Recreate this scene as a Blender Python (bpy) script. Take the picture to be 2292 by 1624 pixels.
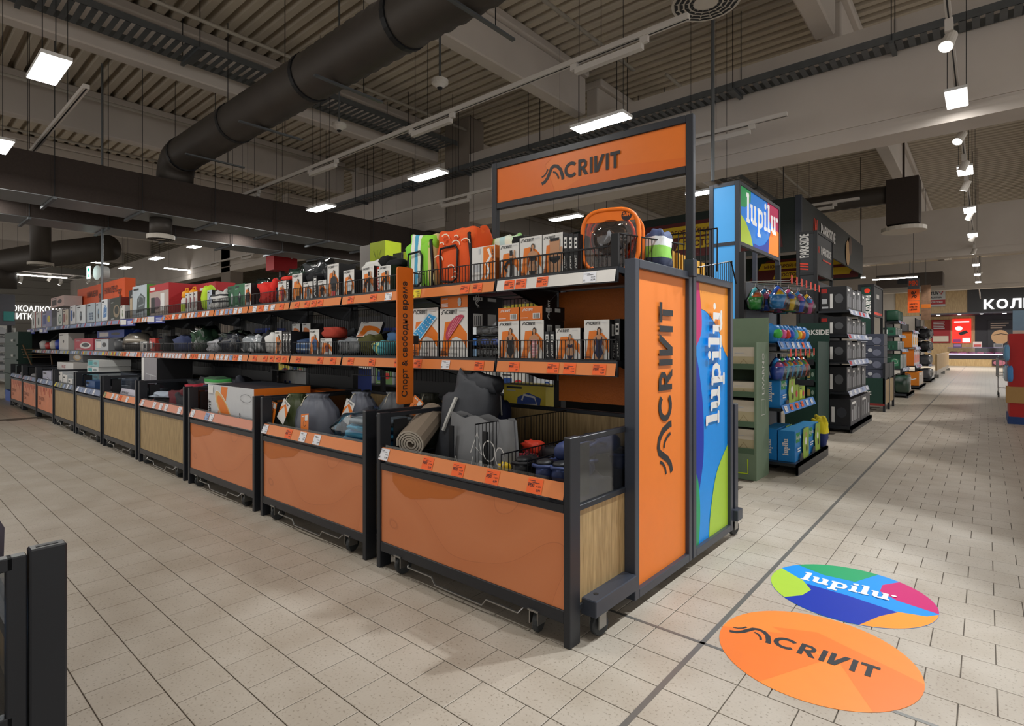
import bpy, math, random
from mathutils import Vector, Matrix
for _o in list(bpy.data.objects): bpy.data.objects.remove(_o)
SC = bpy.context.scene; COL = SC.collection; PI = math.pi; rnd = random.Random(11)

# ---------------------------------------------------------------- camera, world, exposure
cam = bpy.data.cameras.new('camera'); cam_o = bpy.data.objects.new('camera', cam); COL.objects.link(cam_o)
CAMZ, YAW = 1.3, 0.70916
cam.sensor_width = 36; cam.lens = 36 * 1235.5 / 2292; cam.shift_y = -38.5 / 2292; cam.clip_end = 200
cam_o.location = (0, 0, CAMZ); cam_o.rotation_euler = (PI / 2, 0, YAW); SC.camera = cam_o
SC.view_settings.view_transform = 'Standard'; SC.view_settings.look = 'None'
SC.view_settings.gamma = 1; SC.view_settings.use_curve_mapping = False; SC.view_settings.exposure = 0.38
W = bpy.data.worlds.new('store_ambience'); SC.world = W; W.use_nodes = True
_bg = W.node_tree.nodes['Background']; _bg.inputs[0].default_value = (1.0, 0.955, 0.90, 1); _bg.inputs[1].default_value = 0.85
SC.cycles.use_denoising = True; SC.cycles.max_bounces = 6; SC.cycles.diffuse_bounces = 4; SC.cycles.transparent_max_bounces = 16
SC.cycles.caustics_reflective = False; SC.cycles.caustics_refractive = False; SC.cycles.sample_clamp_indirect = 4
LED_STRENGTH, SPOT_W = 66.0, 200.0

# ---------------------------------------------------------------- materials
def lin(h):
    if isinstance(h, str):
        h = h.lstrip('#'); c = [int(h[i:i + 2], 16) / 255 for i in (0, 2, 4)]
    else: c = h
    return [x / 12.92 if x <= .04045 else ((x + .055) / 1.055) ** 2.4 for x in c]
MC = {}
def mat(hx, rough=.55, metal=0., var=.05, scale=14., bump=0., spec=.4, name=None, emit=0., coord='Object', stretch=None):
    key = (hx, rough, metal, var, scale, bump, spec, emit, coord, stretch)
    if key in MC: return MC[key]
    m = bpy.data.materials.new(name or 'surface_' + hx.lstrip('#')); m.use_nodes = True; MC[key] = m
    nt = m.node_tree; b = nt.nodes['Principled BSDF']; c = lin(hx)
    tc = nt.nodes.new('ShaderNodeTexCoord'); src = tc.outputs[coord]
    if stretch:
        mp = nt.nodes.new('ShaderNodeMapping'); mp.inputs['Scale'].default_value = stretch; nt.links.new(src, mp.inputs[0]); src = mp.outputs[0]
    nz = nt.nodes.new('ShaderNodeTexNoise'); nz.inputs['Scale'].default_value = scale; nz.inputs['Detail'].default_value = 2; nt.links.new(src, nz.inputs['Vector'])
    mx = nt.nodes.new('ShaderNodeMix'); mx.data_type = 'RGBA'
    mx.inputs[6].default_value = [max(0, x * (1 - var)) for x in c] + [1]; mx.inputs[7].default_value = [min(1, x * (1 + var)) for x in c] + [1]
    nt.links.new(nz.outputs[0], mx.inputs[0]); nt.links.new(mx.outputs[2], b.inputs['Base Color'])
    b.inputs['Roughness'].default_value = rough; b.inputs['Metallic'].default_value = metal; b.inputs['Specular IOR Level'].default_value = spec
    if bump:
        bp = nt.nodes.new('ShaderNodeBump'); bp.inputs['Strength'].default_value = bump; bp.inputs['Distance'].default_value = .01
        nt.links.new(nz.outputs[0], bp.inputs['Height']); nt.links.new(bp.outputs[0], b.inputs['Normal'])
    if emit:
        nt.links.new(mx.outputs[2], b.inputs['Emission Color']); b.inputs['Emission Strength'].default_value = emit
    return m
def glow(name, col, strength):
    m = bpy.data.materials.new(name); m.use_nodes = True; nt = m.node_tree; nt.nodes.clear()
    o = nt.nodes.new('ShaderNodeOutputMaterial'); e = nt.nodes.new('ShaderNodeEmission'); e.inputs[0].default_value = list(col) + [1]; e.inputs[1].default_value = strength
    nt.links.new(e.outputs[0], o.inputs[0]); return m
def clear_mat(name, tint, gloss_rough=.08, amount=.5, tintmix=1.0, bumpy=0.):
    m = bpy.data.materials.new(name); m.use_nodes = True; nt = m.node_tree; nt.nodes.clear()
    o = nt.nodes.new('ShaderNodeOutputMaterial'); t = nt.nodes.new('ShaderNodeBsdfTransparent'); t.inputs[0].default_value = lin(tint) + [1]
    g = nt.nodes.new('ShaderNodeBsdfGlossy'); g.inputs['Roughness'].default_value = gloss_rough; lw = nt.nodes.new('ShaderNodeLayerWeight'); lw.inputs[0].default_value = .25
    ml = nt.nodes.new('ShaderNodeMath'); ml.operation = 'MULTIPLY_ADD'; ml.inputs[1].default_value = amount; ml.inputs[2].default_value = .05
    mx = nt.nodes.new('ShaderNodeMixShader'); nt.links.new(lw.outputs['Fresnel'], ml.inputs[0]); nt.links.new(ml.outputs[0], mx.inputs[0])
    nt.links.new(t.outputs[0], mx.inputs[1]); nt.links.new(g.outputs[0], mx.inputs[2]); nt.links.new(mx.outputs[0], o.inputs[0])
    nz = nt.nodes.new('ShaderNodeTexNoise'); nz.inputs['Scale'].default_value = 22; bp = nt.nodes.new('ShaderNodeBump'); bp.inputs['Strength'].default_value = bumpy
    nt.links.new(nz.outputs[0], bp.inputs['Height'])
    if bumpy: nt.links.new(bp.outputs[0], g.inputs['Normal'])
    return m
def node_mat(name, build, rough=.6):
    m = bpy.data.materials.new(name); m.use_nodes = True; nt = m.node_tree; b = nt.nodes['Principled BSDF']; b.inputs['Roughness'].default_value = rough
    build(nt, b, lambda t, **k: _nd(nt, t, **k)); return m
def _nd(nt, t, **k):
    n = nt.nodes.new('ShaderNode' + t)
    for a, v in k.items(): setattr(n, a, v)
    return n
def ramp(nt, stops):
    r = nt.nodes.new('ShaderNodeValToRGB'); e = r.color_ramp.elements
    while len(e) < len(stops): e.new(.5)
    for i, (p, c) in enumerate(stops): e[i].position = p; e[i].color = list(lin(c)) + [1]
    return r
def _tile(nt, b, N):
    g = N('NewGeometry'); n1 = N('TexNoise'); n1.inputs['Scale'].default_value = 95; n1.inputs['Detail'].default_value = 1
    n2 = N('TexNoise'); n2.inputs['Scale'].default_value = 3.2
    nt.links.new(g.outputs['Position'], n1.inputs['Vector']); nt.links.new(g.outputs['Position'], n2.inputs['Vector'])
    r1 = ramp(nt, [(0, '#857d70'), (.30, '#979083'), (.37, '#b5ada1'), (1, '#bab3a7')]); r2 = ramp(nt, [(.3, '#e9e5e0'), (.7, '#ffffff')])
    mx = N('Mix', data_type='RGBA', blend_type='MULTIPLY'); mx.inputs[0].default_value = 1
    nt.links.new(n1.outputs[0], r1.inputs[0]); nt.links.new(n2.outputs[0], r2.inputs[0]); nt.links.new(r1.outputs[0], mx.inputs[6]); nt.links.new(r2.outputs[0], mx.inputs[7])
    nt.links.new(mx.outputs[2], b.inputs['Base Color']); b.inputs['Roughness'].default_value = .42; b.inputs['Specular IOR Level'].default_value = .35
M_TILE = node_mat('porcelain_tile', _tile)
def _farfloor(nt, b, N):
    g = N('NewGeometry'); br = N('TexBrick'); br.offset = .5; br.inputs['Scale'].default_value = 1; br.inputs['Brick Width'].default_value = .2155; br.inputs['Row Height'].default_value = .206
    br.inputs['Mortar Size'].default_value = .003; br.inputs['Color1'].default_value = lin('#aea596') + [1]; br.inputs['Color2'].default_value = lin('#a9a091') + [1]; br.inputs['Mortar'].default_value = lin('#6a6259') + [1]
    nt.links.new(g.outputs['Position'], br.inputs['Vector']); nt.links.new(br.outputs[0], b.inputs['Base Color']); b.inputs['Roughness'].default_value = .38; b.inputs['Specular IOR Level'].default_value = .35
M_FAR = node_mat('distant_tile_field', _farfloor)
def wood(name, dark, light, axis=(14, 14, 1.2)):
    def f(nt, b, N):
        tc = N('TexCoord'); mp = N('Mapping'); mp.inputs['Scale'].default_value = axis; nz = N('TexNoise'); nz.inputs['Scale'].default_value = 5; nz.inputs['Detail'].default_value = 5; nz.inputs['Distortion'].default_value = .6
        r = ramp(nt, [(.3, dark), (.7, light)]); nt.links.new(tc.outputs['Object'], mp.inputs[0]); nt.links.new(mp.outputs[0], nz.inputs['Vector']); nt.links.new(nz.outputs[0], r.inputs[0]); nt.links.new(r.outputs[0], b.inputs['Base Color'])
    return node_mat(name, f, .5)
M_OAK = wood('oak_laminate', '#8c744d', '#b79d70'); M_OAKW = wood('pale_oak_cladding', '#a8895c', '#c8ab7c', (6, 6, .6))
def _orange(nt, b, N):      # printed orange sheet with faint contour lines and one darker curve
    tc = N('TexCoord'); nz = N('TexNoise'); nz.inputs['Scale'].default_value = 1.1; nz.inputs['Detail'].default_value = 1
    ml = N('Math', operation='MULTIPLY'); ml.inputs[1].default_value = 9; fr = N('Math', operation='FRACT'); r = ramp(nt, [(0, '#b86c45'), (.02, '#cd7d50'), (.5, '#d08154'), (1, '#ca7a4d')])
    nt.links.new(tc.outputs['Object'], nz.inputs['Vector']); nt.links.new(nz.outputs[0], ml.inputs[0]); nt.links.new(ml.outputs[0], fr.inputs[0]); nt.links.new(fr.outputs[0], r.inputs[0]); nt.links.new(r.outputs[0], b.inputs['Base Color'])
M_OPANEL = node_mat('orange_contour_print', _orange, .32)
def _concrete(nt, b, N):
    g = N('NewGeometry'); n1 = N('TexNoise'); n1.inputs['Scale'].default_value = .9; n1.inputs['Detail'].default_value = 6; r = ramp(nt, [(.3, '#c6beb6'), (.7, '#d3cbc3')])
    nt.links.new(g.outputs['Position'], n1.inputs['Vector']); nt.links.new(n1.outputs[0], r.inputs[0]); nt.links.new(r.outputs[0], b.inputs['Base Color'])
M_CONC = node_mat('cast_concrete', _concrete, .85)
M_DECK = mat('#c2b8a8', .6, .0, .10, 1.5, name='trapezoid_deck_sheet', coord='Object')
M_BLACK = mat('#23262c', .38, .0, .06, name='anthracite_powder_coat'); M_DARK = mat('#15171b', .5, name='black_steel'); M_FRAME = mat('#3a3f4a', .35, .1, name='slate_frame_profile')
M_STEEL = mat('#9a9a98', .3, .9, name='zinc_steel'); M_DUCT = mat('#4a4541', .5, .3, .15, 3, name='dark_spiral_duct'); M_INSUL = mat('#3a322e', .9, 0, .2, 30, .3, name='duct_insulation')
M_WIRE = mat('#0e0f12', .4, .2, name='black_wire'); M_RUB = mat('#2f3234', .7, name='caster_rubber'); M_WHITE = mat('#e4e4e2', .45, name='white_print'); M_INK = mat('#26282c', .5, name='dark_ink')
M_GAL = mat('#6f7478', .4, .7, .2, 8, name='galvanised_tray'); M_GREYP = mat('#cfcac4', .5, name='white_lacquer_track'); M_WALL = mat('#b9b3aa', .7, name='pale_wall_paint', scale=2)
M_PLEXI = clear_mat('plexiglass', '#eef1f4', .05, .35); M_WRAP = clear_mat('plastic_wrap', '#eef2f4', .12, 1.0, bumpy=.9)
M_LED = glow('led_diffuser', (1, .97, .92), LED_STRENGTH); M_LED2 = glow('track_led_diffuser', (1, .97, .93), 16.0); M_TUBE = glow('tube_diffuser', (1, .97, .93), 20.0); M_SPOTLENS = glow('spot_lens', (1, .98, .95), 14.0)
SIGN_O = mat('#d9701f', .4, name='orange_sign_board'); PANEL_O = mat('#e8802f', .45, name='orange_end_panel', var=.03)

# ---------------------------------------------------------------- mesh builder
class MB:
    def __init__(s): s.v = []; s.f = []; s.m = []; s.sm = False
    def face(s, idx, mi=0): s.f.append(idx); s.m.append(mi)
    def quadv(s, pts, mi=0):
        n = len(s.v); s.v += [tuple(p) for p in pts]; s.face(list(range(n, n + len(pts))), mi); return s
    def box(s, x0, x1, y0, y1, z0, z1, mi=0, front=None, top=None, side=None):
        n = len(s.v); s.v += [(x0, y0, z0), (x1, y0, z0), (x1, y1, z0), (x0, y1, z0), (x0, y0, z1), (x1, y0, z1), (x1, y1, z1), (x0, y1, z1)]
        fm = [mi, mi if top is None else top, mi if front is None else front, mi if side is None else side, mi, mi if side is None else side]
        for q, k in zip(((3, 2, 1, 0), (4, 5, 6, 7), (0, 1, 5, 4), (1, 2, 6, 5), (2, 3, 7, 6), (3, 0, 4, 7)), fm): s.face([n + i for i in q], k)
        return s
    def cbox(s, x0, x1, y0, y1, z0, z1, c=.003, mi=0):      # box with chamfered edges
        n = len(s.v); X = (x0, x1); Y = (y0, y1); Z = (z0, z1); c = min(c, (x1 - x0) * .3, (y1 - y0) * .3, (z1 - z0) * .3); g = {}
        for i in (0, 1):
            for j in (0, 1):
                for k in (0, 1):
                    dx, dy, dz = (c, -c)[i], (c, -c)[j], (c, -c)[k]; p = (X[i], Y[j], Z[k])
                    for a, q in enumerate(((p[0], p[1] + dy, p[2] + dz), (p[0] + dx, p[1], p[2] + dz), (p[0] + dx, p[1] + dy, p[2]))):
                        g[i, j, k, a] = len(s.v); s.v.append(q)
        def F(l): s.face([g[t] for t in l], mi)
        for i in (0, 1):
            o = [(0, 0), (1, 0), (1, 1), (0, 1)]
            if not i: o = o[::-1]
            F([(i, a, b, 0) for a, b in o]); o2 = o[::-1]
            F([(a, i, b, 1) for a, b in o2]); F([(a, b, i, 2) for a, b in o])
        for j in (0, 1):
            for k in (0, 1):
                e = [(0, j, k, 1), (1, j, k, 1), (1, j, k, 2), (0, j, k, 2)]; F(e if j == k else e[::-1])
                e = [(j, 0, k, 2), (j, 1, k, 2), (j, 1, k, 0), (j, 0, k, 0)]; F(e if j == k else e[::-1])
                e = [(j, k, 0, 0), (j, k, 1, 0), (j, k, 1, 1), (j, k, 0, 1)]; F(e if j == k else e[::-1])
        for i in (0, 1):
            for j in (0, 1):
                for k in (0, 1):
                    e = [(i, j, k, 0), (i, j, k, 1), (i, j, k, 2)]; F(e if (i + j + k) % 2 else e[::-1])
        return s
    def tube(s, path, r, n=6, mi=0, caps=True, closed=False):
        P = [Vector(p) for p in path]; L = len(P); b0 = len(s.v); up = None
        for i in range(L):
            a = P[i - 1] if (i or closed) else P[i]; b = P[(i + 1) % L] if (i < L - 1 or closed) else P[i]
            t = (b - a).normalized() if (b - a).length > 1e-9 else Vector((0, 0, 1))
            if up is None: up = Vector((0, 0, 1)) if abs(t.z) < .9 else Vector((1, 0, 0))
            u = t.cross(up).normalized(); w = u.cross(t).normalized(); up = w
            rr = r[i] if isinstance(r, (list, tuple)) else r
            for k in range(n):
                an = 2 * PI * k / n; s.v.append(tuple(P[i] + u * math.cos(an) * rr + w * math.sin(an) * rr))
        for i in range(L if closed else L - 1):
            for k in range(n):
                A = b0 + i * n; B = b0 + ((i + 1) % L) * n; s.face([A + k, A + (k + 1) % n, B + (k + 1) % n, B + k], mi)
        if caps and not closed:
            s.face([b0 + k for k in range(n)][::-1], mi); s.face([b0 + (L - 1) * n + k for k in range(n)], mi)
        return s
    def lathe(s, prof, n=14, c=(0, 0, 0), mi=0, ruff=0., rk=9, sx=1., sy=1.):
        b0 = len(s.v); L = len(prof)
        for i, (r, z) in enumerate(prof):
            for k in range(n):
                a = 2 * PI * k / n; q = r * (1 + ruff * math.sin(a * rk + i) * (i / L)); s.v.append((c[0] + q * math.cos(a) * sx, c[1] + q * math.sin(a) * sy, c[2] + z))
        for i in range(L - 1):
            for k in range(n): s.face([b0 + i * n + k, b0 + i * n + (k + 1) % n, b0 + (i + 1) * n + (k + 1) % n, b0 + (i + 1) * n + k], mi)
        s.face([b0 + k for k in range(n)][::-1], mi); s.face([b0 + (L - 1) * n + k for k in range(n)], mi); return s
    def blob(s, w, d, h, c=(0, 0, 0), seed=0, lump=.08, e=.55, nu=18, nv=10, mi=0, fold=0.):   # soft superellipsoid resting on z = c.z
        R = random.Random(seed); ph = [(R.uniform(0, 6.3), R.uniform(1, 4), R.uniform(0, 6.3), R.uniform(1, 4)) for _ in range(4)]; b0 = len(s.v)
        sg = lambda x, p: math.copysign(abs(x) ** p, x)
        for j in range(nv + 1):
            v = -PI / 2 + PI * j / nv
            for i in range(nu):
                u = 2 * PI * i / nu; x = sg(math.cos(v), e) * sg(math.cos(u), e); y = sg(math.cos(v), e) * sg(math.sin(u), e); z = sg(math.sin(v), e)
                k = 1 + sum(lump * .5 * math.sin(a + b * x * 2 + c2 * 0 + d2 * (y + z) * 1.7) for a, b, c2, d2 in ph) + fold * math.sin(9 * x + 5 * z + seed)
                s.v.append((c[0] + x * w / 2 * k, c[1] + y * d / 2 * k, c[2] + h / 2 + z * h / 2 * (k if z > 0 else 1)))
        for j in range(nv):
            for i in range(nu): s.face([b0 + j * nu + i, b0 + j * nu + (i + 1) % nu, b0 + (j + 1) * nu + (i + 1) % nu, b0 + (j + 1) * nu + i], mi)
        return s
    def mesh(s, name, mats, smooth=False):
        me = bpy.data.meshes.new(name); me.from_pydata(s.v, [], s.f)
        for m in (mats if isinstance(mats, (list, tuple)) else [mats]): me.materials.append(m)
        if any(s.m): me.polygons.foreach_set('material_index', s.m)
        if smooth: me.polygons.foreach_set('use_smooth', [True] * len(me.polygons))
        me.update(); return me
    def build(s, name, mats, parent=None, loc=None, smooth=False, **k): return put(name, s.mesh(name, mats, smooth), parent, loc, **k)
def put(name, me, parent=None, loc=None, rot=None, label=None, cat=None, group=None, kind=None):
    o = bpy.data.objects.new(name, me); COL.objects.link(o)
    if parent is not None: o.parent = parent
    if loc is not None: o.location = loc
    if rot is not None: o.rotation_euler = rot
    return tag(o, label, cat, group, kind)
def tag(o, label=None, cat=None, group=None, kind=None):
    for a, b in (('label', label), ('category', cat), ('group', group), ('kind', kind)):
        if b: o[a] = b
    return o
def thing(name, label, cat, loc=(0, 0, 0), rz=0., group=None):
    o = bpy.data.objects.new(name, None); COL.objects.link(o); o.location = loc; o.rotation_euler = (0, 0, rz); o.empty_display_size = .1
    return tag(o, label, cat, group)
def struct(name, mb, mats, label=None, cat=None, smooth=False):
    return put(name, mb.mesh(name, mats, smooth), None, None, None, label, cat, None, 'structure')
def dup(root, loc, rz=None, label=None, group=None):
    r = root.copy(); COL.objects.link(r); r.location = loc
    if rz is not None: r.rotation_euler = (0, 0, rz)
    if label: r['label'] = label
    if group: r['group'] = group
    for ch in list(root.children):
        c = ch.copy(); COL.objects.link(c); c.parent = r
        for g in list(ch.children):
            d = g.copy(); COL.objects.link(d); d.parent = c
    return r

# ---------------------------------------------------------------- flat print (polygons laid on a surface)
_FT = {}
def glyphs(text, bold=.02):
    if (text, bold) in _FT: return _FT[text, bold]
    cu = bpy.data.curves.new('lettering', 'FONT'); cu.body = text; cu.size = 1; cu.offset = bold; cu.resolution_u = 2; cu.fill_mode = 'FRONT'
    o = bpy.data.objects.new('lettering', cu); COL.objects.link(o); dg = bpy.context.evaluated_depsgraph_get(); me = bpy.data.meshes.new_from_object(o.evaluated_get(dg))
    V = [(v.co.x, v.co.y) for v in me.vertices]; F = [list(p.vertices) for p in me.polygons]
    bpy.data.objects.remove(o); bpy.data.curves.remove(cu); bpy.data.meshes.remove(me)
    if V:
        x0 = min(v[0] for v in V); y0 = min(v[1] for v in V); hh = max(v[1] for v in V) - y0; V = [((x - x0) / hh, (y - y0) / hh) for x, y in V]
    w = max((v[0] for v in V), default=0); _FT[text, bold] = (V, F, w); return V, F, w
class Art(MB):
    def __init__(s, o=(0, 0, 0), u=(1, 0, 0), v=(0, 0, 1), step=.0003):
        super().__init__(); s.o = Vector(o); s.u = Vector(u); s.w = Vector(v); s.n = s.u.cross(s.w).normalized(); s.step = step; s.l = 2; s.k = (0, 0, 1, 1, 0)
    def T(s, x, y):
        ox, oy, sx, sy, an = s.k
        if an: x, y = x * math.cos(an) - y * math.sin(an), x * math.sin(an) + y * math.cos(an)
        return tuple(s.o + s.u * (ox + x * sx) + s.w * (oy + y * sy) + s.n * (s.step * s.l))
    def at(s, ox=0, oy=0, sx=1, sy=None, an=0): s.k = (ox, oy, sx, sx if sy is None else sy, an); return s
    def poly(s, pts, mi=0):
        n = len(s.v); s.v += [s.T(*p) for p in pts]
        a = sum(pts[i - 1][0] * pts[i][1] - pts[i][0] * pts[i - 1][1] for i in range(len(pts)))
        idx = list(range(n, n + len(pts))); s.face(idx if a > 0 else idx[::-1], mi); s.l += 1; return s
    def rect(s, x0, y0, x1, y1, mi=0): return s.poly([(x0, y0), (x1, y0), (x1, y1), (x0, y1)], mi)
    def ell(s, cx, cy, rx, ry, mi=0, n=20, a0=0, a1=2 * PI, clip=None):
        p = [(cx + rx * math.cos(a0 + (a1 - a0) * i / n), cy + ry * math.sin(a0 + (a1 - a0) * i / n)) for i in range(n if a1 - a0 > 6.2 else n + 1)]
        if clip: p = clip(p)
        return s.poly(p, mi) if len(p) > 2 else s
    def stroke(s, path, w, mi=0):
        L = []; R = []
        for i, p in enumerate(path):
            a = path[max(0, i - 1)]; b = path[min(len(path) - 1, i + 1)]; dx, dy = b[0] - a[0], b[1] - a[1]; d = math.hypot(dx, dy) or 1
            q = (w[i] if isinstance(w, (list, tuple)) else w) / 2; L.append((p[0] - dy / d * q, p[1] + dx / d * q)); R.append((p[0] + dy / d * q, p[1] - dx / d * q))
        for i in range(len(path) - 1):
            n = len(s.v); s.v += [s.T(*q) for q in (R[i], R[i + 1], L[i + 1], L[i])]; s.face([n, n + 1, n + 2, n + 3], mi)
        s.l += 1; return s
    def text(s, t, x, y, h, mi=0, bold=.02, maxw=None, align=0):
        V, F, w = glyphs(t, bold)
        if not V: return s
        sx = h if not maxw or w * h <= maxw else maxw / w
        if align: x -= w * sx * align
        n = len(s.v); s.v += [s.T(x + a * sx, y + b * h) for a, b in V]
        for f in F: s.face([n + i for i in f], mi)
        s.l += 1; return s
    def logo(s, x, y, h, mi=0, mark=True):      # wave-and-hump mark, then the six capitals
        ox, oy, sx, sy, an = s.k; K = s.k
        def P(pts): return [(x + a * h, y + b * h) for a, b in pts]
        if mark:
            s.stroke(P([(-1.75, -.02), (-1.5, .07), (-1.28, .3), (-1.12, .62), (-.98, .9), (-.8, .98), (-.55, .92), (-.3, .66), (-.14, .2), (-.12, 0)]), h * .22, mi)
            s.stroke(P([(-1.75, .42), (-1.55, .48), (-1.38, .64), (-1.28, .86)]), h * .1, mi); s.stroke(P([(-.86, .6), (-.66, .52), (-.5, .3), (-.44, .1)]), h * .11, mi)
        c = [(.5 + .4 * math.cos(t), .5 + .4 * math.sin(t)) for t in [.75 + (2 * PI - 1.5) * i / 14 for i in range(15)]]
        s.stroke(P(c), h * .2, mi); d = 1.02
        s.poly(P([(d, 0), (d + .2, 0), (d + .2, 1), (d, 1)]), mi); s.stroke(P([(d + .1, .9), (d + .38, .9), (d + .52, .78), (d + .52, .58), (d + .38, .46), (d + .1, .46)]), h * .19, mi)
        s.poly(P([(d + .22, .4), (d + .46, .4), (d + .7, 0), (d + .46, 0)]), mi); d += .82
        s.rect(x + d * h, y, x + (d + .2) * h, y + h, mi); d += .32
        s.poly(P([(d, 0), (d + .28, 0), (d + .72, 1), (d + .5, 1), (d + .2, .36), (d + .2, 1), (d, 1)]), mi); d += .78
        s.rect(x + d * h, y, x + (d + .2) * h, y + h, mi); d += .3
        s.rect(x + d * h, y + .8 * h, x + (d + .66) * h, y + h, mi); s.rect(x + (d + .23) * h, y, x + (d + .43) * h, y + .8 * h, mi); return s
    def kids(s, x, y, h, mi=0, reg=True):       # fat slab-serif lower-case word, h = x-height
        def RR(x0, y0, x1, y1, r=.07):
            pts = []
            for cx, cy, a in ((x1 - r, y1 - r, 0), (x0 + r, y1 - r, 1), (x0 + r, y0 + r, 2), (x1 - r, y0 + r, 3)):
                for t in range(4): an = (a + t / 3) * PI / 2; pts.append((x + (cx + r * math.cos(an)) * h, y + (cy + r * math.sin(an)) * h))
            s.poly(pts, mi)
        def L(d): RR(d + .12, 0, d + .42, 1.5); RR(d, 1.28, d + .42, 1.5); RR(d, 0, d + .54, .2)
        def U(d):
            RR(d + .1, .15, d + .38, 1.02); RR(d, .82, d + .38, 1.02); RR(d + .62, 0, d + .9, 1.02); RR(d + .52, .82, d + .9, 1.02); RR(d + .62, 0, d + 1.02, .2)
            s.stroke([(x + (d + a) * h, y + b * h) for a, b in ((.24, .3), (.3, .14), (.46, .1), (.62, .16), (.76, .3))], h * .24, mi)
        def Pp(d):
            RR(d + .1, -.5, d + .38, 1.02); RR(d, .82, d + .38, 1.02); RR(d - .02, -.5, d + .52, -.3)
            s.stroke([(x + (d + a) * h, y + b * h) for a, b in ((.3, .8), (.5, .88), (.74, .8), (.84, .5), (.74, .2), (.5, .1), (.3, .16))], h * .25, mi)
        def I(d): RR(d + .1, 0, d + .38, 1.02); RR(d, .82, d + .38, 1.02); RR(d, 0, d + .5, .2); s.ell(x + (d + .23) * h, y + 1.32 * h, .17 * h, .17 * h, mi, 12)
        L(0); U(.58); Pp(1.66); I(2.72); L(3.26); U(3.84)
        if reg: s.ell(x + 5.0 * h, y + .9 * h, .14 * h, .14 * h, mi, 12)
        return s
# ================================================================ FLOOR
PXT, PYT = .2155, .206
floor = struct('floor', MB().box(-46, 9, -7, 50, -.12, -.004), mat('#5a5248', .8, name='dark_grout'), 'beige speckled tile floor with dark joints', 'floor')
def rows():
    for j in range(-40, 56):
        y0 = 2.375 + j * PYT
        if y0 > 2.4: xl, xr = -1.9, 3.0
        else: xl, xr = -13.0, 3.0
        off = PXT / 2 if j % 2 else 0
        xs = [-1.155, -.941, -.722]; x = -1.155 - (off if off else PXT)
        while x > xl: xs.insert(0, x); x -= PXT
        x = -.722 + (off if off else PXT)
        while x < xr: xs.append(x); x += PXT
        for a, b in zip(xs, xs[1:]): yield a, b, y0, y0 + PYT
def in_view(x, y):
    dx = -math.sin(YAW) * x + math.cos(YAW) * y; r = math.cos(YAW) * x + math.sin(YAW) * y
    return dx > .9 and abs(r / dx) < 1.02 and 1.3 / dx < .80
allt = list(rows()); cand = [t for t in allt if in_view((t[0] + t[1]) / 2, (t[2] + t[3]) / 2) and not (2.0 < t[2] < 3.7 and t[1] < -1.4)]
cand.sort(key=lambda t: ((t[0] + t[1]) / 2) ** 2 + ((t[2] + t[3]) / 2) ** 2)
def tile_mb(mb, w, d, x=0, y=0):
    c = .0016; g = .0019; x0, x1, y0, y1 = x - w / 2 + g, x + w / 2 - g, y - d / 2 + g, y + d / 2 - g; n = len(mb.v)
    for z, e in ((-.008, 0), (-c * .6, 0), (0, c)): mb.v += [(x0 + e, y0 + e, z), (x1 - e, y0 + e, z), (x1 - e, y1 - e, z), (x0 + e, y1 - e, z)]
    mb.face([n + 8, n + 9, n + 10, n + 11])
    for r in (0, 4):
        for k in range(4): mb.face([n + r + k, n + r + (k + 1) % 4, n + r + 4 + (k + 1) % 4, n + r + 4 + k])
_tm = {}
for a, b, c, d in cand[:300]:
    k = round(b - a, 3)
    if k not in _tm: q = MB(); tile_mb(q, b - a, d - c); _tm[k] = q.mesh('tile', M_TILE)
    put('tile', _tm[k], floor, ((a + b) / 2, (c + d) / 2, 0))
q = MB()
near300 = set(cand[:300])
for a, b, c, d in (t for t in allt if t not in near300): tile_mb(q, b - a, d - c, (a + b) / 2, (c + d) / 2)
q.build('tile_field', M_TILE, floor, kind='stuff')
q = MB()
for x0, x1, y0, y1 in ((-46, -13.2, -7, 2.4), (-46, -2.15, 2.4, 50), (3.2, 9, -7, 50), (-2.15, 3.2, 13.92, 50)): q.quadv([(x0, y0, -.001), (x1, y0, -.001), (x1, y1, -.001), (x0, y1, -.001)])
q.build('distant_tile_field', M_FAR, floor)
MB().box(-.952, -.93, -3, 46, -.01, .0012).build('expansion_strip', mat('#777672', .4, .5, name='expansion_joint_metal'), floor)
MB().box(-2.6, 4, 2.366, 2.384, -.01, .0012).build('expansion_strip', mat('#777672', .4, .5, name='expansion_joint_metal'), floor)

# floor stickers
def clip_circle(R): return lambda p: [(x, y) if math.hypot(x, y) <= R else (x * R / math.hypot(x, y), y * R / math.hypot(x, y)) for x, y in p]
def disc(mb, R, z, n=56):
    mb.lathe([(R, 0), (R, z)], n)
OR = [mat(h, .4, var=.04, name='sticker_orange') for h in ('#ee8a37', '#e9792e', '#f2913f')]
s1 = thing('floor_sticker', 'round orange floor sticker with dark sports logo', 'sticker', (-.55, 2.60, .0005))
q = MB(); disc(q, .375, .0012); q.build('vinyl_disc', OR[0], s1)
a = Art((0, 0, .0012), (1, 0, 0), (0, 1, 0), .00012); R = .374; cl = clip_circle(R)
def arcpts(a0, a1, n=18): return [(R * math.cos(a0 + (a1 - a0) * i / n), R * math.sin(a0 + (a1 - a0) * i / n)) for i in range(n + 1)]
a.poly(arcpts(3.2, 4.4) + [(.05, -.02), (-.02, .02), (-.12, .1)], 1); a.poly(arcpts(-.85, .1) + [(-.03, .2), (-.2, .12), (.1, -.02)], 1)
a.logo(-.16, -.045, .1, 0); a.build('logo_print', [M_INK, OR[1]], s1)
s2 = thing('floor_sticker', 'round multicoloured floor sticker with white lettering', 'sticker', (-.545, 3.365, .0005))
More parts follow.
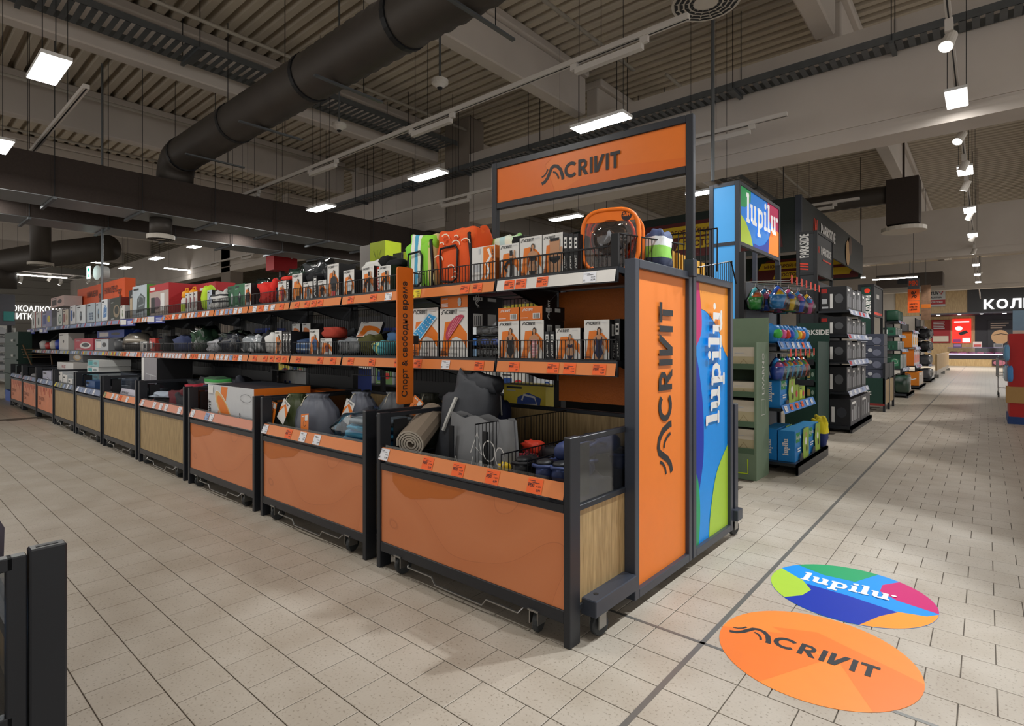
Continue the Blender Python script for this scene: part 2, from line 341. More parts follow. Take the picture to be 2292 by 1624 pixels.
LB, DB, MG, GR, LM, OJ = (mat(h, .4, var=.03, name='kids_print') for h in ('#0b8fe8', '#0a2fa8', '#c4136b', '#1c9a62', '#a9cf3d', '#ee9630'))
q = MB(); disc(q, .375, .0012); q.build('vinyl_disc', LB, s2)
a = Art((0, 0, .0012), (1, 0, 0), (0, 1, 0), .00012)
a.poly(arcpts(1.35, 2.5) + [(-.15, .16), (.0, .17)], 2); a.poly(arcpts(.02, 1.05) + [(.12, .22), (.12, .12), (.2, .05)], 1)
a.poly(arcpts(-1.3, .0) + [(.33, -.06), (.2, -.1), (.15, -.18), (.05, -.22), (-.02, -.26)], 4); a.poly(arcpts(3.9, 4.98) + [(.16, -.2), (.22, -.1), (.0, -.05), (-.2, -.03)], 0)
a.poly(arcpts(2.85, 4.0) + [(-.18, -.2), (-.16, -.1), (-.22, 0)], 3)
a.kids(-.24, .015, .085, 5); a.build('print', [DB, MG, GR, LM, OJ, M_WHITE], s2)

# ================================================================ CEILING, BEAMS, WALLS
q = MB(); P = .216; y = -7.0; prof = []
while y < 50: prof += [(y, 6.42), (y + .06, 6.42), (y + .085, 6.30), (y + .19, 6.30), (y + .216, 6.42)]; y += P
for (ya, za), (yb, zb) in zip(prof, prof[1:]):
    if abs(yb - ya) > 1e-6 or abs(zb - za) > 1e-6: q.quadv([(-46, ya, za), (-46, yb, zb), (9, yb, zb), (9, ya, za)])
struct('ceiling', q, M_DECK, 'corrugated steel roof deck above the sales floor', 'ceiling')
BX = [2.44, -1.54, -5.52, -9.5, -13.36, -17.35, -21.3, -25.3, -29.3, -33.3]; GY = [-5.0, 8.5, 21.3, 34.1]
ordn = ['first', 'second', 'third', 'fourth', 'fifth', 'sixth', 'seventh', 'eighth', 'ninth', 'tenth']
for bi, y0 in enumerate(GY):
    y1 = GY[bi + 1] if bi < 3 else 49
    for k, x in enumerate(BX):
        if bi and (x < -26): continue
        q = MB(); q.cbox(x - .25, x, y0 + .4, y1, 5.5, 6.16, .02); q.cbox(x - .33, x + .08, y0 + .4, y1, 6.16, 6.30, .02)
        struct('beam', q, M_CONC, f'grey concrete roof beam, {ordn[k]} from the right, in the {ordn[bi]} ceiling bay', 'beam')
for gi, y in enumerate(GY):
    for x0, x1, w in ((-8.52, 9, 'aisle side'), (-46, -9.3, 'shelf side')):
        q = MB(); q.box(x0, x1, y, y + .47, 4.0, 4.16); q.box(x0, x1, y + .02, y + .45, 4.16, 4.2); q.box(x0, x1, y, y + .47, 4.2, 5.46)
        struct('beam', q, M_CONC, f'deep concrete girder over the {ordn[gi]} row of columns, {w}', 'beam')
for i, (x, y) in enumerate(((-9.3, 8.5), (-9.3, 21.3), (-21.5, 8.5))):
    q = MB(); q.cbox(x, x + .78, y, y + .47, 0, 6.3, .015)
    if i == 0:
        q.box(x + .05, x + .09, y - .04, y, 4.1, 5.3); q.box(x + .12, x + .15, y - .04, y, 4.1, 5.3)
    struct('column', q, mat('#8d837a', .85, name='column_concrete', var=.1, scale=2), ('thick grey concrete column behind the rolled beach mats', 'grey concrete column far behind the second girder', 'grey concrete column behind the far shelves')[i], 'column')
wb = struct('wall_back', MB().box(-30, 9, 49, 49.2, 0, 6.4), M_WALL, 'pale wall at the far end of the aisle', 'wall')
MB().box(-5.0, -.95, 48.9, 49, 3.45, 5.1).build('cladding_panel', M_OAKW, wb); MB().box(-.95, 7, 48.86, 49, 3.45, 5.2).build('cladding_panel', mat('#3c3c3e', .6, name='charcoal_cladding'), wb)
MB().box(-3.3, -.55, 48.9, 49, 0, 3.4).build('cladding_panel', M_OAKW, wb); MB().box(-.55, 7, 48.88, 49, 0, 3.4).build('cladding_panel', mat('#333335', .6, name='charcoal_wall_print'), wb)
wl = struct('wall_left', MB().box(-45.3, -45, -7, 49, 0, 6.4), mat('#a7a49d', .6, name='panelled_wall_paint', scale=2), 'pale ribbed wall behind the far shelves', 'wall')
for z in range(9): MB().box(-45.02, -44.98, -7, 30, 2.2 + z * .45, 2.22 + z * .45).build('panel_joint', mat('#85827c', .6), wl)
a = Art((-44.97, 3.9, 3.42), (0, 1, 0), (0, 0, 1), .002); a.text('ВИСОКОАЛКОХОЛНИ', 1.0, 0, .37, 0, .012, 3.9); a.text('НАПИТКИ', 1.15, -.48, .37, 0, .012, 1.85)
a.build('sign_letters', glow('white_sign_letters', (1, .98, .95), 1.1), wl)

# ================================================================ DUCTS, TRAYS, PIPES
sd = thing('spiral_duct', 'dark round spiral air duct crossing under the roof beams', 'duct', (0, 3.32, 4.39))
path = [(3.5 - .095 * i, 0, 0) for i in range(142)]; q = MB(); q.tube(path, [.25 if i % 2 else .266 for i in range(142)], 20, caps=False); q.build('duct_body', M_DUCT, sd, smooth=True)
q = MB(); q.tube([(-9.85, 0, 0), (-10.02, 0, -.02), (-10.16, 0, -.12), (-10.23, 0, -.26), (-10.24, 0, -.44)], .268, 20); q.build('elbow', M_DUCT, sd, smooth=True)
for x in (-2.35, -4.2, -5.9, -7.9, -9.8): MB().tube([(x + .03, 0, 0), (x - .03, 0, 0)], .273, 20).build('joint_ring', M_DARK, sd)
for x in (-3.3, -5.3, -7.1, -8.9):
    MB().box(x - .02, x + .02, -.3, .55, -.285, -.265).build('hanger_bar', M_GAL, sd); MB().tube([(x, .3, -.27), (x, .3, 1.9)], .006, 4).build('hanger_rod', M_DARK, sd)
for i, (x, lab) in enumerate(((-9.85, 'long dark insulated rectangular air duct'), (-11.7, 'second insulated rectangular duct behind the first'))):
    d = thing('air_duct', lab, 'duct', (x, 0, 0))
    MB().box(-.74, 0, -3, 24, 3.38, 3.95, 0).build('duct_body', M_INSUL, d)
    MB().box(-.73, -.01, -2.99, 23.99, 3.37, 3.38).build('duct_underside', mat('#8b8e90', .4, .4, .1, 3, name='bare_duct_steel'), d)
    for k in range(14):
        y = -1.5 + k * 1.05; MB().box(-.0, .012, y, y + .03, 3.38, 3.95).build('strap', M_INSUL, d); MB().box(-.82, .08, y + .01, y + .05, 3.33, 3.365).build('hanger_bar', M_GAL, d); MB().tube([(.05, y + .03, 3.34), (.05, y + .03, 6.3)], .005, 4, caps=False).build('hanger_rod', M_DARK, d)
def tray(x, y0, y1, z, w, lab, axis='Y', h=.1):
    t = thing('cable_tray', lab, 'cable tray', (0, 0, 0)); q = MB(); n = int((y1 - y0) / .12)
    R = (lambda a0, a1, b0, b1, z0, z1: q.box(b0, b1, a0, a1, z0, z1)) if axis == 'Y' else (lambda a0, a1, b0, b1, z0, z1: q.box(a0, a1, b0, b1, z0, z1))
    R(y0, y1, x - w / 2, x - w / 2 + .005, z, z + h); R(y0, y1, x + w / 2 - .005, x + w / 2, z, z + h)
    q.build('side_rail', M_GAL, t); q = MB()
    for i in range(n): R(y0 + i * .12, y0 + i * .12 + .07, x - w / 2, x + w / 2, z, z + .004)
    q.build('tray_grille', M_GAL, t); k = y0 + .8
    while k < y1:
        q = MB(); R(k, k + .05, x - w / 2 - .05, x + w / 2 + .05, z - .04, z); q.build('hanger_bar', M_GAL, t)
        for e in (-1, 1): q = MB(); R(k + .02, k + .03, x + e * (w / 2 + .03), x + e * (w / 2 + .03) + .008, z, 6.3); q.build('hanger_rod', M_DARK, t)
        k += 1.9
    return t
tray(-8.98, -1.5, 8.3, 5.62, .62, 'wide mesh cable tray beside the fourth roof beam')
tray(8.31, -15, 6, 5.02, .3, 'perforated cable tray running along the deep girder', 'X')
tray(-5.0, 9.2, 20, 5.6, .5, 'mesh cable tray behind the girder near the sign')
for x, lab in ((-8.6, 'thin pale pipe beside the wide mesh tray'), (-4.56, 'thin pale pipe under the deck, second from the right'), (-.8, 'thin pale pipe under the deck above the aisle'), (-12.9, 'thin pale pipe alongside the fifth roof beam'), (-16.0, 'thin pale pipe above the insulated duct')):
    put('ceiling_pipe', MB().tube([(x, -3, 6.0), (x, 8.5, 6.0)], .03, 8).mesh('ceiling_pipe', mat('#b5afa4', .5, name='pipe_paint'), True), label=lab, cat='pipe')
for x, lab in ((-4.2, 'thin pale pipe behind the girder near the column'), (-1.7, 'thin pale pipe behind the girder above the aisle')):
    put('ceiling_pipe', MB().tube([(x, 9, 6.0), (x, 21, 6.0)], .03, 8).mesh('ceiling_pipe', mat('#b5afa4', .5, name='pipe_paint'), True), label=lab, cat='pipe')
def diffuser(x, y, z, lab, topz, r=.30):
    t = thing('air_diffuser', lab, 'air diffuser', (x, y, z)); q = MB(); q.lathe([(r, 0), (r, .07), (r * .5, .1)], 32); q.build('face_plate', mat('#cfc9bf', .5, name='diffuser_paint'), t)
    for k in range(16):
        an = 2 * PI * k / 16; q = MB()
        for j in range(4):
            r0, r1 = r * (.36 + .15 * j), r * (.46 + .15 * j); wv = .028 + .01 * j; c, s_ = math.cos(an), math.sin(an)
            q.quadv([(c * r0 + s_ * wv * .6, s_ * r0 - c * wv * .6, -.002), (c * r0 - s_ * wv * .6, s_ * r0 + c * wv * .6, -.002), (c * r1 - s_ * wv, s_ * r1 + c * wv, -.002), (c * r1 + s_ * wv, s_ * r1 - c * wv, -.002)])
        q.build('slot_row', M_DARK, t)
    q = MB(); q.tube([(0, 0, .1), (0, 0, topz - z)], r * .8, 16); q.build('riser_duct', M_DUCT, t, smooth=True); return t
diffuser(-1.92, 4.93, 4.4, 'round swirl diffuser hanging above the orange sign', 5.2)
diffuser(-10.2, 3.1, 3.03, 'round swirl diffuser under the insulated duct', 3.37, .2); diffuser(-20.5, 3.2, 3.6, 'small swirl diffuser on the far drop duct', 6.3, .3)
d = thing('drop_duct', 'dark square drop duct with ribbed branch above the tool signs', 'duct', (-1.32, 14, 0))
MB().box(-.28, .28, 0, .56, 3.85, 4.8).box(-.02, .02, .26, .3, 4.8, 6.3).build('drop_box', M_INSUL, d); q = MB(); q.tube([(-.28 - .1 * i, .28, 4.55) for i in range(46)], [.19 if i % 2 else .2 for i in range(46)], 14); q.build('branch_duct', M_DUCT, d, smooth=True)
q = MB(); q.lathe([(.4, 0), (.4, .08), (.2, .12)], 24, (0, .28, 3.72)); q.build('face_plate', mat('#cfc9bf', .5, name='diffuser_paint'), d)
sd2 = thing('spiral_duct', 'grey spiral duct far behind the lime sign', 'duct', (-15, 15.5, 4.6))
q = MB(); q.tube([(-7 + .16 * i, 0, 0) for i in range(80)], [.42 if i % 2 else .45 for i in range(80)], 16); q.build('duct_body', mat('#8a8780', .4, .4, name='grey_duct'), sd2, smooth=True)
sd3 = thing('spiral_duct', 'dark sloping round duct at the far corner', 'duct', (-26, 3, 4.3))
q = MB(); q.tube([(4, 2.2, .25), (1.6, 1.0, .12), (0, 0, -.1), (-5, -1.2, -.35)], .42, 16); q.build('duct_body', M_DUCT, sd3, smooth=True)
q = MB(); q.tube([(0, 0, -.1), (0, 0, -1.0)], .42, 16); q.build('drop_branch', M_DUCT, sd3, smooth=True)

# ================================================================ LIGHTS
def wires(par, pts, ztop):
    for x, y, z in pts: MB().tube([(x, y, z), (x, y, ztop)], .0035, 4, caps=False).build('hanging_wire', M_DARK, par)
def led(x, y, z, lab, lx=.63, ly=.2, grp='square-edged LED panels', m=None):
    t = thing('led_panel', lab, 'ceiling light', (x, y, z), 0, grp)
    q = MB(); q.box(-lx / 2, lx / 2, -ly / 2, ly / 2, .004, .035); q.build('housing', mat('#d8d8d6', .5, name='lamp_housing'), t)
    MB().quadv([(-lx / 2 + .008, ly / 2 - .008, 0), (lx / 2 - .008, ly / 2 - .008, 0), (lx / 2 - .008, -ly / 2 + .008, 0), (-lx / 2 + .008, -ly / 2 + .008, 0)]).build('diffuser', m or M_LED, t)
    wires(t, [(e * lx * .42, 0, .035) for e in (-1, 1)], 6.3 - z); return t
for k in range(8): led(-3.03 - 2.716 * k, 4.94, 3.6, f'bright LED panel along the deep girder, {ordn[k]} from the orange sign')
for k in range(3): led(-5.94 - 2.71 * k, .98, 3.6, f'bright LED panel over the left aisle, {ordn[k]} from the camera')
led(-3.23, .98, 3.6, 'LED panel over the near end of the left aisle')
for k in range(6): led(-3.07 - 2.53 * k, 7.98, 3.54, f'LED panel behind the girder, {ordn[k]} from the blue tower')
for k in range(4): led(-3.1 - 2.7 * k, 12.0, 3.6, f'LED panel in the second ceiling bay, {ordn[k]} from the aisle')
for k in range(9): led(-.25, 8.05 + 3.4 * k, 4.1, f'square LED panel on the aisle track, {ordn[k]} from the camera', .2, .6, 'LED panels on the aisle track', M_LED2)
led(-.25, 1.6, 4.2, 'LED panel on the aisle track above the camera', .2, .6)
for k in range(4): led(-3.6 + 2.2 * k, 40.5, 5.5, f'LED panel before the meat counter, {ordn[k]} from the oak cladding', 1.6, .6)  # fill panels added out of view behind the girder to brighten the far wall
def strip(x, y, z, lab, n, w=.75, lamps=True):
    t = thing('light_track', lab, 'light track', (x, y, z)); L = n * 2.62
    MB().box(-L, .3, -.03, .03, 0, .05).build('track_rail', M_GREYP, t); MB().box(-L, .3, -.008, .008, -.001, .0).build('track_slot', M_DARK, t)
    for k in range(n if lamps else 0):
        x0 = -.9 - k * 2.62
        lb = MB().box(x0, x0 + w, -.03, .03, -.11, -.05).build('lamp_bar', M_GREYP, t); MB().box(x0 + w - .02, x0 + w + .06, -.02, .02, -.06, 0).build('bracket', M_GREYP, lb); MB().box(x0 - .06, x0 + .02, -.02, .02, -.06, 0).build('bracket', M_GREYP, lb)
    wires(t, [(-.6 - k * 2.62, 0, .05) for k in range(n)], 6.3 - z); return t
strip(-2.3, 4.74, 4.2, 'long white light track crossing in front of the orange sign', 5); strip(-2.2, 7.55, 4.2, 'long white light track along the deep girder', 5)
strip(-2.2, 12.8, 4.2, 'white light track behind the girder', 3); strip(-8, 1.6, 4.2, 'white light track over the left aisle', 2, lamps=False); strip(-15.5, 8.2, 4.3, 'white light track far behind the shelves', 3)
tr = thing('light_track', 'long white spotlight track above the right aisle', 'light track', (-.25, 0, 4.22))
MB().box(-.022, .022, 3, 45, 0, .04).build('track_rail', M_GREYP, tr); MB().box(-.006, .006, 3, 45, -.001, 0).build('track_slot', M_DARK, tr); wires(tr, [(0, 5 + 4.5 * k, .04) for k in range(8)], 2.08)
def spot(x, y, z, aim, lab, power=0., ang=55, grp='white track spotlights', col=(1, .97, .94)):
    t = thing('track_spotlight', lab, 'spotlight', (x, y, z), 0, grp)
    d = (Vector(aim) - Vector((x, y, z))).normalized(); MB().box(-.03, .03, -.06, .06, .06, .17).build('adapter', M_GREYP, t)
    MB().tube([(0, 0, .06), (0, 0, 0)], .012, 6).build('swivel_arm', M_GREYP, t)
    h = MB().tube([-d * .07, d * .07, d * .1], [.05, .055, .058], 14).build('lamp_head', mat('#d5d0c8', .45, name='spot_housing'), t, smooth=False)
    MB().tube([d * .1, d * .103], .05, 14).build('lens', M_SPOTLENS, t)
    if power:
        l = bpy.data.lights.new('spot_beam', 'SPOT'); l.energy = power; l.spot_size = math.radians(ang); l.spot_blend = .35; l.shadow_soft_size = .05; l.color = col
        o = bpy.data.objects.new('spot_beam', l); COL.objects.link(o); o.parent = t; o.location = d * .12; o.rotation_euler = d.to_track_quat('-Z', 'Y').to_euler()
    return t
SP = [(2.2, (-.9, 2.0, .0), .55), (3.7, (-1.35, 3.0, .5), 1.2), (6.33, (-1.2, 3.6, .4), 1.3), (9.36, (-1.6, 7.0, 1.0), 1), (10.9, (-1.6, 10.2, 1), 1), (12.2, (-1.6, 13, 1), 1), (15.1, (-1.6, 16.5, 1), 1), (18.2, (-1.5, 20, 1), .9), (20.8, (-1.5, 22, 1), .8)]
for k, (y, aim, p) in enumerate(SP): spot(-.25, y, 4.05, aim, f'white track spotlight above the right aisle, {ordn[k]} from the camera', SPOT_W * p, col=(.95, .98, 1) if k < 3 else (1, .97, .94))
for k in range(9): spot(-29.1 + 1.6 * (k % 2), 2.7 + k * .62, 3.9, (-30, 3, 0), f'small white spotlight over the far corner shelves, {ordn[k]} of the cluster', 0, grp='far corner spotlights')
def tube_light(x, y, z, L, lab, ax='X'):
    t = thing('tube_light', lab, 'ceiling light', (x, y, z), 0 if ax == 'X' else PI / 2)
    MB().box(-L / 2, L / 2, -.05, .05, .03, .08).build('housing', M_GREYP, t); MB().box(-L / 2, L / 2, -.04, .04, 0, .03).build('diffuser', M_TUBE, t); wires(t, [(-L * .4, 0, .08), (L * .4, 0, .08)], 6.3 - z)
tube_light(-24.9, 5.1, 4.35, 1.5, 'long glowing tube light left of the exit sign', 'Y'); tube_light(-24.6, 8.4, 4.35, 1.6, 'long glowing tube light right of the exit sign', 'Y'); tube_light(-27, 4.2, 3.9, 1.6, 'low tube light over the far corner', 'Y')
tube_light(-2.8, 27, 4.0, 1.5, 'tube light before the pale oak cladding'); tube_light(-1.0, 36, 4.6, 2.0, 'tube light before the charcoal cladding'); tube_light(-3.6, 22, 3.6, 1.0, 'short tube light beside the green tower')
def dome(x, y, z, lab):
    t = thing('dome_camera', lab, 'camera', (x, y, z)); MB().lathe([(.04, -.05), (.07, -.02), (.1, 0), (.1, .04), (.03, .06)], 16).build('camera_dome', mat('#dcd9d4', .3, name='camera_shell'), t)
    MB().lathe([(.02, -.07), (.035, -.05)], 12).build('lens', M_DARK, t); MB().tube([(0, 0, .06), (0, 0, 6.3 - z)], .014, 6).build('pole', M_GAL, t)
dome(-4.9, 4.4, 4.4, 'white dome camera on a pole near the spiral duct'); dome(-6.95, 4.34, 4.4, 'white dome camera under the mesh tray'); dome(-.2, 33, 4.6, 'white dome camera before the charcoal wall')
t = thing('exit_sign', 'round hanging emergency exit sign with green pictogram', 'exit sign', (-14.6, 3.3, 2.72), .25)
q = MB(); q.tube([(0, -.09, .16), (0, .09, .16)], .16, 24); q.build('sign_body', mat('#c9cccb', .4, name='sign_shell'), t); a = Art((-.17, -.2, .02), (1, 0, 0), (0, 0, 1), .002); a.rect(0, 0, .15, .27, 0); a.rect(.04, .04, .11, .23, 1); a.poly([(.05, .12), (.08, .18), (.08, .14), (.1, .14), (.1, .1), (.08, .1), (.08, .06)], 0)
a.build('pictogram', [glow('exit_white', (.8, 1, .95), 2.2), glow('exit_green', (0, .45, .28), 1.2)], t); MB().tube([(0, 0, .32), (0, 0, 3.58)], .012, 6).build('pole', M_GAL, t)
put('ceiling_pole', MB().tube([(-2.26, 6.0, 3.1), (-2.26, 6.0, 6.3)], .02, 8).mesh('ceiling_pole', M_GAL), label='thin steel pole above the blue tower', cat='pole')
put('ceiling_pole', MB().tube([(-11.9, 2.7, 2.0), (-11.9, 2.7, 6.3)], .018, 8).mesh('ceiling_pole', M_GAL), label='thin steel pole hanging over the far shelf boxes', cat='pole')
# ================================================================ ROLLING BINS in front of the gondola
TAGCOL = dict(o=mat('#f0642a', .5, name='orange_price_paper'), w=mat('#dfe1e8', .5, name='white_price_paper'), y=mat('#e8d31e', .5, name='yellow_price_paper'), b=mat('#8fa3c8', .5, name='blue_price_paper'), r=mat('#c2363c', .5, name='red_price_paper'), g=mat('#9a9a6a', .5, name='olive_price_paper'), p=mat('#c88a94', .5, name='pink_price_paper'))
_pl = {}
def price_mesh(kind, w=.075, h=.052, price='4,99'):
    key = (kind, round(w, 3), round(h, 3), price)
    if key not in _pl:
        a = Art((-w / 2, -.001, 0)); a.rect(0, 0, w, h, 0); a.text(price, w * .62, h * .12, h * .2, 1, .03, w * .34); a.text('€ ' + price, w * .62, h * .42, h * .13, 1, .02, w * .34)
        a.rect(w * .08, h * .82, w * .5, h * .86, 1); a.rect(w * .3, h * .7, w * .8, h * .74, 1)
        if kind == 'o': a.text('РЕК!', w * .06, h * .42, h * .24, 1, .03, w * .4)
        else: a.rect(w * .08, h * .15, w * .16, h * .3, 1)
        _pl[key] = a.mesh('price_label', [TAGCOL[kind], M_INK])
    return _pl[key]
RAILC = dict(o=mat('#d98147', .35, var=.04, name='orange_price_rail'), s=mat('#e2e0dc', .2, .1, name='silver_price_rail'), b=mat('#6f7d9b', .4, name='slate_price_rail'), p=mat('#cf8a72', .4, name='salmon_price_rail'), g=mat('#5c6470', .4, name='grey_price_rail'))
def caster(par, x, y, side=1):
    c = MB().box(x - .03, x + .03, y - .035, y + .035, .105, .112).build('caster', M_STEEL, par)
    MB().box(x - .026, x - .02, y - .03, y + .03, .045, .1).box(x + .02, x + .026, y - .03, y + .03, .045, .1).box(x - .026, x + .026, y - .03, y + .03, .1, .105).build('fork', M_STEEL, c)
    MB().lathe([(.02, -.014), (.045, -.014), (.05, -.008), (.05, .008), (.045, .014), (.02, .014)], 16).build('wheel', M_RUB, c, None, rot=(0, PI / 2, .25 * side)).location = (x, y + .01, .05)
    return c
BW, BD, BFL = 1.38, .98, .452
def make_bin(i, front, rail, tags, lab):
    xr = -1.347 - 1.5 * i; t = thing('display_bin', lab, 'display bin', (xr - BW / 2, 1.95 + .008 * i, 0)); h = BW / 2
    for sx in (-1, 1):
        x0 = -h if sx < 0 else h - .034
        MB().cbox(x0, x0 + .034, 0, .08, 0, .905, .003).build('post', M_BLACK, t); MB().cbox(x0, x0 + .034, BD - .06, BD, 0, .905, .003).build('post', M_BLACK, t)
        for z0, z1 in ((.14, .165), (.575, .6), (.875, .9)): MB().cbox(x0 + .004, x0 + .03, .08, BD - .06, z0, z1, .002).build('side_rail', M_BLACK, t)
        MB().box(x0 + .013, x0 + .021, .08, BD - .06, .165, .575).build('side_panel', M_OAK, t); MB().box(x0 + .015, x0 + .019, .08, BD - .06, .6, .875).build('side_pane', M_PLEXI, t)
        MB().box(x0 + (.03 if sx < 0 else -.003), x0 + (.037 if sx < 0 else .004), .1, .2, .62, .86).build('hinge_plate', M_DARK, t)
    MB().cbox(-h + .034, h - .034, .004, .04, .575, .615, .003).build('front_rail', M_BLACK, t); MB().cbox(-h + .034, h - .034, .004, .04, .098, .155, .003).build('front_rail', M_BLACK, t)
    MB().cbox(-h + .034, h - .034, BD - .03, BD, .875, .9, .003).build('back_rail', M_BLACK, t)
    MB().box(-h + .034, h - .034, .012, .02, .155, .575).build('front_panel', front, t)
    MB().box(-h + .034, h - .034, .018, .022, .615, .72).build('front_pane', M_PLEXI, t); MB().box(-h + .034, h - .034, BD - .02, BD - .012, .15, .875).build('back_panel', M_OAK, t)
    MB().box(-h + .03, h - .03, .03, BD - .03, .42, .45).build('bin_floor', M_DARK, t)
    q = MB(); q.quadv([(-h + .034, -.006, .635), (h - .034, -.006, .635), (h - .034, .018, .705), (-h + .034, .018, .705)]); q.quadv([(-h + .034, .02, .705), (h - .034, .02, .705), (h - .034, -.004, .635), (-h + .034, -.004, .635)])
    r = q.build('price_rail', RAILC[rail], t)
    for k, (fx, kind, pr) in enumerate(tags):
        o = put('price_label', price_mesh(kind, .085, .066, pr), r, (-h + .07 + fx * (BW - .14), -.0062, .637)); o.rotation_euler = (-.33, 0, 0)
    if i < 7 or i == 9:
        for sx in (-1, 1): caster(t, sx * (h - .2), .03, sx)
        q = MB(); q.tube([(-.42, .03, .1), (-.4, .0, .07), (-.2, 0, .07), (-.17, 0, .035), (.17, 0, .035), (.2, 0, .07), (.4, 0, .07), (.42, .03, .1)], .005, 5); q.build('foot_bar', M_STEEL, t)
    return t
M_OPHOTO = mat('#e08a62', .4, var=.25, scale=4, name='orange_promo_print')
BINS = [(M_OPANEL, 'o', [(0, 'w', '19,99'), (.31, 'o', '5,99'), (.5, 'o', '3,99'), (.69, 'o', '6,99'), (.9, 'o', '6,99')], 'rolling bin with orange front at the gondola end, holding grey tote and clogs'),
        (M_OPANEL, 'o', [(.0, 'w', '9,99'), (.29, 'o', '6,99'), (.45, 'w', '7,99'), (.6, 'w', '7,99')], 'rolling bin with orange front holding drawstring sleeping bags'),
        (M_OPANEL, 'p', [(.03, 'w', '4,99'), (.3, 'b', '3,49'), (.38, 'w', '199,0')], 'rolling bin with orange front holding the paddle board carton'),
        (M_OAK, 'p', [(.05, 'w', '9,99'), (.36, 'w', '8,99'), (.52, 'w', '7,99'), (.65, 'w', '7,99'), (.95, 'w', '5,99')], 'rolling bin with oak front full of dark and red clothing'),
        (M_OAK, 'o', [(.02, 'g', '9,99'), (.3, 'w', '9,99'), (.44, 'w', '7,99'), (.56, 'o', '5,99'), (.78, 'w', '6,99')], 'rolling bin with oak front holding a slanted purple and white carton'),
        (M_OAK, 'b', [(.05 + .18 * k, 'wbwbw'[k], '9,99') for k in range(5)], 'rolling bin with oak front holding blue boxes and a tray'),
        (M_OAK, 'g', [(.03 + .17 * k, 'yggbwb'[k], '9,99') for k in range(6)], 'rolling bin with oak front holding white appliance cartons'),
        (M_OPHOTO, 'b', [(.05 + .2 * k, 'bwbwb'[k], '9,99') for k in range(5)], 'rolling bin with orange promotional print, nearest of three'),
        (M_OPHOTO, 'b', [(.05 + .2 * k, 'pbwpb'[k], '9,99') for k in range(5)], 'rolling bin with orange promotional print, middle of three'),
        (M_OPHOTO, 'b', [(.05 + .2 * k, 'bbwbp'[k], '9,99') for k in range(5)], 'rolling bin with orange promotional print, farthest of three')]
BOBJ = [make_bin(i, *b) for i, b in enumerate(BINS)]
for i in range(3):      # darker printed curve in the top corner of the orange fronts
    a = Art((-.3 if i == 0 else -.45, .0115, .36)); pts = [(0, .21)] + [(.0 + .05 * k, .21 - (.05, .09, .115, .12, .11, .1, .085, .08, .07, .06, .03, .0)[k]) for k in range(12)]
    a.at(-.25, 0, 1.1, 1); a.poly(pts + [(.56, .21)], 0); a.build('printed_curve', mat('#c06a2c', .35, name='dark_orange_print'), BOBJ[i])
for i in range(7, 10):
    a = Art((-BW / 2 + .05, .0115, .2))
    for k in range(9): a.stroke([(.1 + k * .13, .36), (.11 + k * .13, .36 - .05 - .12 * ((k * 7) % 5) / 5)], .05, 0)
    a.text('ПО-НИСКА', .1, .12, .07, 1, .02); a.text('ЦЕНА', .1, .03, .07, 1, .02); a.build('promo_print', [mat('#b83e1c', .4, name='red_drip_print'), mat('#a0583a', .4, name='brown_lettering')], BOBJ[i])
# bin at the near left edge of the picture
fb = dup(BOBJ[4], (-1.39 - BW / 2, .258, 0), PI, 'black and oak rolling bin at the near left edge holding blue clothing')
for ch in list(fb.children):
    near = ch.name.startswith('post') and ch.data.vertices[0].co.x < 0 and ch.data.vertices[0].co.y < .2
    if near or ch.name.startswith(('price_rail', 'caster', 'foot_bar')):
        for g in list(ch.children): bpy.data.objects.remove(g)
        bpy.data.objects.remove(ch)
MB().cbox(-BW / 2, -BW / 2 + .034, 0, .057, 0, .908, .003).build('post', M_BLACK, fb); MB().cbox(-BW / 2 + .004, -BW / 2 + .03, .06, .09, .0, .9, .002).build('stile', M_BLACK, fb); MB().box(-BW / 2 + .012, -BW / 2 + .022, .012, .046, .9082, .909).build('end_cap_slot', M_DARK, fb)
for i, (x, y, z, w, hx, lab) in enumerate(((-1.62, -.06, BFL, .34, '#2b3040', 'dark blue garment low in the near left bin'), (-1.56, .0, BFL + .15, .26, '#5f7da6', 'light denim garment seen through the near left bin pane'), (-1.62, .02, BFL + .3, .32, '#3a3644', 'dark garment with pale fold on top in the near left bin'), (-1.6, -.35, BFL, .36, '#39465f', 'navy garment farther back in the near left bin'))):
    put('folded_garment', MB().blob(w, .3, .2, (0, 0, 0), 40 + i, .12, .6, 20, 12, fold=.02).mesh('folded_garment', mat(hx, .9, var=.3, scale=30), True), None, (x, y, z), label=lab, cat='clothing')

# ================================================================ GONDOLA
BAYX = [-1.40 - .827 * k for k in range(20)]; SZ = (1.70, 1.222)
go = thing('gondola_shelving', 'long black double-sided shelving with two product shelves along the aisle', 'shelving', (0, 0, 0))
for k in range(20):
    MB().cbox(BAYX[k] - .03, BAYX[k] + .03, 3.07, 3.13, 0, 1.69, .003).build('upright', M_DARK, go)
M_PERF = mat('#c96a1e', .5, var=.1, scale=90, bump=.5, name='orange_perforated_panel')
for z0, z1 in ((.93, 1.19), (1.26, 1.66)):
    for k in (0,): MB().box(BAYX[k + 1] + .03, BAYX[k] - .03, 3.05, 3.06, z0, z1).build('back_panel', M_PERF, go)
def wiregrid(w, h, step=.03, vr=.0022, tops=(0, 1), bow=0.):
    q = MB(); n = int(w / step); r = vr
    for i in range(n + 1): x = i * w / n; q.box(x - r, x + r, -r, r, 0, h)
    for f in tops: q.box(0, w, -r * 1.6, r * 1.6, f * h - r * 1.6, f * h + r * 1.6)
    return q
gm = wiregrid(.77, .62, .035, .0022, (0, .33, .66, 1)).mesh('back_wire_grid', M_WIRE); bm = wiregrid(.79, .105, .026, .0018).mesh('wire_front', M_WIRE)
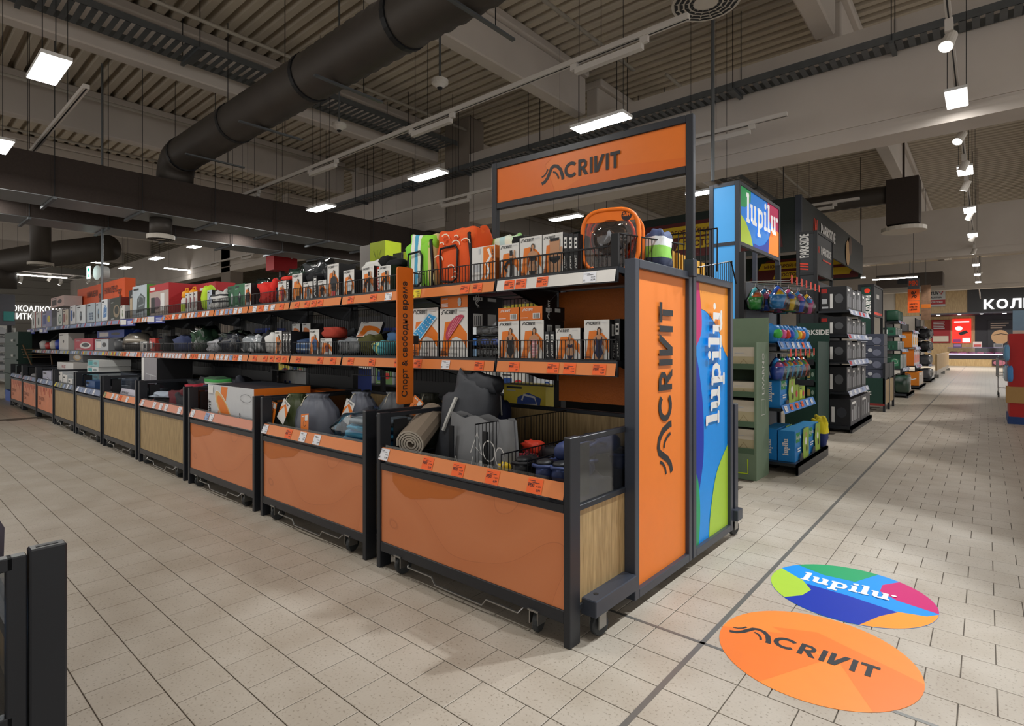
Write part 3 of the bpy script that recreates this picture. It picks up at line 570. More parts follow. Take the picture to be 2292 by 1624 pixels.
def wr(a, b, z, y0, y1, nm='divider', h=.105, par=None):
    q = MB(); n = max(2, int((y1 - y0) / .03))
    for i in range(n + 1): y = y0 + (y1 - y0) * i / n; q.box(a - .0018, a + .0018, y - .0018, y + .0018, z, z + h)
    q.box(a - .003, a + .003, y0, y1, z + h - .003, z + h + .003); q.box(a - .003, a + .003, y0, y1, z, z + .006); return q.build(nm, M_WIRE, par)
TOPR = 's' + 'oooooo' + 'oopp' + 'bbbbbbbbb'; MIDR = 'ooooooo' + 'ppoo' + 'pbgbgbgbb'
TOPT = [[(.07, 'o', '4,99'), (.19, 'o', '3,49'), (.4, 'o', '5,99'), (.82, 'w', '27,99')], [(.06, 'y', '2,79'), (.69, 'o', '4,99'), (.84, 'o', '4,99')], [(.1, 'o', '9,99'), (.5, 'o', '7,99'), (.75, 'w', '7,79')], [(.1, 'o', '6,99'), (.33, 'o', '6,99'), (.48, 'o', '6,99'), (.62, 'o', '6,99')], [(.12, 'w', '8,99'), (.3, 'o', '7,99'), (.45, 'w', '9,99'), (.62, 'w', '9,99'), (.85, 'o', '9,99')]]
MIDT = [[(.12, 'o', '7,69'), (.5, 'o', '4,99'), (.65, 'o', '4,99'), (.9, 'o', '8,69')], [(.07, 'o', '4,99'), (.45, 'w', '9,99'), (.86, 'o', '3,99')], [(.1, 'o', '9,99'), (.48, 'o', '9,99'), (.9, 'o', '9,99')], [(.13, 'o', '8,99'), (.62, 'o', '8,99'), (.88, 'o', '8,99')], [(.12, 'o', '6,99'), (.42, 'o', '6,99'), (.6, 'o', '6,99'), (.76, 'o', '6,99'), (.92, 'o', '6,99')]]
for k in range(19):
    x1, x0 = BAYX[k], BAYX[k + 1]; w = x1 - x0
    for lv, z in enumerate(SZ):
        q = MB(); q.box(x0 + .004, x1 - .004, 2.46, 3.06, z - .03, z, 0); q.box(x0 + .004, x1 - .004, 2.45, 2.462, z - .08, z, 0)
        for e in (x0 + .02, x1 - .02): q.quadv([(e, 2.5, z - .03), (e, 3.06, z - .03), (e, 3.06, z - .16), (e, 2.9, z - .14)])
        s = q.build('shelf', M_BLACK, go)
        c = (TOPR, MIDR)[lv][k]; q = MB(); q.quadv([(x0 + .012, 2.436, z - .075), (x1 - .012, 2.436, z - .075), (x1 - .012, 2.449, z - .012), (x0 + .012, 2.449, z - .012)]); q.quadv([(x1 - .012, 2.45, z - .012), (x1 - .012, 2.437, z - .075), (x0 + .012, 2.437, z - .075), (x0 + .012, 2.45, z - .012)])
        q.build('price_rail', RAILC[c], s)
        tl = (TOPT, MIDT)[lv]; T = tl[k] if k < 5 else [(.04 + .075 * j if k > 8 else .06 + .15 * j, R_, '9,99') for j, R_ in enumerate(''.join(rnd.choice('wwobwo' if k < 10 else ('bgwbyrbw' if lv else 'bbwbbr')) for _ in range(6 if k < 9 else 12)))]
        for fx, kind, pr in T:
            o = put('price_label', price_mesh(kind, .078 if k < 9 else .05, .056, pr), s, (x0 + .03 + fx * (w - .09) + .03, 2.4352, z - .0715)); o.rotation_euler = (-.2, 0, 0)
        if k < 10:
            put('wire_front', bm, s, (x0 + .018, 2.468, z + .004)); wr(x0 + .012, 0, z + .004, 2.468, 2.9, 'divider', par=s)
    if k not in (0, 1, 3, 5): MB().box(x0 + .03, x1 - .03, 3.075, 3.08, .15, 1.17).build('back_panel', M_DARK, go)  # added dark sheet standing in for the shade under and behind the shelves
    if k: put('back_wire_grid', gm, go, (x0 + .03, 3.06, 1.0 + .02 * (k % 2)))
# short black upstand under each shelf joint and rear wire dividers on the first bay
for x in (-1.56, -1.75): wr(x, 0, 1.226, 2.8, 3.04, 'rear_divider', .2, go)
# taller basket end with a kinked corner on the top shelf
q = MB(); q.tube([(-2.2, 2.47, 1.81), (-1.47, 2.47, 1.81), (-1.43, 2.47, 1.87), (-1.42, 2.50, 1.875), (-1.30, 3.02, 1.875)], .005, 6)
for i in range(18): y = 2.5 + .029 * i; q.box(-1.422 + .0069 * i * .82 - .002, -1.422 + .0069 * i * .82 + .002, y - .002, y + .002, 1.70, 1.875)
q.box(-1.45, -1.41, 2.465, 2.48, 1.69, 1.87); q.build('basket_end', M_WIRE, go)
q = MB(); q.tube([(-1.62, 3.2, 1.73), (-1.62, 3.2, 1.98), (-1.18, 3.2, 1.98), (-1.18, 3.2, 1.73)], .005, 6)
for i in range(14): q.box(-1.62 + i * .034 - .002, -1.62 + i * .034 + .002, 3.198, 3.202, 1.73, 1.98)
q.build('basket_back', M_WIRE, go)
q = MB(); q.tube([(-1.28, 3.17, 1.76), (-1.28, 3.72, 1.86), (-1.28, 3.82, 1.72)], .005, 6)
for i in range(16): y = 3.2 + .036 * i; q.box(-1.282, -1.278, y - .002, y + .002, 1.72, 1.765 + .1 * (i / 15))
q.build('basket_end', M_WIRE, go)
# far-side shelf boards
for z in (1.70, 1.222, .75): MB().box(-17, -1.36, 3.14, 3.76, z - .03, z).build('far_shelf', M_BLACK, go)
MB().box(-17, -1.36, 2.96, 3.2, .0, .14).build('base_plinth', M_DARK, go); MB().box(-17.1, -17.05, 2.46, 3.8, 0, 1.69).build('end_board', M_DARK, go)
# end beam with casters below the panels
for x0, x1, y0, y1 in ((-1.37, -1.285, 2.06, 2.435), (-1.45, -1.37, 2.435, 3.82), (-1.36, -1.27, 3.825, 3.92)): MB().cbox(x0, x1, y0, y1, .11, .185, .004).build('base_beam', M_FRAME, go)
for x, y in ((-1.32, 2.13), (-1.38, 2.97), (-1.32, 3.87)): caster(go, x, y, -1)
MB().cbox(-1.36, -1.30, 3.86, 3.92, .11, .9, .003).build('corner_post', M_FRAME, go)
MB().lathe([(.012, 0), (.012, .001)], 10, (-1.33, 2.13, .1852)).build('bolt_hole', M_DARK, go)

# end panels
def end_panel(y0, y1, lab):
    t = thing('end_panel', lab, 'display panel', (-1.30, y0, .05)); w = y1 - y0; H = 1.68; f = .045
    for a, b in ((0, f), (w - f, w)): MB().cbox(-.06, .0, a, b, 0, H, .003).build('frame_side', M_FRAME, t)
    for a, b in ((0, f), (H - f, H)): MB().cbox(-.06, .0, f, w - f, a, b, .003).build('frame_rail', M_FRAME, t)
    MB().box(-.04, -.035, f, w - f, f, H - f).build('back_sheet', M_DARK, t); return t, w, H, f
t, w, H, f = end_panel(2.44, 3.135, 'tall orange end panel with dark vertical lettering')
MB().box(-.03, -.024, f, w - f, f, H - f).build('panel_sheet', PANEL_O, t)
a = Art((-.024, w * .555, .5), (0, 0, 1), (0, -1, 0), .0008); a.logo(.34, -.075, .165, 0); a.build('logo_print', M_INK, t)
t, w, H, f = end_panel(3.15, 3.82, 'tall multicoloured kids end panel with white vertical lettering')
MB().box(-.03, -.024, f, w - f, f, H - f).build('panel_sheet', LB, t)
a = Art((-.024, 0, 0), (0, 1, 0), (0, 0, 1), .0004); x0, x1, zb, zt = f, w - f, f, H - f; sm = lambda pts: pts
def cv(c, n=6):
    out = []
    for i in range(len(c) - 1):
        p0, p1, p2, p3 = c[max(0, i - 1)], c[i], c[i + 1], c[min(len(c) - 1, i + 2)]
        for k in range(n):
            u = k / n; out.append(tuple(.5 * (2 * p1[j] + (p2[j] - p0[j]) * u + (2 * p0[j] - 5 * p1[j] + 4 * p2[j] - p3[j]) * u * u + (3 * p1[j] - p0[j] - 3 * p2[j] + p3[j]) * u ** 3) for j in (0, 1)))
    return out + [c[-1]]
D = zt - zb
a.poly([(x0, zt - .02 * D)] + [(x0, zt - .27 * D)] + cv([(x0 + .04, zt - .25 * D), (x0 + .13, zt - .19 * D), (x0 + .13, zt - .1 * D), (x0 + .09, zt)]) + [(x0, zt)], 1)
a.poly([(x0 + .09, zt)] + cv([(x0 + .13, zt - .1 * D), (x0 + .24, zt - .115 * D), (x0 + .42, zt - .18 * D), (x0 + .5, zt - .25 * D), (x1, zt - .29 * D)]) + [(x1, zt)], 4)
a.poly([(x0, zt - .27 * D)] + cv([(x0 + .03, zt - .25 * D), (x0 + .1, zt - .35 * D), (x0 + .16, zt - .5 * D), (x0 + .16, zt - .68 * D), (x0 + .08, zt - .82 * D)]) + [(x0, zt - .7 * D)], 0)
a.poly([(x0, zt - .7 * D)] + cv([(x0, zt - .69 * D), (x0 + .08, zt - .76 * D), (x0 + .11, zt - .88 * D), (x0 + .09, zb)]) + [(x0, zb)], 2)
a.poly([(x1, zt - .66 * D)] + cv([(x1, zt - .66 * D), (x1 - .2, zt - .76 * D), (x1 - .3, zt - .9 * D), (x1 - .33, zb)]) + [(x1, zb)], 3)
b2 = Art((-.024, w * .58, .0), (0, 0, 1), (0, -1, 0), .0008); b2.l = 8; b2.at(.75, -.07); b2.kids(0, 0, .15, 0); b2.build('lettering', M_WHITE, t)
a.build('panel_print', [DB, MG, GR, LM, OJ], t)
# overhead sign
ang = math.atan2(.10, 1.49); t = thing('overhead_sign', 'overhead orange sign board with dark sports logo on black posts', 'sign', (-2.765, 3.01, 0), ang); L = 1.49
for x in (0, L - .045): MB().cbox(x, x + .045, -.02, .02, 1.72, 2.64, .003).build('post', M_BLACK, t)
for z0, z1 in ((2.30, 2.345), (2.595, 2.64)): MB().cbox(.045, L - .045, -.02, .02, z0, z1, .003).build('frame_rail', M_BLACK, t)
MB().box(.045, L - .045, -.008, .008, 2.345, 2.595).build('sign_board', SIGN_O, t)
a = Art((.045, -.008, 2.345), (1, 0, 0), (0, 0, 1), .0005); a.poly([(.0, .25), (0, 0), (.5, 0), (.42, .2), (.5, .25)], 1); a.poly([(.55, .0), (.8, .1), (1.4, .05), (1.4, 0)], 1); a.logo(.575, .075, .105, 0); a.build('logo_print', [M_INK, mat('#d4681a', .4, name='sign_tone')], t)
MB().cbox(L - .05, L + .005, -.03, .03, 1.70, 1.80, .003).build('post_bracket', M_FRAME, t)
# blade sign
t = thing('blade_sign', 'narrow orange blade sign with vertical dark lettering between shelf bays', 'sign', (-2.95, 2.27, .91))
q = MB(); r = .02; pts = []
for cy, cz, a0 in ((.135 - r, .915 - r, 0), (r, .915 - r, 1), (r, r, 2), (.135 - r, r, 3)):
    for k in range(5): an = (a0 + k / 4) * PI / 2; pts.append((cy + r * math.cos(an), cz + r * math.sin(an)))
n = len(pts); q.v = [(-.006, y, z) for y, z in pts] + [(.006, y, z) for y, z in pts]; q.face(list(range(n))[::-1]); q.face(list(range(n, 2 * n)))
for k in range(n): q.face([k, (k + 1) % n, n + (k + 1) % n, n + k])
q.build('sign_plate', SIGN_O, t); a = Art((.006, .095, .05), (0, 0, 1), (0, -1, 0), .0006); a.text('Спорт & свободно време', 0, 0, .062, 0, .018, .80); a.build('lettering', M_INK, t)
MB().cbox(-.012, .0, .06, .1, -.08, .0, .002).build('sign_stem', M_DARK, t); MB().box(-.012, -.006, .06, .19, .4, .46).build('sign_bracket', M_DARK, t)
# ================================================================ PRODUCT BUILDERS
ORG = mat('#e2781f', .45, var=.03, name='orange_print'); SKIN = mat('#b98a68', .5, name='skin_tone_print'); HAIR = mat('#3a2a20', .5, name='brown_hair_print'); GRY = mat('#b9bcc0', .45, name='grey_print')
CWHT = mat('#d9d8d5', .45, name='white_carton'); CBLK = mat('#1b1b1e', .45, name='black_carton'); CORG = mat('#d9711f', .45, name='orange_carton'); CKRA = mat('#b08a55', .7, name='kraft_card')
def C(h, r=.5): return mat(h, r, var=.06)
def carton(lab, x0, x1, z0, z1, y0=2.5, d=.2, front=CWHT, side=CBLK, top=None, art=None, c1=None, c2=None, name='carton', cat='box', grp=None, rz=0., tilt=0., sideart=None):
    w, h = x1 - x0, z1 - z0; t = thing(name, lab, cat, ((x0 + x1) / 2, y0, z0), rz, grp)
    if tilt: t.rotation_euler = (tilt, 0, rz)
    q = MB(); q.box(-w / 2, w / 2, 0, d, 0, h, 1, 0, 2, 1); q.build('carton_body', [front, side, top or side], t)
    if art:
        a = Art((-w / 2, 0, 0)); art(a, w, h); a.build('front_print', [M_INK, M_WHITE, ORG, SKIN, HAIR, c1 or CBLK, c2 or GRY, GRY], t)
    if sideart:
        a = Art((w / 2, 0, 0), (0, 1, 0), (0, 0, 1)); sideart(a, d, h); a.build('side_print', [M_INK, M_WHITE, ORG, SKIN, HAIR, c1 or CBLK, c2 or GRY, GRY], t)
    return t
def swoosh(a, w, h, flip=0):
    a.poly([(.02 * w, .02 * h), (.12 * w, .25 * h), (.2 * w, .72 * h), (.45 * w, .74 * h), (.75 * w, .66 * h), (.98 * w, .48 * h), (.98 * w, .18 * h), (.8 * w, .36 * h), (.6 * w, .42 * h), (.45 * w, .38 * h), (.3 * w, .02 * h)], 2)
def head(a, w, h):
    lh = min(.085 * h, .105 * w); a.logo(.06 * w + 1.75 * lh, .88 * h, lh, 0); a.rect(.7 * w, .93 * h, .92 * w, .945 * h, 7)
    for k in range(3): a.rect(.04 * w, (.05 + .035 * k) * h, (.3 - .03 * k) * w, (.062 + .035 * k) * h, 0)
def fig(kind):
    def f(a, w, h):
        swoosh(a, w, h); head(a, w, h); s = .78 * h; cx = .62 * w; kx = min(s, w * 1.35)
        P = lambda pts: [(cx + x * kx, .02 * h + y * s) for x, y in pts]
        if kind in ('legs', 'briefs'):
            if kind == 'legs':
                a.stroke(P([(0, 1.0), (.0, .62), (.02, .4), (0, .05)]), kx * .13, 5); a.stroke(P([(0, .62), (-.2, .55), (-.32, .4), (-.2, .25)]), kx * .1, 5); a.stroke(P([(.17, 1.0), (.15, .7)]), kx * .06, 3); a.rect(cx - .07 * kx, .02 * h + .72 * s, cx + .08 * kx, .02 * h + .8 * s, 3)
            else:
                a.poly(P([(-.2, 1.05), (-.17, .75), (-.24, .45), (-.2, .0), (-.03, .0), (0, .3), (.03, .0), (.22, .0), (.26, .45), (.19, .75), (.2, 1.05)]), 3)
                a.poly(P([(-.24, .52), (.26, .52), (.22, .42), (.04, .3), (-.03, .3), (-.2, .42)]), 5); a.poly(P([(-.18, 1.1), (-.16, 1.0), (.17, 1.0), (.19, 1.1)]), 5); a.stroke(P([(.26, .8), (.29, .4)]), kx * .08, 3)
            return
        a.ell(cx, .02 * h + .92 * s, .075 * kx, .1 * s, 4, 14); a.stroke(P([(-.06, .9), (-.07, .72)]), kx * .05, 4)
        for e in (-1, 1): a.stroke(P([(e * .15, .7), (e * .22, .5), (e * .21, .3), (e * .14, .16)]), [kx * .09, kx * .075, kx * .06, kx * .05], 3)
        a.poly(P([(-.17, .72), (-.05, .78), (.05, .78), (.17, .72), (.13, .55), (.1, .4), (.15, .18), (.15, 0), (.02, 0), (0, .05), (-.02, 0), (-.15, 0), (-.15, .18), (-.1, .4), (-.13, .55)]), 3)
        a.ell(cx, .02 * h + .9 * s, .052 * kx, .075 * s, 3, 12); a.rect(cx - .03 * kx, .02 * h + .76 * s, cx + .03 * kx, .02 * h + .86 * s, 3)
        if kind == 'swim': a.poly(P([(-.12, .72), (-.09, .72), (-.06, .6), (.06, .6), (.09, .72), (.12, .72), (.125, .55), (.1, .4), (.15, .2), (.04, .03), (-.04, .03), (-.15, .2), (-.1, .4), (-.125, .55)]), 5)
        if kind == 'strap': a.poly(P([(-.13, .62), (.13, .62), (.1, .4), (.15, .2), (.04, .03), (-.04, .03), (-.15, .2), (-.1, .4)]), 5); [a.rect(cx - .12 * kx, .02 * h + (.12 + .09 * k) * s, cx + .12 * kx, .02 * h + (.14 + .09 * k) * s, 6) for k in range(6)]
        if kind == 'bikini': a.poly(P([(-.13, .62), (0, .57), (.13, .62), (.12, .48), (0, .46), (-.12, .48)]), 5); a.poly(P([(-.155, .14), (.155, .14), (.05, -.02), (-.05, -.02)]), 5)
        if kind == 'tee': a.poly(P([(-.2, .7), (-.06, .77), (.06, .77), (.2, .7), (.25, .5), (.17, .48), (.15, .2), (-.15, .2), (-.17, .48), (-.25, .5)]), 5); a.poly(P([(-.15, .2), (.15, .2), (.16, -.02), (.01, -.02), (0, .06), (-.01, -.02), (-.16, -.02)]), 6)
    return f
def art_mattress(a, w, h):
    swoosh(a, w, h); head(a, w, h); a.poly([(.1 * w, .48 * h), (.7 * w, .88 * h), (.95 * w, .8 * h), (.38 * w, .36 * h)], 5); a.stroke([(.1 * w, .48 * h), (.7 * w, .88 * h), (.95 * w, .8 * h), (.38 * w, .36 * h), (.1 * w, .48 * h)], w * .03, 6)
    for i in range(6):
        for j in range(3): a.ell((.22 + .1 * i + .06 * j) * w, (.5 + .062 * i - .035 * j) * h, .022 * w, .014 * h, 1 if (i + j) % 2 else 6, 8)
    a.text('INFLATABLE POOL LOUNGER', .05 * w, .06 * h, .03 * h, 0, .01, .75 * w)
def art_melon(a, w, h):
    swoosh(a, w, h); head(a, w, h); pts = [(.6 * w + .3 * w * math.cos(k / 14 * PI) - .2 * w * math.sin(k / 14 * PI), .58 * h + .25 * h * math.cos(k / 14 * PI) + .12 * h * math.sin(k / 14 * PI)) for k in range(15)]
    a.poly(pts, 5)
    for k in range(4): a.stroke([((.36 - .04 * k + .01 * k * k) * w, (.40 + .028 * k) * h), ((.82 - .07 * k) * w, (.79 + .012 * k) * h)], .012 * w, 6)
    a.text('INFLATABLE AIR LOUNGER', .05 * w, .06 * h, .03 * h, 0, .01, .75 * w)
def art_topbox(a, w, h): a.logo(.08 * w + .17 * h, .72 * h, .13 * h, 7); a.poly([(.68 * w, .1 * h), (.76 * w, .1 * h), (.79 * w, .5 * h), (.65 * w, .5 * h)], 7); a.ell(.72 * w, .62 * h, .06 * w, .18 * h, 7, 10); [a.rect(.05 * w, (.1 + .12 * k) * h, .3 * w, (.15 + .12 * k) * h, 1) for k in range(3)]
def art_small(a, w, h): a.logo(.1 * w + .35 * h, .68 * h, .18 * h, 1); a.rect(.6 * w, .1 * h, .92 * w, .5 * h, 1); [a.rect((.63 + .045 * k) * w, .13 * h, (.65 + .045 * k) * w, .47 * h, 0) for k in range(6)]; a.rect(.06 * w, .16 * h, .4 * w, .2 * h, 1)
def art_spine(a, w, h): a.rect(.2 * w, .62 * h, .8 * w, .9 * h, 1); a.rect(.3 * w, .68 * h, .7 * w, .74 * h, 0); a.rect(.3 * w, .78 * h, .7 * w, .84 * h, 0); b = a.k; a.at(.75 * w, .08 * h, 1, 1, PI / 2); a.logo(.0 + .8 * w, 0, .42 * w, 1); a.k = b
def art_resist(a, w, h):
    a.rect(.5 * w, .02 * h, .97 * w, .98 * h, 2); a.stroke([(.6 * w, .1 * h), (.75 * w, .3 * h), (.62 * w, .5 * h), (.82 * w, .7 * h), (.7 * w, .92 * h)], .1 * w, 1); a.rect(.05 * w, .3 * h, .4 * w, .5 * h, 7); a.rect(.3 * w, .8 * h, .38 * w, .95 * h, 7); a.stroke([(.42 * w, 0.02 * h), (.6 * w, .25 * h), (.5 * w, .4 * h)], .08 * w, 2); b = a.k; a.at(.95 * w, .55 * h, 1, 1, PI / 2); a.logo(.12 * w, 0, .08 * w, 0); a.k = b
def art_side(a, w, h): a.rect(.15 * w, .6 * h, .4 * w, .88 * h, 1); a.rect(.55 * w, .6 * h, .8 * w, .88 * h, 1); [a.rect((.18 + .05 * k) * w, .64 * h, (.2 + .05 * k) * w, .84 * h, 0) for k in range(4)]; b = a.k; a.at(.3 * w, .05 * h, 1, 1, PI / 2); a.logo(.15 * w, 0, .09 * w, 1); a.k = b
def art_item(shape=0):
    def f(a, w, h):
        if shape == 0: a.ell(.6 * w, .4 * h, .3 * w, .28 * h, 5, 18); a.ell(.62 * w, .44 * h, .2 * w, .18 * h, 6, 16)
        elif shape == 1: a.poly([(.3 * w, .15 * h), (.85 * w, .2 * h), (.9 * w, .6 * h), (.6 * w, .75 * h), (.35 * w, .6 * h)], 5); a.stroke([(.45 * w, .5 * h), (.5 * w, .68 * h), (.75 * w, .62 * h), (.8 * w, .4 * h), (.45 * w, .35 * h)], .04 * w, 6)
        elif shape == 2: [a.ell((.3 + .13 * (k % 4)) * w, (.2 + .13 * (k // 4)) * h, .06 * w, .06 * h, 5 if k % 2 else 6, 10) for k in range(12)]
        elif shape == 3: a.ell(.5 * w, .42 * h, .13 * w, .26 * h, 5, 16); a.ell(.5 * w, .5 * h, .07 * w, .1 * h, 6, 12)
        elif shape == 4: a.rect(.1 * w, .2 * h, .45 * w, .75 * h, 5); a.ell(.7 * w, .5 * h, .16 * w, .2 * h, 6, 14)
        a.rect(.08 * w, .86 * h, .45 * w, .92 * h, 0); a.rect(.08 * w, .78 * h, .3 * w, .81 * h, 7); a.rect(.08 * w, .06 * h, .4 * w, .09 * h, 7)
    return f
def stripes(name, stops, axis=0, scale=1., off=.5, wob=.03):
    def f(nt, b, N):
        tc = N('TexCoord'); sp = N('SeparateXYZ'); nz = N('TexNoise'); nz.inputs['Scale'].default_value = 6; ma = N('Math', operation='MULTIPLY_ADD'); ma.inputs[1].default_value = scale; ma.inputs[2].default_value = off
        mb = N('Math', operation='MULTIPLY_ADD'); mb.inputs[1].default_value = wob * 2
        nt.links.new(tc.outputs['Object'], sp.inputs[0]); nt.links.new(tc.outputs['Object'], nz.inputs['Vector']); nt.links.new(sp.outputs[axis], ma.inputs[0]); nt.links.new(nz.outputs[0], mb.inputs[0]); nt.links.new(ma.outputs[0], mb.inputs[2])
        r = ramp(nt, stops); r.color_ramp.interpolation = 'CONSTANT'; nt.links.new(mb.outputs[0], r.inputs[0]); nt.links.new(r.outputs[0], b.inputs['Base Color'])
    return node_mat(name, f, .75)
def soft(name, lab, cat, x, y, z, w, d, h, m, seed=1, lump=.1, e=.55, fold=.015, wrap=False, grp=None, rz=0., band=None):
    me = MB().blob(w, d, h, (0, 0, 0), seed, lump, e, 22, 12, fold=fold).mesh(name, m, True)
    if not wrap and not band: return put(name, me, None, (x, y, z), (0, 0, rz), lab, cat, grp)
    t = thing(name, lab, cat, (x, y, z), rz, grp); put('fabric', me, t)
    if wrap: MB().blob(w * 1.06, d * 1.06, h * 1.06, (0, 0, -.0), seed + 3, lump, .45, 22, 12, fold=fold * 1.6).build('plastic_wrap', M_WRAP, t, smooth=True)
    if band: MB().box(-w * .12, w * .12, -d * .53, -d * .51, h * .15, h * .85).build('paper_band', band, t)
    return t

# ================================================================ FIRST BAYS, TOP SHELF
ZT, ZM = 1.702, 1.224
def motif(t, w, h, mo):
    if not mo: return
    a = Art((-w / 2, -.113, 0)); R2 = random.Random(5)
    for k in range(9):
        cx, cy = R2.uniform(.12, .88) * w, R2.uniform(.1, .88) * h; r = R2.uniform(.02, .05)
        a.stroke([(cx + r * math.cos(.6 * i), cy + .8 * r * math.sin(.6 * i)) for i in range(5)], .008, 0)
        if k % 3 == 0: a.ell(cx, cy, .018, .014, 1, 7)
    a.build('printed_motif', [C('#e8ddc8', .8), C('#c2461a', .8)], t)
def beach_mat(lab, x, w, h, m, m2, z=ZT, y=2.68, mo=0):
    t = thing('beach_mat', lab, 'beach mat', (x, y, z)); MB().blob(w, .2, h, (0, 0, 0), int(abs(x) * 100), .09, .34, 30, 20, fold=.02).build('padded_body', m, t, smooth=True)
    motif(t, w, h, mo)
    MB().blob(w * .5, .19, h * .3, (w * .24, -.006, h * .68), 3, .05, .5).build('folded_flap', m2, t, smooth=True)
    MB().tube([(-w * .3, -.108, .05), (-w * .3, -.115, h * .55), (-w * .28, -.118, h * .66), (w * .1, -.118, h * .68), (w * .16, -.116, h * .6), (w * .12, -.112, .05), (0, -.11, .03), (-w * .28, -.11, .04)], .008, 6, closed=True).build('strap_loop', M_DARK, t)
    MB().tube([(w * .42, -.09, .02), (w * .46, -.1, h * .4), (w * .4, -.1, h * .85), (w * .38, .02, h * .98)], .012, 6).build('shoulder_strap', M_DARK, t); return t
beach_mat('green, white and blue striped folded beach mat on the top shelf', -3.10, .33, .40, stripes('beach_stripes', [(0, '#7fd03a'), (.3, '#e8ecdf'), (.4, '#4aa3c8'), (.5, '#e8ecdf'), (.58, '#8bd23c'), (.8, '#d8c98a')], 0, 2.6), mat('#8fd63f', .8, name='lime_fabric'))
beach_mat('bright orange folded beach mat with shell print on the top shelf', -2.74, .38, .40, mat('#e2571f', .8, var=.12, scale=9, name='orange_fabric'), mat('#e46228', .8, var=.2, scale=16, name='orange_shell_fabric'), mo=1)
beach_mat('pale green checked beach mat behind the exercise band carton', -2.45, .26, .34, stripes('pale_checks', [(0, '#a9e07a'), (.3, '#d4ecd8'), (.45, '#b7dfe0'), (.6, '#e9f2df'), (.8, '#9fd98a')], 0, 3.2), mat('#cfeecb', .8, name='pale_green_fabric'), y=2.86)
carton('white and orange exercise band carton beside the orange beach mat', -2.50, -2.30, ZT, 1.925, 2.52, .2, CWHT, CORG, art=art_resist)
carton('white carton picturing black sports leggings, top shelf of the first bay', -2.245, -2.09, ZT, 1.91, 2.5, .16, art=fig('legs'))
soft('leggings_roll', 'black leggings stuffed on top of the leggings carton', 'clothing', -2.16, 2.62, 1.911, .13, .1, .06, C('#141416', .9), 5)
carton('white carton picturing a black bandeau bikini top', -2.085, -1.92, ZT, 1.933, 2.5, .16, art=fig('bikini'))
carton('white carton picturing black bikini bottoms', -1.915, -1.775, ZT, 1.93, 2.5, .16, art=fig('briefs'))
for k in range(3): carton(f'black carton spine beside the bikini bottoms carton, {ordn[k]} from it', -1.772 + .034 * k, -1.742 + .034 * k, ZT, 1.92 - .006 * k, 2.5, .16, CBLK, CBLK, art=art_spine, grp='black carton spines on the top shelf')
t = thing('snorkel_mask_bag', 'full-face snorkel mask in a transparent orange bag on the top shelf', 'diving mask', (-1.535, 2.6, ZT), .28); MW = .31; MH = .33
rim = [(MW / 2 * math.copysign(abs(math.cos(a_)) ** .6, math.cos(a_)), 0, MH / 2 + MH / 2 * math.copysign(abs(math.sin(a_)) ** .6, math.sin(a_))) for a_ in [2 * PI * i / 28 for i in range(28)]]
BAGO = mat('#ec7416', .45, var=.12, scale=12, name='orange_bag_vinyl')
MB().tube(rim, .012, 6, closed=True).build('bag_rim', BAGO, t, smooth=True); MB().tube([(x, .1 + .02 * math.sin(i), z * .97) for i, (x, y, z) in enumerate(rim)], .012, 6, closed=True).build('bag_rim', BAGO, t, smooth=True)
q = MB(); n = len(rim)
for i in range(n):
    (x, y, z), (x2, y2, z2) = rim[i], rim[(i + 1) % n]; q.quadv([(x, 0, z), (x2, 0, z2), (x2, .1, z2 * .97), (x, .1, z * .97)])
q.build('bag_gusset', clear_mat('orange_tint_vinyl', '#e8a060', .1, .9, bumpy=.5), t)
a = Art((0, .0, 0)); a.poly([(x, z) for x, y, z in rim], 0); a.build('bag_window', clear_mat('orange_clear_window', '#f2c9a8', .1, .7, bumpy=.4), t)
a = Art((0, -.004, 0)); top = [(x, z) for x, y, z in rim if z > MH * .76]; a.poly(top, 0); a.ell(.09, MH * .88, .028, .028, 1, 16); a.text('S/M', .07, MH * .868, .02, 0, .03, .042); a.build('bag_header', [BAGO, mat('#241c22', .5, name='size_dot')], t)
MB().lathe([(.115, -.01), (.12, .0), (.112, .03), (.09, .055), (.05, .07), (.002, .075)], 24).build('lens', clear_mat('mask_lens', '#cfc9c6', .03, .9), t, (0, .05, .185), True, rot=(PI / 2, 0, 0))
MB().tube([(.118 * math.cos(2 * PI * i / 24), .05, .185 + .125 * math.sin(2 * PI * i / 24)) for i in range(24)], .011, 6, closed=True).build('lens_rim', mat('#d2501a', .35, name='mask_rim'), t, smooth=True)
MB().blob(.15, .06, .09, (0, .05, .02), 4, .05, .7).build('chin_shell', mat('#20243a', .5, name='navy_silicone'), t, smooth=True)
q = MB(); q.tube([(-.075, .04, .09), (-.04, .01, .15), (0, -.005, .2), (.04, .01, .15), (.075, .04, .09)], [.022, .03, .026, .03, .022], 8); q.build('nose_cup', mat('#8d9096', .35, name='grey_silicone'), t, smooth=True)
MB().blob(.14, .05, .08, (0, .07, .17), 6, .1, .8).build('inner_seal', mat('#1d2733', .5, name='dark_silicone'), t, smooth=True)
MB().tube([(.03 * math.cos(i / 12 * 2 * PI), .02, .27 + .025 * math.sin(i / 12 * 2 * PI)) for i in range(12)], .003, 5, closed=True).build('valve_ring', M_DARK, t)
soft('net_bag', 'green and white mesh bag behind the snorkel mask bag', 'bag', -1.38, 2.86, ZT, .12, .16, .24, stripes('net_stripes', [(0, '#2c3550'), (.35, '#8fcf5a'), (.6, '#dfe6ea'), (.8, '#39486e')], 2, 4., 0.), 8)
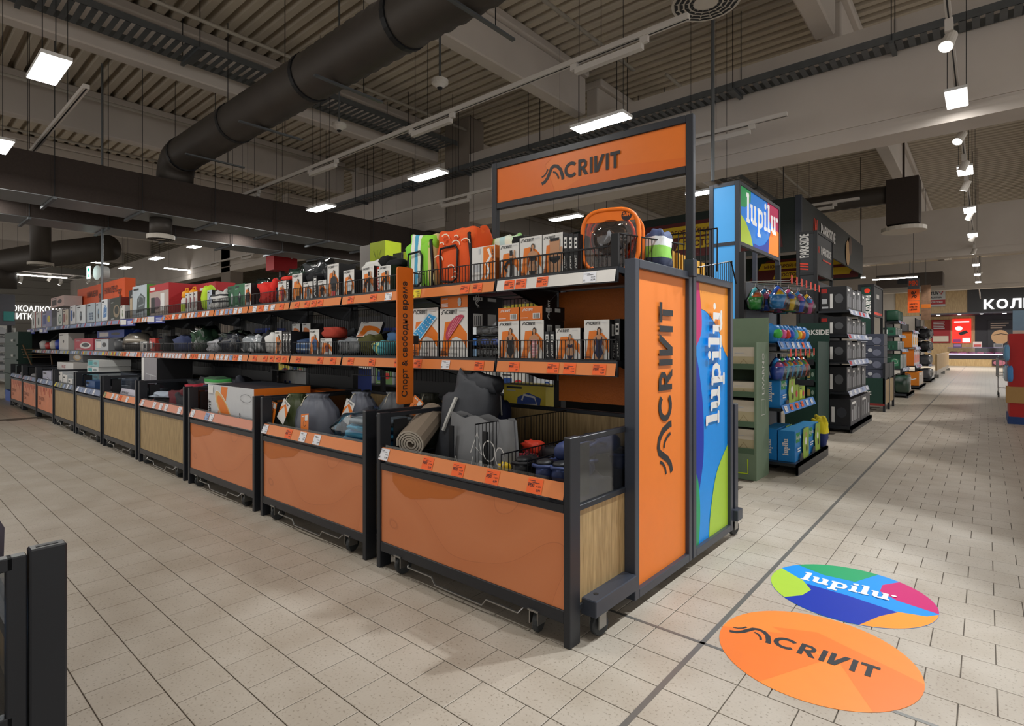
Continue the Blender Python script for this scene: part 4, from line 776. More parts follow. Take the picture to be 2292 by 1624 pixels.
# middle shelf, first two bays
carton('large white carton picturing a blue air mattress on the middle shelf', -3.09, -2.80, ZM, 1.56, 2.5, .3, side=CBLK, art=art_mattress, c1=C('#2f9ad8'), c2=C('#bfe0f2'))
carton('large white carton picturing a pink melon lounger on the middle shelf', -2.785, -2.52, ZM, 1.548, 2.5, .34, art=art_melon, c1=C('#b8405a'), c2=C('#e89aa8'), sideart=art_side)
carton('orange carton lying on the pink melon lounger carton', -2.775, -2.52, 1.549, 1.627, 2.5, .34, CORG, CBLK, art=art_topbox, sideart=art_side)
for k in range(3):
    t = thing('goggle_pack', ('dark swim goggles in a clear case, topmost of three', 'blue swim goggles in a clear case, middle of three', 'black swim goggles in a clear case, lowest of three')[k], 'goggles', (-2.385, 2.56, ZM + .138 - .069 * k))
    MB().blob(.23, .09, .064, (0, 0, 0), k, .02, .35).build('clear_case', M_WRAP, t, smooth=True); gc = C(('#22242a', '#1f4fae', '#1b1b1d')[k], .2)
    for e in (-1, 1): MB().blob(.075, .04, .04, (e * .045 + .02, -.01, .012), 2, .03, .8, 12, 8).build('lens_cup', gc, t, smooth=True)
    MB().box(-.1, -.07, -.047, -.045, .01, .055).build('label_card', C(('#dfe8ee', '#3a78c8', '#8fb6dc')[k]), t)
for k, (x0, x1) in enumerate(((-2.255, -2.09), (-2.083, -1.918))): carton(('small orange carton lying on the black swimsuit carton', 'small orange carton lying on the striped swimsuit carton')[k], x0, x1, 1.449, 1.528, 2.5, .22, CORG, CBLK, art=art_small, sideart=art_side)
carton('white carton picturing a black one-piece swimsuit', -2.255, -2.09, ZM, 1.448, 2.5, .2, art=fig('swim'), sideart=art_side)
carton('white carton picturing a pink striped swimsuit', -2.078, -1.907, ZM, 1.447, 2.5, .2, art=fig('strap'), c1=C('#d89aa0'), c2=C('#f0d4d4'), sideart=art_side)
for k in range(2): carton(f'slim black carton spine between the swimsuit cartons, {ordn[k]} from the striped one', -1.9 + .036 * k, -1.868 + .036 * k, ZM, 1.38, 2.5, .2, CBLK, CBLK, art=art_spine, grp='black carton spines on the middle shelf')
carton('white carton picturing a navy bikini', -1.823, -1.66, ZM, 1.396, 2.5, .2, art=fig('bikini'), c1=C('#1d2340'), sideart=art_side)
carton('white carton picturing a navy one-piece swimsuit', -1.635, -1.48, ZM, 1.437, 2.5, .16, art=fig('swim'), c1=C('#1b2448'), sideart=art_side)
soft('shirt_pack', 'pink wrapped pack behind the navy bikini carton', 'clothing', -1.71, 2.78, ZM, .15, .08, .2, C('#c98a80', .4), 9, wrap=True)
carton('black carton spine at the end of the middle shelf', -1.474, -1.44, ZM, 1.44, 2.54, .2, CBLK, CBLK, art=art_spine)

# ================================================================ TOP SHELF towards the far end
carton('white carton picturing black leggings nearest the blade sign', -3.46, -3.32, ZT, 1.896, 2.5, .16, art=fig('legs')); carton('white carton picturing black leggings, second from the blade sign', -3.68, -3.53, ZT, 1.91, 2.5, .16, art=fig('legs'))
soft('leggings_roll', 'dark leggings draped over the cartons near the blade sign', 'clothing', -3.42, 2.64, 1.9, .2, .1, .06, C('#15161a', .9), 15); soft('leggings_roll', 'black cap on top of the second leggings carton', 'clothing', -3.56, 2.66, 1.915, .13, .12, .09, C('#121214', .9), 16)
carton('slim red spine between the leggings cartons', -3.52, -3.47, ZT, 1.9, 2.52, .16, C('#b8341f'), CBLK, art=art_spine); carton('white carton picturing a white sports shirt and black shorts', -3.94, -3.79, ZT, 1.905, 2.5, .16, art=fig('tee'), c1=C('#d6d9dc'), c2=C('#1a1a1c'))
soft('shirt_pack', 'white crumpled shirt lying behind the shirt cartons', 'clothing', -3.78, 2.72, 1.9, .3, .14, .09, C('#dcdcd8', .8), 17, .16); carton('tall carton picturing a black shirt and red shorts', -4.18, -4.01, ZT, 1.976, 2.5, .16, art=fig('tee'), c1=C('#25262c'), c2=C('#b83a3a'))
carton('small carton under the dark folded shorts', -4.33, -4.2, ZT, 1.855, 2.5, .14, art=fig('tee')); soft('folded_shorts', 'dark folded shorts on the small carton', 'clothing', -4.27, 2.6, 1.856, .13, .1, .09, C('#222328', .9), 18)
carton('small carton below the black folded shirt', -4.575, -4.42, ZT, 1.86, 2.5, .14, art=fig('tee'), c1=C('#9aa0a8')); soft('folded_shirt', 'black folded shirt on the small carton', 'clothing', -4.5, 2.58, 1.86, .18, .12, .08, C('#1b1c20', .9), 19)
carton('slim carton with black sleeve between small cartons', -4.41, -4.345, ZT, 1.9, 2.5, .14, CBLK, CBLK, art=art_spine); carton('white carton picturing an orange shirt and dark shorts', -4.77, -4.59, ZT, 1.943, 2.5, .16, art=fig('tee'), c1=C('#d8842a'), c2=C('#2a2b30'))
carton('white carton picturing a runner in red', -5.04, -4.88, ZT, 1.9, 2.5, .16, art=fig('tee'), c1=C('#b23236'), c2=C('#8a2a30')); soft('shirt_roll', 'red rolled shirt lying on the red runner carton', 'clothing', -4.95, 2.58, 1.901, .18, .13, .05, C('#e0382a', .8), 20)
carton('black carton spine behind the red runner carton', -4.87, -4.83, ZT, 1.9, 2.5, .16, CBLK, CBLK, art=art_spine); soft('sports_shirt', 'bright red crumpled sports shirt on the top shelf', 'clothing', -5.34, 2.6, ZT, .3, .2, .23, C('#dc2b22', .8), 21, .16); soft('sports_shirt', 'navy crumpled shirt beside the red one', 'clothing', -5.14, 2.66, ZT, .2, .2, .21, C('#1a2034', .85), 22, .14)
carton('white carton picturing black shorts near the green cartons', -5.74, -5.6, ZT, 1.93, 2.5, .14, art=fig('tee')); carton('green and white trouser carton, nearest on the top shelf', -6.03, -5.78, ZT, 1.945, 2.52, .16, C('#2f6b48'), C('#1d4a30'), art=art_item(3), c1=C('#2b3038'), c2=C('#cfd6d8')); carton('green and white trouser carton, second on the top shelf', -6.3, -6.08, ZT, 1.945, 2.56, .16, C('#245a3c'), C('#173d28'), art=art_item(3), c1=C('#cfd6d8'))
soft('net_pack', 'white and black packed net in the top basket', 'sports net', -6.45, 2.6, ZT, .34, .22, .2, stripes('net_weave', [(0, '#d4d4d2'), (.4, '#24252a'), (.5, '#cfcfcd'), (.75, '#1c1d22'), (.85, '#bdbdbb')], 2, 5., 0.), 24, .2)
for k, (x, s_) in enumerate(((-6.2, .3), (-5.95, .34), (-5.2, .42), (-4.9, .5))): soft('wrapped_rain_jacket', f'dark green jacket in shiny plastic behind the top cartons, {ordn[k]} from the far end', 'clothing', x, 2.86, ZT, s_, .22, .27 + .04 * k, C(('#1e4a35', '#24453a', '#1b5238', '#20262a')[k], .6), 30 + k, .14, wrap=True)
soft('dry_bag', 'neon lime dry bag standing on the top shelf', 'bag', -6.9, 2.6, ZT, .17, .16, .3, C('#b9dc28', .6), 25, .04, .7); carton('blue and black slim carton beside the lime dry bag', -6.75, -6.62, ZT, 1.93, 2.52, .12, C('#b9c4d4'), CBLK, art=art_item(3), c1=C('#2b4f9a'))
for k in range(3): carton(f'white and maroon carton in a row beside the lime dry bag, {ordn[k]} from it', -7.1 - .13 * k, -6.99 - .13 * k, ZT, 1.935, 2.5, .16, CWHT, C('#6e2a2e'), art=art_item(4), c1=C('#7a3036'), grp='white and maroon cartons')
for k in range(2):
    t = thing('drink_bottle', ('white bottle with yellow cap, nearer of two', 'white bottle with yellow cap, farther of two')[k], 'bottle', (-7.42 - .24 * k, 2.62, ZT + .0)); MB().lathe([(.06, 0), (.065, .02), (.065, .17), (.05, .2), (.04, .21)], 16).build('bottle_body', CWHT, t, smooth=True)
    MB().lathe([(.055, .2), (.06, .22), (.055, .27), (.03, .29)], 14).build('cap', C('#f0a012'), t, smooth=True); MB().tube([(-.04, 0, .28), (-.04, 0, .32), (.04, 0, .32), (.04, 0, .28)], .008, 6).build('carry_loop', C('#f0a012'), t); MB().lathe([(.067, .03), (.067, .12)], 16).build('sleeve', C('#b7cc2a'), t)
RNG = C('#b2262c'); carton('tall red and white printer carton on the top shelf', -8.75, -8.0, ZT, 2.12, 2.52, .42, C('#b9a7a0'), RNG, art=lambda a, w, h: (a.rect(0, .78 * h, w, h, 5), a.rect(.05 * w, .83 * h, .3 * w, .93 * h, 1), a.ell(.4 * w, .4 * h, .2 * w, .2 * h, 6, 14), a.rect(.1 * w, .1 * h, .3 * w, .6 * h, 0), a.rect(.6 * w, .15 * h, .8 * w, .7 * h, 1)), c1=RNG, c2=C('#6b4a5a'))
carton('second red printer carton behind the drink bottles', -7.95, -7.25, ZT, 2.10, 2.8, .24, CWHT, RNG, RNG, art=lambda a, w, h: (a.rect(0, .7 * h, w, h, 5), a.rect(.3 * w, .78 * h, .5 * w, .86 * h, 1)), c1=RNG)
carton('large pale carton picturing a grey toaster', -9.5, -8.86, ZT, 2.16, 2.52, .3, C('#b8c4cc'), C('#5a9a3a'), art=art_item(1), c1=C('#4a5458'), c2=C('#8a9498'), name='appliance_carton')
carton('slim beige carton beside the toaster carton', -9.62, -9.52, ZT, 2.0, 2.52, .2, C('#b9a58a'), CKRA); carton('tall black carton with small white mark', -10.05, -9.68, ZT, 2.15, 2.62, .25, C('#26282c'), CBLK, art=lambda a, w, h: a.text('ZONE', .3 * w, .78 * h, .06 * h, 1))
carton('small white carton before the black one', -10.02, -9.8, ZT, 1.91, 2.5, .1, CWHT, GRY, art=art_item(3), c1=C('#7a8a6a')); carton('dark green carton picturing a contact grill', -10.72, -10.17, ZT, 2.06, 2.54, .3, C('#2c332a'), C('#7a2a22'), art=art_item(0), c1=C('#8a7a62'), c2=C('#1c241e'), name='appliance_carton')
for k, (x0, x1, zt, sh, c1, c2, f_, lab) in enumerate(((-11.15, -10.8, 2.06, 1, '#4a7ab0', '#b0c4d8', '#d6dade', 'white appliance carton with blue picture'), (-11.5, -11.2, 2.03, 3, '#3a4048', '#6a8aaa', '#a9b4bc', 'grey slim appliance carton'), (-12.1, -11.56, 2.04, 2, '#4a5a72', '#8a9ab0', '#a4b0b8', 'grey-blue carton with a dotted picture'), (-12.85, -12.2, 2.04, 3, '#3a3f46', '#7a848c', '#d2d8dc', 'white carton picturing a dark steam iron'), (-13.35, -12.92, 2.06, 4, '#2a5aa0', '#3a3f46', '#d8dade', 'white carton with a small blue picture'), (-13.95, -13.5, 2.01, 4, '#8a4a4a', '#b09a80', '#cfc4b4', 'beige carton with brown pictures'), (-14.5, -14.02, 2.04, 0, '#5a7a6a', '#aebcb4', '#d2d6d4', 'white carton with a pale green picture'), (-15.95, -15.0, 2.06, 4, '#4a5a9a', '#d8c830', '#8a8ab0', 'violet and yellow book-like carton'), (-16.7, -16.05, 2.07, 3, '#2a3a3a', '#5a6a6a', '#dcdcda', 'white carton with a dark bottle picture, nearer'), (-17.2, -16.76, 2.09, 3, '#2a3a3a', '#5a6a6a', '#dcdcda', 'white carton with a dark bottle picture, farther'))):
    carton(lab, x0, x1, ZT, zt, 2.52, .26, C(f_), C('#8a8c90') if k < 8 else C('#b0282e'), None, art_item(sh), C(c1), C(c2), name='appliance_carton')
carton('white and dark red coffee machine carton stacked on top of others', -15.3, -14.1, 2.11, 2.32, 2.56, .3, C('#c9a9a4'), C('#dcd8d6'), C('#9a1c2a'), art=art_item(4), c1=C('#2a2226'), c2=C('#3a3034'), name='appliance_carton')
put('cookware_bowl', MB().lathe([(.1, 0), (.2, .02), (.24, .26), (.26, .28), (.25, .32)], 20).mesh('cookware_bowl', C('#b4b6b8', .4), True), None, (-17.0 + .35, 2.9, ZT), label='grey bucket standing behind the last cartons', cat='bucket')
t = thing('promo_banner', 'long orange discount banner standing above the far cartons', 'banner', (-14.6, 2.88, ZT)); MB().box(0, 3.3, 0, .012, .3, .78).build('banner_sheet', C('#e4581c', .5), t); MB().box(3.3, 3.312, 0, .16, .32, .78).build('banner_return', C('#e4581c', .5), t); MB().box(.1, .13, .0, .01, 0, .3).box(2.75, 2.78, 0, .01, 0, .3).build('banner_stand', M_DARK, t)
a = Art((0, 0, .3), (1, 0, 0), (0, 0, 1), .002)
for x in (.8, 2.1): a.text('НАМАЛЕНО', x, .26, .12, 0, .02, .8); a.text('ЗА ВАС', x + .2, .05, .09, 0, .02); a.text('%', x + .88, .1, .2, 0, .02)
a.build('lettering', C('#5a2410'), t)
for k, (x, z) in enumerate(((-8.15, 1.66), (-9.35, 1.655), (-15.2, 1.64), (-16.6, 1.64))):
    t = thing('shelf_talker', ('dark blue hanging shelf talker below the red printer carton', 'dark blue hanging shelf talker below the toaster carton', 'dark blue hanging shelf talker near the violet carton', 'dark blue hanging shelf talker at the far shelf end')[k], 'shelf tag', (x, 2.425, z - .02), .15); MB().box(-.22, .22, -.004, .004, -.05, .05).build('card', C('#1d2f86'), t); MB().box(-.21, -.04, -.008, -.004, -.03, .04).build('blank_field', CWHT, t)
    a = Art((0, -.004, -.03)); [a.rect(.0, .02 * j, .16, .012 + .02 * j, 0) for j in range(3)]; a.build('lettering', C('#c8cce8'), t)
# ================================================================ MIDDLE SHELF towards the far end
G = lambda x: C(x, .85)
soft('folded_towel', 'blue folded towel beside the blade sign on the middle shelf', 'towel', -3.45, 2.7, ZM + .1, .17, .2, .09, G('#4a6a92'), 51); soft('folded_towel', 'teal and yellow patterned towel beside the blade sign', 'towel', -3.47, 2.58, ZM, .18, .18, .115, stripes('teal_pattern', [(0, '#5fb0b4'), (.3, '#d8cf7a'), (.45, '#5fb0b4'), (.62, '#cfd88a'), (.75, '#4fa0aa')], 0, 5., wob=.2), 52)
soft('rolled_garment', 'olive green rolled jacket on the middle shelf', 'clothing', -3.66, 2.6, ZM, .2, .2, .16, G('#4a4a22'), 53, .16)
soft('shirt_pack', 'light grey wrapped shirt pack on the middle shelf', 'clothing', -3.91, 2.6, ZM, .3, .2, .14, G('#9a9ca0'), 54, .12, wrap=True)
carton('slanted white and orange carton resting on the grey shirt pack', -3.9, -3.68, ZM + .15, ZM + .29, 2.62, .03, art=lambda a, w, h: (swoosh(a, w, h), head(a, w, h)), tilt=-.5, rz=.3)
carton('white carton under the terracotta cloth', -4.29, -4.11, ZM, 1.36, 2.5, .16, art=fig('tee'), c1=C('#7a3a3a')); soft('folded_towel', 'terracotta red folded cloth on the white carton', 'towel', -4.2, 2.58, 1.361, .24, .14, .1, G('#a83c2c'), 55)
carton('white carton picturing a blue sports vest', -4.47, -4.31, ZM, 1.44, 2.5, .16, art=fig('tee'), c1=C('#3a5a8a'), c2=C('#23252c')); soft('towel_roll', 'blue and white rolled towel in the middle basket', 'towel', -4.62, 2.6, ZM, .26, .2, .14, stripes('blue_roll', [(0, '#2c4a78'), (.3, '#c8d6e4'), (.4, '#3a5f92'), (.65, '#c8d6e4'), (.72, '#24406a')], 2, 7., 0.), 56)
for k in range(3): carton(f'black sports carton spine on the middle shelf, {ordn[k]} from the blue towel', -4.84 - .055 * k, -4.79 - .055 * k, ZM, 1.43, 2.5, .2, CBLK, CBLK, art=art_spine, grp='black spines beside the blue towel')
carton('white carton picturing black swim shorts', -5.1, -4.965, ZM, 1.44, 2.5, .16, art=fig('bikini')); soft('padded_vest', 'white sports top folded beside the swim shorts carton', 'clothing', -5.22, 2.58, ZM, .2, .18, .2, G('#dcdcda'), 57); soft('padded_vest', 'black cap beside the white sports top', 'clothing', -5.37, 2.62, ZM, .16, .2, .22, G('#17181c'), 58)
for k in range(2): carton(f'orange and white box stacked at the back, {ordn[k]} from the swim shorts', -5.22 - .2 * k, -5.06 - .2 * k, ZM + .14, ZM + .3, 2.84, .14, art=lambda a, w, h: (swoosh(a, w, h), head(a, w, h)))
for k, (x, w, h_, hx, wr_, lab) in enumerate(((-5.68, .4, .18, '#c9cbce', 1, 'white wrapped shirts in the middle basket'), (-5.85, .3, .2, '#23242a', 0, 'black shirts piled behind the white ones'), (-6.2, .42, .2, '#1c2436', 1, 'navy wrapped shirts on the middle shelf'), (-6.42, .36, .23, '#9fb8a4', 1, 'pale green wrapped shirt pack on the middle shelf'), (-6.62, .3, .14, '#b8bac0', 0, 'white and grey striped shirts in the basket'), (-6.95, .4, .12, '#a9abb2', 1, 'grey wrapped shirt pile in the basket'), (-7.05, .26, .28, '#2c4a34', 1, 'dark green wrapped jacket standing on the middle shelf'), (-7.4, .3, .16, '#b09aa8', 0, 'pale pink garment in the far basket'), (-7.65, .4, .2, '#3a4468', 0, 'blue garment pile in the far basket'), (-7.95, .4, .18, '#6a7a2a', 0, 'olive and black shoes pile'), (-8.2, .3, .2, '#1c1d20', 0, 'black bag on the middle shelf'))):
    soft('garment_pack', lab, 'clothing', x, 2.62 + .1 * (k % 2), ZM, w, .24, h_, G(hx), 60 + k, .16, fold=.025, wrap=bool(wr_))
for k, (x0, x1, zt, f_, s_, sh, lab) in enumerate(((-8.75, -8.5, 1.40, '#c23a30', '#c23a30', 4, 'red and white electronics box'), (-9.15, -8.85, 1.36, '#d8d8d6', '#b0b0b0', 4, 'white can box in the basket'), (-11.55, -10.75, 1.41, '#b8bcc0', '#8a8c90', 4, 'grey-white kitchen box'), (-13.0, -11.7, 1.43, '#b03848', '#c04a58', 0, 'long red and white appliance box'), (-14.3, -13.5, 1.55, '#d6d4d2', '#c0bcb8', 3, 'tall white jug box'), (-12.7, -11.0, 1.575, '#2346a0', '#1c3a8a', 4, 'long dark blue box stacked at the back'))):
    carton(lab + ' on the middle shelf', x0, x1, ZM + (.22 if k == 5 else 0), zt, 2.52 if k < 5 else 2.8, .25, C(f_), C(s_), None, art_item(sh), C('#d8d4d0'), C('#3a3c40'), name='appliance_carton')
carton('pale carton supporting the long dark blue box', -12.6, -11.2, ZM, ZM + .22, 2.82, .2, C('#9aa0a8'), C('#9aa0a8'))
t = thing('cooking_set', 'domed steel and copper cookware set on the middle shelf', 'cookware', (-9.7, 2.66, ZM)); MB().lathe([(.3, 0), (.42, .04), (.42, .12)], 20, sy=.45).build('pan', C('#3a3430', .3), t, smooth=True); MB().lathe([(.42, .12), (.38, .2), (.25, .26), (.05, .28)], 20, sy=.45).build('dome_lid', mat('#b9b2a6', .2, .6, name='steel_lid'), t, smooth=True)
for k, (x, hx, h_, lab) in enumerate(((-10.5, '#4a4c50', .2, 'dark saucepan on the middle shelf'), (-10.9, '#8a8c90', .12, 'grey kitchen scales on the middle shelf'), (-14.8, '#1c3aa0', .22, 'blue kettle on the far middle shelf'), (-15.3, '#c9c4ba', .2, 'white coffee maker on the far middle shelf'), (-15.8, '#b83a3a', .16, 'red blender jar on the far middle shelf'), (-16.4, '#d0d0ce', .2, 'white toaster on the far middle shelf'))):
    t = thing('kitchen_appliance', lab, 'appliance', (x, 2.64, ZM)); MB().lathe([(.1, 0), (.13, .02), (.15, h_ * .7), (.1, h_ * .92), (.03, h_)], 16, sy=.7).build('appliance_body', C(hx, .35), t, smooth=True); MB().tube([(.12, 0, h_ * .8), (.22, 0, h_ * .75), (.22, 0, h_ * .3), (.13, 0, h_ * .2)], .012, 6).build('handle', M_DARK, t)

# ================================================================ BIN CONTENTS
BF = .452
# bin 1
t = thing('yoga_mat', 'rolled beige foam mat showing its spiral end in the first bin', 'mat', (-2.60, 2.10, .715), .5); t.rotation_euler = (.3, 0, .5); q = MB(); L = .42; pts = []
for i in range(64): th = i / 64 * 2 * PI * 4.6; r = .022 + .0155 * th / 2 / PI; pts.append((r * math.cos(th), r * math.sin(th)))
for i in range(63):
    for s_, (o1, o2) in enumerate(((0, .011),)):
        (x, z), (x2, z2) = pts[i], pts[i + 1]; m1 = 1 - .011 / max(.02, math.hypot(x, z)); m2 = 1 - .011 / max(.02, math.hypot(x2, z2))
        q.quadv([(x, 0, z), (x2, 0, z2), (x2 * m2, 0, z2 * m2), (x * m1, 0, z * m1)], 0); q.quadv([(x2, 0, z2), (x, 0, z), (x, L, z), (x2, L, z2)], 1); q.quadv([(x * m1, 0, z * m1), (x2 * m2, 0, z2 * m2), (x2 * m2, L, z2 * m2), (x * m1, L, z * m1)], 1)
q.build('foam_spiral', [C('#cfc6b8', .9), C('#8a7d6e', .9)], t)
t = thing('mat_carrier', 'tall dark grey mat bag with pale strap leaning in the first bin', 'bag', (-2.53, 2.4, BF), .1); t.rotation_euler = (-.12, .18, .1); q = MB()
q.blob(.34, .2, .66, (0, 0, 0), 71, .1, .5, 24, 16, fold=.03); q.build('bag_body', mat('#3c3f45', .6, var=.25, scale=9, bump=.4, name='dark_grey_nylon'), t, smooth=True); MB().tube([(-.1, -.1, .3), (-.08, -.108, .38), (-.05, -.105, .52)], [.012, .012, .012], 5).build('pale_strap', C('#c9cac6'), t); MB().blob(.24, .14, .12, (.06, 0, .58), 72, .2, .6).build('folded_top', mat('#34373d', .6, var=.2, name='dark_nylon_top'), t, smooth=True)
t = thing('tote_bag', 'grey tote bag with white fitness print and black straps in the first bin', 'bag', (-2.20, 2.30, BF), -.12); q = MB(); w, h = .31, .44
n = 12; v0 = len(q.v)
for side in (-1, 1):
    for i in range(n + 1):
        x = -w + 2 * w * i / n
        for j in range(5):
            z = h * j / 4; bul = .075 * (1 - (abs(x) / w) ** 3) * (1 - .5 * (j / 4) ** 2); q.v.append((x * (1 - .08 * j / 4 + .02 * math.sin(i * 2.1 + j)), side * (bul + .012), z + .012 * math.sin(i * 1.3) * (j == 4)))
for side in (0, 1):
    b = v0 + side * (n + 1) * 5
    for i in range(n):
        for j in range(4): f_ = [b + i * 5 + j, b + (i + 1) * 5 + j, b + (i + 1) * 5 + j + 1, b + i * 5 + j + 1]; q.face(f_ if side == 0 else f_[::-1])
o = v0 + (n + 1) * 5
for i in range(n): q.face([v0 + (i + 1) * 5, v0 + i * 5, o + i * 5, o + (i + 1) * 5])
for i in (0, n):
    for j in range(4): q.face([v0 + i * 5 + j, v0 + i * 5 + j + 1, o + i * 5 + j + 1, o + i * 5 + j])
q.build('tote_body', mat('#7b7d80', .7, var=.15, scale=6, bump=.3, name='grey_canvas'), t, smooth=True)
for e in (-.17, .14): MB().box(e - .02, e + .02, -.098, -.088, .06, .38).build('strap', M_DARK, t)
a = Art((-.12, -.1, .11)); a.stroke([(0, .1), (.02, .04), (.14, .06), (.16, .12)], .006, 0); a.stroke([(.14, .14), (.2, .26), (.24, .14), (.18, .18)], .007, 0); a.ell(.23, .06, .03, .05, 0, 14); a.stroke([(.3 + .05 * math.cos(i / 14 * 2 * PI), .17 + .055 * math.sin(i / 14 * 2 * PI)) for i in range(15)], .007, 0); a.ell(.31, .07, .03, .03, 0, 12); a.stroke([(.39 + .035 * math.cos(i / 14 * 2 * PI), .15 + .05 * math.sin(i / 14 * 2 * PI)) for i in range(15)], .006, 0); a.build('line_print', CWHT, t)
def wdiv(lab, x, y0, y1, z0, z1):
    q = MB(); n = int((y1 - y0) / .027)
    for i in range(n + 1): y = y0 + (y1 - y0) * i / n; q.box(x - .0016, x + .0016, y - .0016, y + .0016, z0, z1)
    for z in (z0, z0 + (z1 - z0) * .25, z1): q.box(x - .0028, x + .0028, y0, y1, z - .0028, z + .0028)
    put('wire_divider', q.mesh('wire_divider', M_WIRE), label=lab, cat='divider')
wdiv('tall black wire divider standing across the first bin', -2.02, 2.06, 2.88, BF, .89); wdiv('low black wire divider before the clogs in the first bin', -1.83, 2.05, 2.88, BF, .76); wdiv('low black wire divider beside the clogs, nearest the bin side', -1.66, 2.05, 2.88, BF, .75)
def clog(lab, x, y, z, rz, hx):
    t = thing('clog', lab, 'shoe', (x, y, z), rz); MB().blob(.1, .25, .1, (0, 0, 0), 3, .03, .75, 18, 12).build('upper', C(hx, .55), t, smooth=True); MB().blob(.075, .1, .03, (0, -.07, .083), 2, .02, .8, 14, 6).build('foot_opening', M_DARK, t, smooth=True)
    MB().tube([(-.05, -.02, .06), (-.048, -.1, .085), (0, -.14, .09), (.048, -.1, .085), (.05, -.02, .06)], .009, 6).build('heel_strap', C(hx, .55), t, smooth=True)
    for i in range(7): MB().lathe([(.006, 0), (.006, .002)], 8, ((i % 3 - 1) * .022, .03 + .022 * (i // 3), .101)).build('vent_hole', M_DARK, t)
for k, (x, y, z, rz, hx, lab) in enumerate(((-1.59, 2.14, .655, .25, '#2a3760', 'navy foam clog nearest the front pane'), (-1.48, 2.16, .655, -.1, '#2a3760', 'navy foam clog by the side pane'), (-1.55, 2.34, .655, .9, '#26335a', 'navy foam clog lying sideways'), (-1.5, 2.22, .75, 2.9, '#25315a', 'navy foam clog on top along the side pane'), (-1.48, 2.6, .655, .6, '#2b3a66', 'navy foam clog at the back of the bin'), (-1.58, 2.42, .70, .2, '#2a3760', 'navy foam clog standing behind the front pair'), (-1.75, 2.16, .645, .4, '#1c1c20', 'black foam clog before the low divider'), (-1.76, 2.42, .655, 1.4, '#1c1c20', 'black foam clog behind the first black one'), (-1.49, 2.44, .75, -.2, '#293662', 'navy foam clog resting against the side rail'))): clog(lab, x, y, z, rz, hx)
for k, (x, y, z, w, d, h_, hx, lab) in enumerate(((-1.93, 2.14, BF, .15, .2, .17, '#6a2430', 'dark red swim shoe pack low in the first bin'), (-1.92, 2.34, BF, .17, .2, .26, '#7a2028', 'red and black water shoes in the first bin'), (-1.75, 2.26, BF, .13, .36, .19, '#16161a', 'black neoprene pack under the black clogs'), (-1.94, 2.2, .63, .06, .06, .05, '#d8b42a', 'small yellow cup among the shoe packs'), (-1.6, 2.72, BF, .22, .2, .28, '#20252c', 'black swim bag at the back of the bin'), (-1.92, 2.42, .70, .12, .1, .07, '#b8321c', 'small red pouch on the water shoes'), (-1.54, 2.3, BF, .22, .5, .2, '#1d2440', 'layer of navy shoe bags under the clogs'), (-1.68, 2.1, .6, .05, .04, .05, '#c2571c', 'small orange label pouch by the front pane'))): soft('beach_shoe_pack', lab, 'shoe pack', x, y, z, w, d, h_, C(hx, .6), 80 + k, .12)
t = thing('swim_jacket', 'navy wrapped jacket on a hanger at the back of the first bin', 'clothing', (-2.5, 2.72, BF + .02)); MB().blob(.28, .12, .5, (0, 0, 0), 77, .14, .6, 20, 14, fold=.03).build('jacket_body', C('#1c2546', .7), t, smooth=True); MB().tube([(-.1, -.06, .46), (-.02, -.07, .56), (.02, -.07, .56), (.12, -.06, .5), (.13, -.06, .38)], .006, 5).build('hanger', C('#c8c8c4'), t); MB().box(-.02, .06, -.075, -.07, .5, .62).build('hang_tag', CORG, t)
# bin 2: drawstring bags and wrapped inflatables
def sack(lab, x, y, w, h, hx, seed, tags, z=BF):
    t = thing('drawstring_bag', lab, 'bag', (x, y, z)); r = w / 2
    MB().lathe([(r * .75, 0), (r * .98, .04), (r * 1.02, h * .35), (r * 1.0, h * .58), (r * .88, h * .76), (r * .62, h * .89), (r * .44, h * .95), (r * .52, h)], 36, ruff=.13, rk=12, sy=.8).build('bag_body', mat(hx, .5, var=.22, scale=7, bump=.25, name='ripstop_' + hx[1:]), t, smooth=True)
    MB().tube([(r * .34 * math.cos(i / 12 * 2 * PI), r * .28 * math.sin(i / 12 * 2 * PI), h * .955) for i in range(12)], .006, 5, closed=True).build('drawcord', C('#d4d0bc'), t); MB().tube([(0, -r * .3, h * .95), (.03, -r * .5, h * 1.0), (.06, -r * .75, h * .97), (.06, -r * .9, h * .85)], .003, 5).build('drawcord', C('#d4d0bc'), t)
    for tx, tz, rot, kind in tags:
        a = Art((-.055, 0, -.085)); a.rect(0, 0, .11, .17, 2 if kind else 1)
        if kind: a.ell(.055, .1, .022, .022, 0, 12); a.ell(.055, .1, .018, .018, 2, 12); a.rect(.015, .15, .05, .158, 1); a.rect(.06, .12, .1, .16, 1); a.rect(.02, .03, .08, .036, 0)
        else: a.poly([(0, .04), (.04, .12), (.11, .06), (.11, .11), (.05, .145), (0, .09)], 2); a.logo(.045, .148, .012, 0)
        o = a.build('hang_tag', [M_INK, CWHT, ORG], t); o.location = (tx, -r * .82 - .03, tz); o.rotation_euler = (-.1, rot, 0)
    return t
sack('olive green drawstring bag with orange tag at the second bin post', -4.12, 2.2, .3, .47, '#3a4424', 1, [(-.1, .33, .15, 1)]); sack('slate grey drawstring bag, largest in the second bin', -3.88, 2.24, .38, .48, '#5f6470', 2, [(-.17, .35, .5, 0), (.14, .27, -.15, 1)])
sack('slate grey drawstring bag behind the largest one', -3.66, 2.48, .32, .49, '#666b78', 3, [(.06, .36, .35, 0)]); sack('shiny grey drawstring bag at the back of the second bin', -3.38, 2.6, .34, .5, '#4e5156', 4, []); sack('dark olive drawstring bag with orange tag at the back of the second bin', -3.1, 2.68, .3, .5, '#2b2c20', 5, [(.02, .4, .5, 1)])
